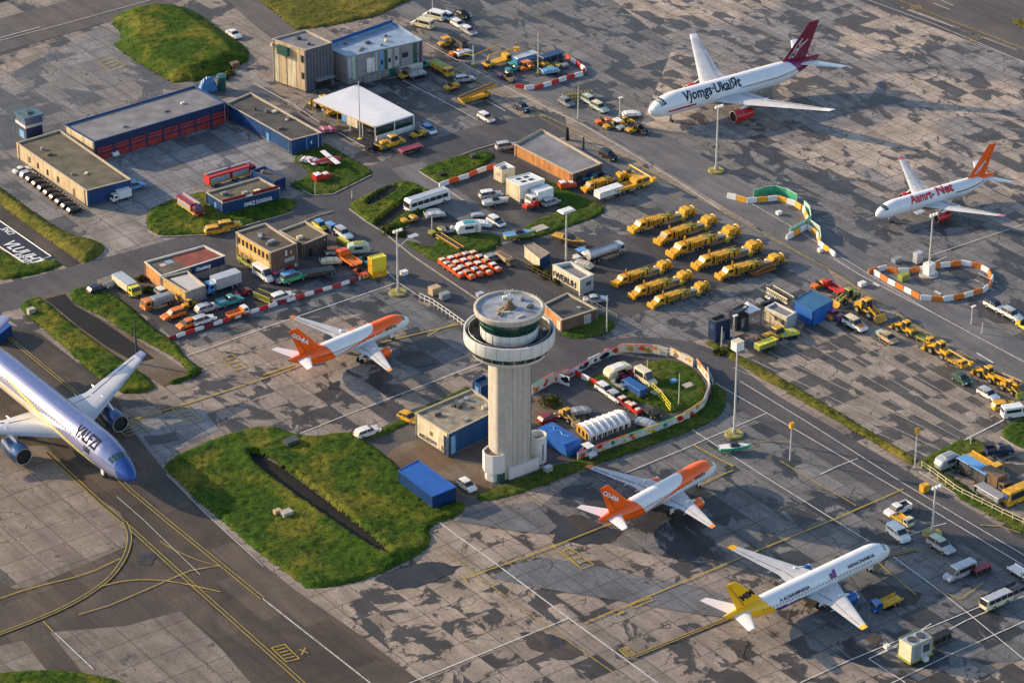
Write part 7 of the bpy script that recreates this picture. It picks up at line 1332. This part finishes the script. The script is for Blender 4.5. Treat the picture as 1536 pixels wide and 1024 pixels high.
barrier_run([(780, 132), (793, 134), (808, 133), (822, 129), (839, 123), (855, 118), (872, 114), (877, 106), (868, 99), (860, 94), (853, 89)], (RED, WHITE), 'block in the curved barrier round the equipment park', 'red and white barriers round the equipment park', 2.6, 1.1, .7)
barrier_run([(666, 278), (680, 273), (700, 267), (713, 261), (724, 257), (738, 253)], (WHITE, ORANGER), 'block in the barrier behind the fenced car park', 'orange and white barriers by the cream cabin', 3.0, 1.1, .7)
barrier_run([(866, 563), (878, 569), (900, 580)], (RED, WHITE), 'block in the barrier inside the painted hoarding', 'red and white barriers inside the hoarding', 2.6, 1.1, .7)
OA = mat('amber_paint', (.75, .36, .03), .45)
barrier_run([(1098, 298), (1122, 304), (1148, 302), (1166, 300), (1192, 308), (1206, 317), (1211, 330), (1211, 342), (1184, 357)], (WHITE, OA), 'block in the winding barrier by the service road', 'amber and white winding barriers', 2.6, 1.25, .8)
barrier_run([(1213, 344), (1226, 353), (1230, 368), (1257, 388)], (WHITE, OA), 'block in the short barrier tail by the service road', 'amber and white barrier tail', 2.4, 1.1, .7)
GREENM = mat('green_mesh', (.04, .36, .2), .7, var=.3)
def screen(pts, h, label, m, cap=None, name='mesh_screen', cat='screen'):
    P = [g(*p) for p in pts]; c = P[0].copy(); t = thing(name, label, cat, c, 0); w_ = MB(); 
    for a, b in zip(P, P[1:]):
        d = (b-a).normalized(); q = Vector((-d.y, d.x, 0))*.06; a_, b_ = a-c, b-c
        w_.slab([(a_-q)[:2], (b_-q)[:2], (b_+q)[:2], (a_+q)[:2]], .1, h, m)
    w_.build('panel', t); 
    MB().path([Vector((p.x-c.x, p.y-c.y, h)) for p in P], .09, cap or STEEL).build('top_rail', t)
    for p in P: MB().tube((p.x-c.x, p.y-c.y, 0), (p.x-c.x, p.y-c.y, h+.05), .08, cap or STEEL).build('post', t)
    return t
MINT = mat('mint_paint', (.35, .6, .45), .5)
screen([(1130, 298), (1150, 292), (1163, 291), (1180, 296), (1195, 304)], 2.2, 'green mesh screen behind the winding barrier', GREENM, MINT)
screen([(1206, 312), (1214, 320), (1216, 334), (1206, 342), (1184, 353)], 1.9, 'pale green mesh screen at the bend of the winding barrier', MINT, MINT)
screen([(1215, 340), (1229, 350), (1231, 365)], 1.8, 'short pale mesh screen beside the barrier tail', PALEGREEN, MINT)
def fence(pts, h, label, m=STEEL, gap=2.2, rails=(.5, 1.0), r=.045, name='railing', mesh=None):
    P = [g(*p) for p in pts]; c = P[0].copy(); t = thing(name, label, 'fence', c, 0)
    L = [p for p, a in along(pts, gap)]; proto = MB().tube((0, 0, 0), (0, 0, h), r*1.3, m, n=5).mesh('post')
    for p in L[:90]: o = link('post', proto, t); o.location = p-c
    for z in rails: MB().path([Vector((p.x-c.x, p.y-c.y, z*h)) for p in P], r, m, n=5).build('rail', t)
    if mesh:
        w_ = MB()
        for a, b in zip(P, P[1:]):
            d = (b-a).normalized(); q = Vector((-d.y, d.x, 0))*.02; a_, b_ = a-c, b-c
            w_.slab([(a_-q)[:2], (b_-q)[:2], (b_+q)[:2], (a_+q)[:2]], .05, h*.95, mesh)
        w_.build('mesh_panel', t)
    return t
fence([(630, 449), (650, 459), (672, 474), (697, 492)], 1.6, 'white railing along the edge of the left stand', WHITE, 1.6, (.45, 1), .07)
fence([(1080, 506), (1110, 492), (1140, 482), (1172, 484)], 1.9, 'grey wire fence in front of the white site cabin', GREYP, 1.3, (.1, .5, 1))
fence([(1172, 484), (1205, 482), (1213, 486)], 1.9, 'short wire fence beside the blue marquee', GREYP, 1.3, (.1, 1))
fence([(1306, 482), (1390, 524), (1445, 562), (1560, 634)], 1.5, 'dark wire fence along the loader line', DGREY, 2.2, (.5, 1))
fence([(1382, 702), (1398, 712), (1436, 740), (1500, 772), (1560, 800)], 1.6, 'pale rail fence along the lot at the right', CREAM, 2.6, (.55, 1), .07)
fence([(745, 378), (770, 392), (800, 410), (826, 424)], 1.6, 'rusty rail fence in front of the cream store container', BROWNP, 2.2, (.5, 1))
fence([(868, 448), (905, 470), (925, 480)], 1.5, 'light rail fence behind the brick hut', STEEL, 2.2, (.5, 1))
fence([(906, 538), (935, 524), (985, 526), (1030, 540), (1062, 562), (1070, 580)], 1.5, 'white railing outside the painted hoarding', WHITE, 2.4, (.5, 1), .05)
fence([(978, 586), (992, 600), (1006, 618)], 2.0, 'yellow barrier frame on the grass inside the hoarding', LEMON, 1.2, (.2, .6, 1), .08)
# painted hoarding: panels with splashes of colour
HW = mat('hoarding_cream', (.6, .56, .5), .6, var=.2); HG = mat('hoarding_grey', (.5, .52, .5), .6, var=.15)
hr = random.Random(5)
def hoarding(pts, step, h, where, group, base, cols, dens):
    for i, (p, a) in enumerate(along(pts, step)):
        t = thing('hoarding_panel', f'{where}', 'hoarding', p, a, group)
        MB().box(0, step*.985, -.07, .07, 0, h, base).build('panel', t)
        MB().box(0, step*.985, -.1, .1, h, h+.1, hr.choice(cols)).build('top_strip', t)
        for k in range(dens):
            x, z, r = hr.uniform(.5, step-.5), hr.uniform(.5, h-.4), hr.uniform(.3, .75); m = hr.choice(cols); n_ = 9
            for s in (-1, 1):
                P = [(x+r*(1+.35*math.sin(3*q+k))*math.cos(q*2*math.pi/n_)*1.2, s*.085, max(.1, min(h-.05, z+r*(1+.3*math.cos(2*q+k))*math.sin(q*2*math.pi/n_)))) for q in range(n_)]
                MB().add(P, [tuple(range(n_))], m).build('painted_motif', t)
hoarding([(866, 690), (905, 676), (980, 650), (1026, 632)], 4.2, 1.9, 'pale panel of the straight painted hoarding beside the airliner stand', 'panels of the straight painted hoarding', HG, (RED, GREENP, YELLOW, TEAL, RED, LEMON, ORANGER), 3)
hoarding([(1026, 632), (1055, 612), (1064, 590), (1062, 572)], 3.6, 2.1, 'cream panel at the right bend of the painted hoarding', 'panels of the right bend of the hoarding', HW, (RED, ORANGER, YELLOW2, HG), 2)
hoarding([(1062, 572), (1050, 556), (1020, 540), (985, 531), (950, 529), (918, 533)], 3.6, 1.9, 'cream panel with red motifs at the back of the painted hoarding', 'panels at the back of the hoarding', HW, (RED, ORANGER, YELLOW2, CREAM, ORANGE), 2)
hoarding([(918, 533), (895, 543), (866, 560)], 3.6, 1.8, 'grey panel with dark scrawls near the tower end of the hoarding', 'panels at the tower end of the hoarding', HG, (TXT_D, NAVY, WHITE, PINK), 4)
hoarding([(798, 592), (822, 578), (836, 573)], 3.6, 2.4, 'cream panel with orange motifs beside the tower shaft', 'panels beside the tower shaft', HW, (ORANGER, GREENP, RED, ORANGE), 3)
hoarding([(836, 573), (850, 578)], 3.2, 2.4, 'white panel with navy scrawls beside the tower shaft', 'scrawled panels beside the tower shaft', WHITE, (NAVY, TXT_D), 5)
# ribbed white tent
rt = thing('ribbed_tent', 'long white ribbed tent shelter with open yellow end beside the hoarding', 'tent', g(902, 648), 0); c = g(902, 648)
P = [g(864, 647, 0)-c, g(884, 664, 0)-c, g(946, 640, 0)-c, g(926, 625, 0)-c]
RT = ribbed_mat('ribbed_tent_fabric', (.62, .66, .66), (.2, .28, .3), 2.2, 0, .5)
hT = 2.35; rings = []
l0, l1, r0, r1 = P[0], P[3], P[1], P[2]
for k in range(15):
    f = k/14; a = l0.lerp(l1, f); b = r0.lerp(r1, f); hh = hT+(.12 if k % 2 else 0); m_ = (a+b)/2
    rings.append([(a.x, a.y, 0), (a.x, a.y, hh*.72), (a.x*.7+b.x*.3, a.y*.7+b.y*.3, hh*.98), (m_.x, m_.y, hh*1.06), (a.x*.3+b.x*.7, a.y*.3+b.y*.7, hh*.98), (b.x, b.y, hh*.72), (b.x, b.y, 0)])
MB().loft(rings, TARPW, cap=False).build('fabric', rt)
for k in range(0, 15, 1): MB().path([Vector((p[0], p[1], p[2]+.06)) for p in rings[k]], .09, WHITE if k % 2 else GREYP).build('rib', rt)
MB().add([Vector(p)*.999 for p in rings[0]], [tuple(range(7))], YELLOW2).build('end_wall', rt)
e0 = Vector(rings[0][0]); e1 = Vector(rings[0][6]); dd = (e1-e0); nn = Vector((dd.y, -dd.x, 0)).normalized()
for u in (.15, .45, .72): MB().slab([(e0+dd*u)[:2], (e0+dd*(u+.18))[:2], (e0+dd*(u+.18)+nn*-.1)[:2], (e0+dd*u+nn*-.1)[:2]], .3, 1.6, BLACKP).build('opening', rt)
s0 = Vector(rings[0][6]); s1 = Vector(rings[14][6]); ds = s1-s0; ns = Vector((ds.y, -ds.x, 0)).normalized()
for k in range(7):
    u = .05+k*.135; MB().slab([(s0+ds*u+ns*.05)[:2], (s0+ds*(u+.09)+ns*.05)[:2], (s0+ds*(u+.09)-ns*.05)[:2], (s0+ds*u-ns*.05)[:2]], .1, 1.1, BLACKP).build('side_opening', rt)
# blue tarpaulin covered coach body by the tower
bt_ = thing('covered_coach', 'bright blue tarpaulin covered coach beside the tower foot', 'covered vehicle', g(839, 668), 0)
pa, pb = g(815, 655), g(862, 684); ang = math.atan2((pb-pa).y, (pb-pa).x); LL = (pb-pa).length/2; bt_.rotation_euler.z = ang
MB().prof([(-LL, .3), (-LL, 2.4), (-LL+.4, 2.9), (LL-.9, 2.9), (LL-.2, 2.3), (LL, 1.4), (LL, .3)], 4.2, TARPB, .35).build('tarpaulin', bt_, smooth=True)
MB().path([(-LL+1.2, .2, 2.93), (-LL+2.2, .9, 2.94), (-LL+3.4, -.1, 2.94), (-LL+4.6, .8, 2.94), (-LL+6, .1, 2.94), (-LL+7.4, .7, 2.93)], .12, SKYB).build('tarpaulin_fold', bt_)
for x in (-LL+1.5, LL-1.8):
    for s in (-1, 1): MB().tube((x, s*1.9-.15, .45), (x, s*1.9+.15, .45), .45, TYRE, n=12).build('wheel', bt_)
# rolled blue sheeting and tank on the hangar roof end
ts = thing('tarpaulin_heap', 'crumpled blue tarpaulin heap at the end of the hangar roof', 'tarpaulin', g(312, 136), 0); mb = MB(); vs = []; hh = random.Random(3); N_ = 14
for i in range(N_):
    for j in range(8): vs.append((-2.8+5.6*i/(N_-1), -1.3+2.6*j/7, max(.05, (1-abs(i/(N_-1)*2-1)**3)*(1-abs(j/7*2-1)**3)*(3.5+hh.uniform(-.4, .5)))))
mb.add(vs, [(i*8+j, (i+1)*8+j, (i+1)*8+j+1, i*8+j+1) for i in range(N_-1) for j in range(7)], mat('tarp_bright', (.04, .22, .5), .5, var=.4, sc=.8)).build('sheet', ts); ts.rotation_euler.z = BB
tk = thing('water_tank', 'dark teal round water tank next to the blue tarpaulin heap', 'tank', g(333, 134), 0); MB().lathe([(1.1, 0), (1.1, 3.6), (1.3, 3.7), (1.3, 4.0), (.01, 4.2)], 16, DGREEN).build('shell', tk, smooth=True); MB().lathe([(1.32, 3.7), (1.32, 4.0)], 16, SKYB).build('rim', tk)
# black board with white scrawl lying on the left verge
bb = thing('ground_board', 'black ground board with white scrawled lettering at the left edge', 'sign', g(20, 365), 0); c = g(20, 365)
P = [g(*p)-c for p in ((-40, 305), (-40, 345), (40, 398), (77, 386))]
MB().slab([(p.x, p.y) for p in P], .02, .25, mat('board_black', (.008, .01, .022), .6)).build('panel', bb); MB().path([Vector((p.x, p.y, .27)) for p in P+P[:1]], .12, WHITE).build('border', bb)
xd = (g(70, 385)-g(0, 340)); yd = Vector((-xd.y, xd.x, 0)).normalized(); xd.normalize()
for k, (tx, px, py, sz) in enumerate((('VLUUHTMI', 2, 367, 4.6), ('IDCIITI', 18, 384, 2.6), ('SNCI', 0, 345, 2.4))):
    flat_text(tx, TXT_W, bb, g(px, py)-c+Vector((0, 0, .26)), xd, yd, sz, bold=.02, shear=.2, sx=.8)
# boat shaped scrap, pallets and small things spread over the yards
def crate(px, py, label, m, s=(1.6, 1.2, .9), hd='B', lid=None):
    t = thing('crate', label, 'crate', g(px, py), head(hd)); MB().box(-s[0]/2, s[0]/2, -s[1]/2, s[1]/2, .12, s[2], m).build('box', t); MB().box(-s[0]/2-.05, s[0]/2+.05, -s[1]/2-.05, s[1]/2+.05, s[2], s[2]+.12, lid or m).build('lid', t)
    for x in (-s[0]*.35, s[0]*.35): MB().box(x-.1, x+.1, -s[1]/2, s[1]/2, 0, .12, BROWNP).build('runner', t)
for a in ((1386, 737, 'yellow equipment crate on the verge of the lower right road', YELLOW, (1.6, 1.2, 1.6)), (1148, 350, 'small white crate on the apron inside the winding barrier', WHITE, (1.2, 1, .8)) if False else (1168, 322, 'small white crate on the apron inside the winding barrier', WHITE, (1.2, 1, .8)), (1293, 429, 'white crate on the service road by the red truck', WHITE), (1376, 394, 'white and black crate beside the mast block', SILVER, (1.8, 1.4, 2.6)), (1345, 393, 'grey crate at the edge of the teardrop barrier', GREYP, (2.2, 1.4, 1.0)), (1355, 420, 'olive crate inside the teardrop barrier', OLIVE, (2.4, 1.6, 1.5)), (720, 445, 'pale crate on the road behind the tower', SILVER), (652, 441, 'tan crate beside the road railing', TAN, (2.4, 1.8, 1.8)), (667, 448, 'grey crate beside the road railing', GREYP, (2.2, 1.5, 1.4)), (430, 775, 'grey concrete cover on the large grass bank', CONC, (2.2, 1.6, 1.3)), (416, 773, 'pink crate on the large grass bank', TAN, (1.4, 1, 1.3)), (437, 668, 'dark grey crate on the top edge of the large grass bank', DGREY, (3, 2, 1.4)), (47, 472, 'grey stone block at the end of the left grass bank', CONC, (1.6, 1.2, 1.5)), (1320, 502, 'pale green crate left of the tan hatchback', PALEGREEN), (1230, 378, 'white crate near the barrier tail', WHITE, (1, 1, .8)), (810, 345, 'pale slab crate on the grass below the white box truck', CONC, (3.4, 2.4, .5)), (1330, 972, 'white crate left of the plant unit', WHITE, (.9, .9, .7)), (1388, 991, 'white crate in front of the plant unit', WHITE, (1, .8, .7)), (822, 708, 'white crate on the grass right of the tower foot', SILVER, (1.5, 1.2, 1.3)), (710, 238, 'dark crate on the grass by the side road', DGREY, (1.6, 1.1, 1.1)), (663, 265, 'black crate at the corner of the side road', BLACKP), (560, 398, 'white crate under the yellow box billboard', WHITE, (1, .8, .8)), (606, 412, 'white crate on the road beside the corner mast', WHITE), (985, 590, 'pale slab crate on the grass inside the hoarding', CONC, (2.4, 1.6, .4)), (1032, 580, 'grey slab crate on the grass near the hoarding bend', CONC, (2.2, 1.6, .4)), (1010, 575, 'blue crate on the grass inside the hoarding', SKYB, (1.2, 1, .8)), (240, 80, 'dark crate on the top grass mound', DGREY, (1.4, 1, 3.6)) if False else (352, 101, 'brown crate at the foot of the top grass mound', BROWNP, (2.2, 1.6, 1.3))):
    crate(*a)
# shrubs along ditches and road edges
LEAF = grass_mat('shrub_leaves', (.03, .05, .012), (.09, .09, .02), (.2, .15, .03), 8); BARK = mat('shrub_bark', (.09, .06, .04), .9)
def shrub(px, py, r, h, label, seed):
    q = random.Random(seed); t = thing('shrub', label, 'shrub', g(px, py), 0, None); mb = MB(); st = MB()
    for k in range(5): a = q.uniform(0, 6.28); st.tube((0, 0, 0), (r*.5*math.cos(a), r*.5*math.sin(a), h*.7), .06, BARK, r1=.02, n=5)
    for k in range(int(170*r)):
        a = q.uniform(0, 6.28); rr_ = r*math.sqrt(q.random())*q.uniform(.6, 1.1); z = q.uniform(.12, 1)*h*(1-.5*(rr_/r)**2)
        c_ = Vector((rr_*math.cos(a), rr_*math.sin(a), z)); u = Vector((q.uniform(-1, 1), q.uniform(-1, 1), q.uniform(-.4, 1))).normalized()*q.uniform(.18, .36); v = u.cross(Vector((q.uniform(-1, 1), q.uniform(-1, 1), 1))).normalized()*q.uniform(.12, .25)
        mb.add([c_-u, c_+v, c_+u, c_-v], [(0, 1, 2, 3)], LEAF)
    st.build('stem', t); mb.build('foliage', t)
for i, (x, y, r, h, lb) in enumerate(((585, 348, 2.6, 1.6, 'dry yellowish shrub at the tip of the ditch island'), (600, 352, 1.8, 1.2, 'green shrub at the road side of the ditch island'), (805, 405, 1.8, 1.1, 'green shrub by the rusty rail fence'), (822, 415, 2.0, 1.2, 'dark shrub below the lettered cabin'), (840, 424, 1.6, 1.2, 'shrub in front of the lettered cabin'), (335, 118, 1.8, 1.3, 'brownish shrub beside the water tank'), (345, 112, 1.6, 1.1, 'shrub at the foot of the grass mound'), (826, 605, 2.6, 1.4, 'brown shrub right of the tower shaft'), (655, 625, 1.4, 1.1, 'shrub behind the utility building'), (632, 632, 1.2, 1.0, 'small shrub left of the utility building'), (688, 606, 1.4, 1.2, 'shrub at the back wall of the utility building'), (1080, 530, 1.6, 1.0, 'shrub at the corner of the parking ground'), (1098, 524, 1.5, .9, 'shrub under the dark booths'), (224, 437, 1.6, 1.1, 'shrub under the orange workshop wall'), (212, 420, 1.4, 1.1, 'shrub at the corner of the orange workshop'))): shrub(x, y, r, h, lb, i)
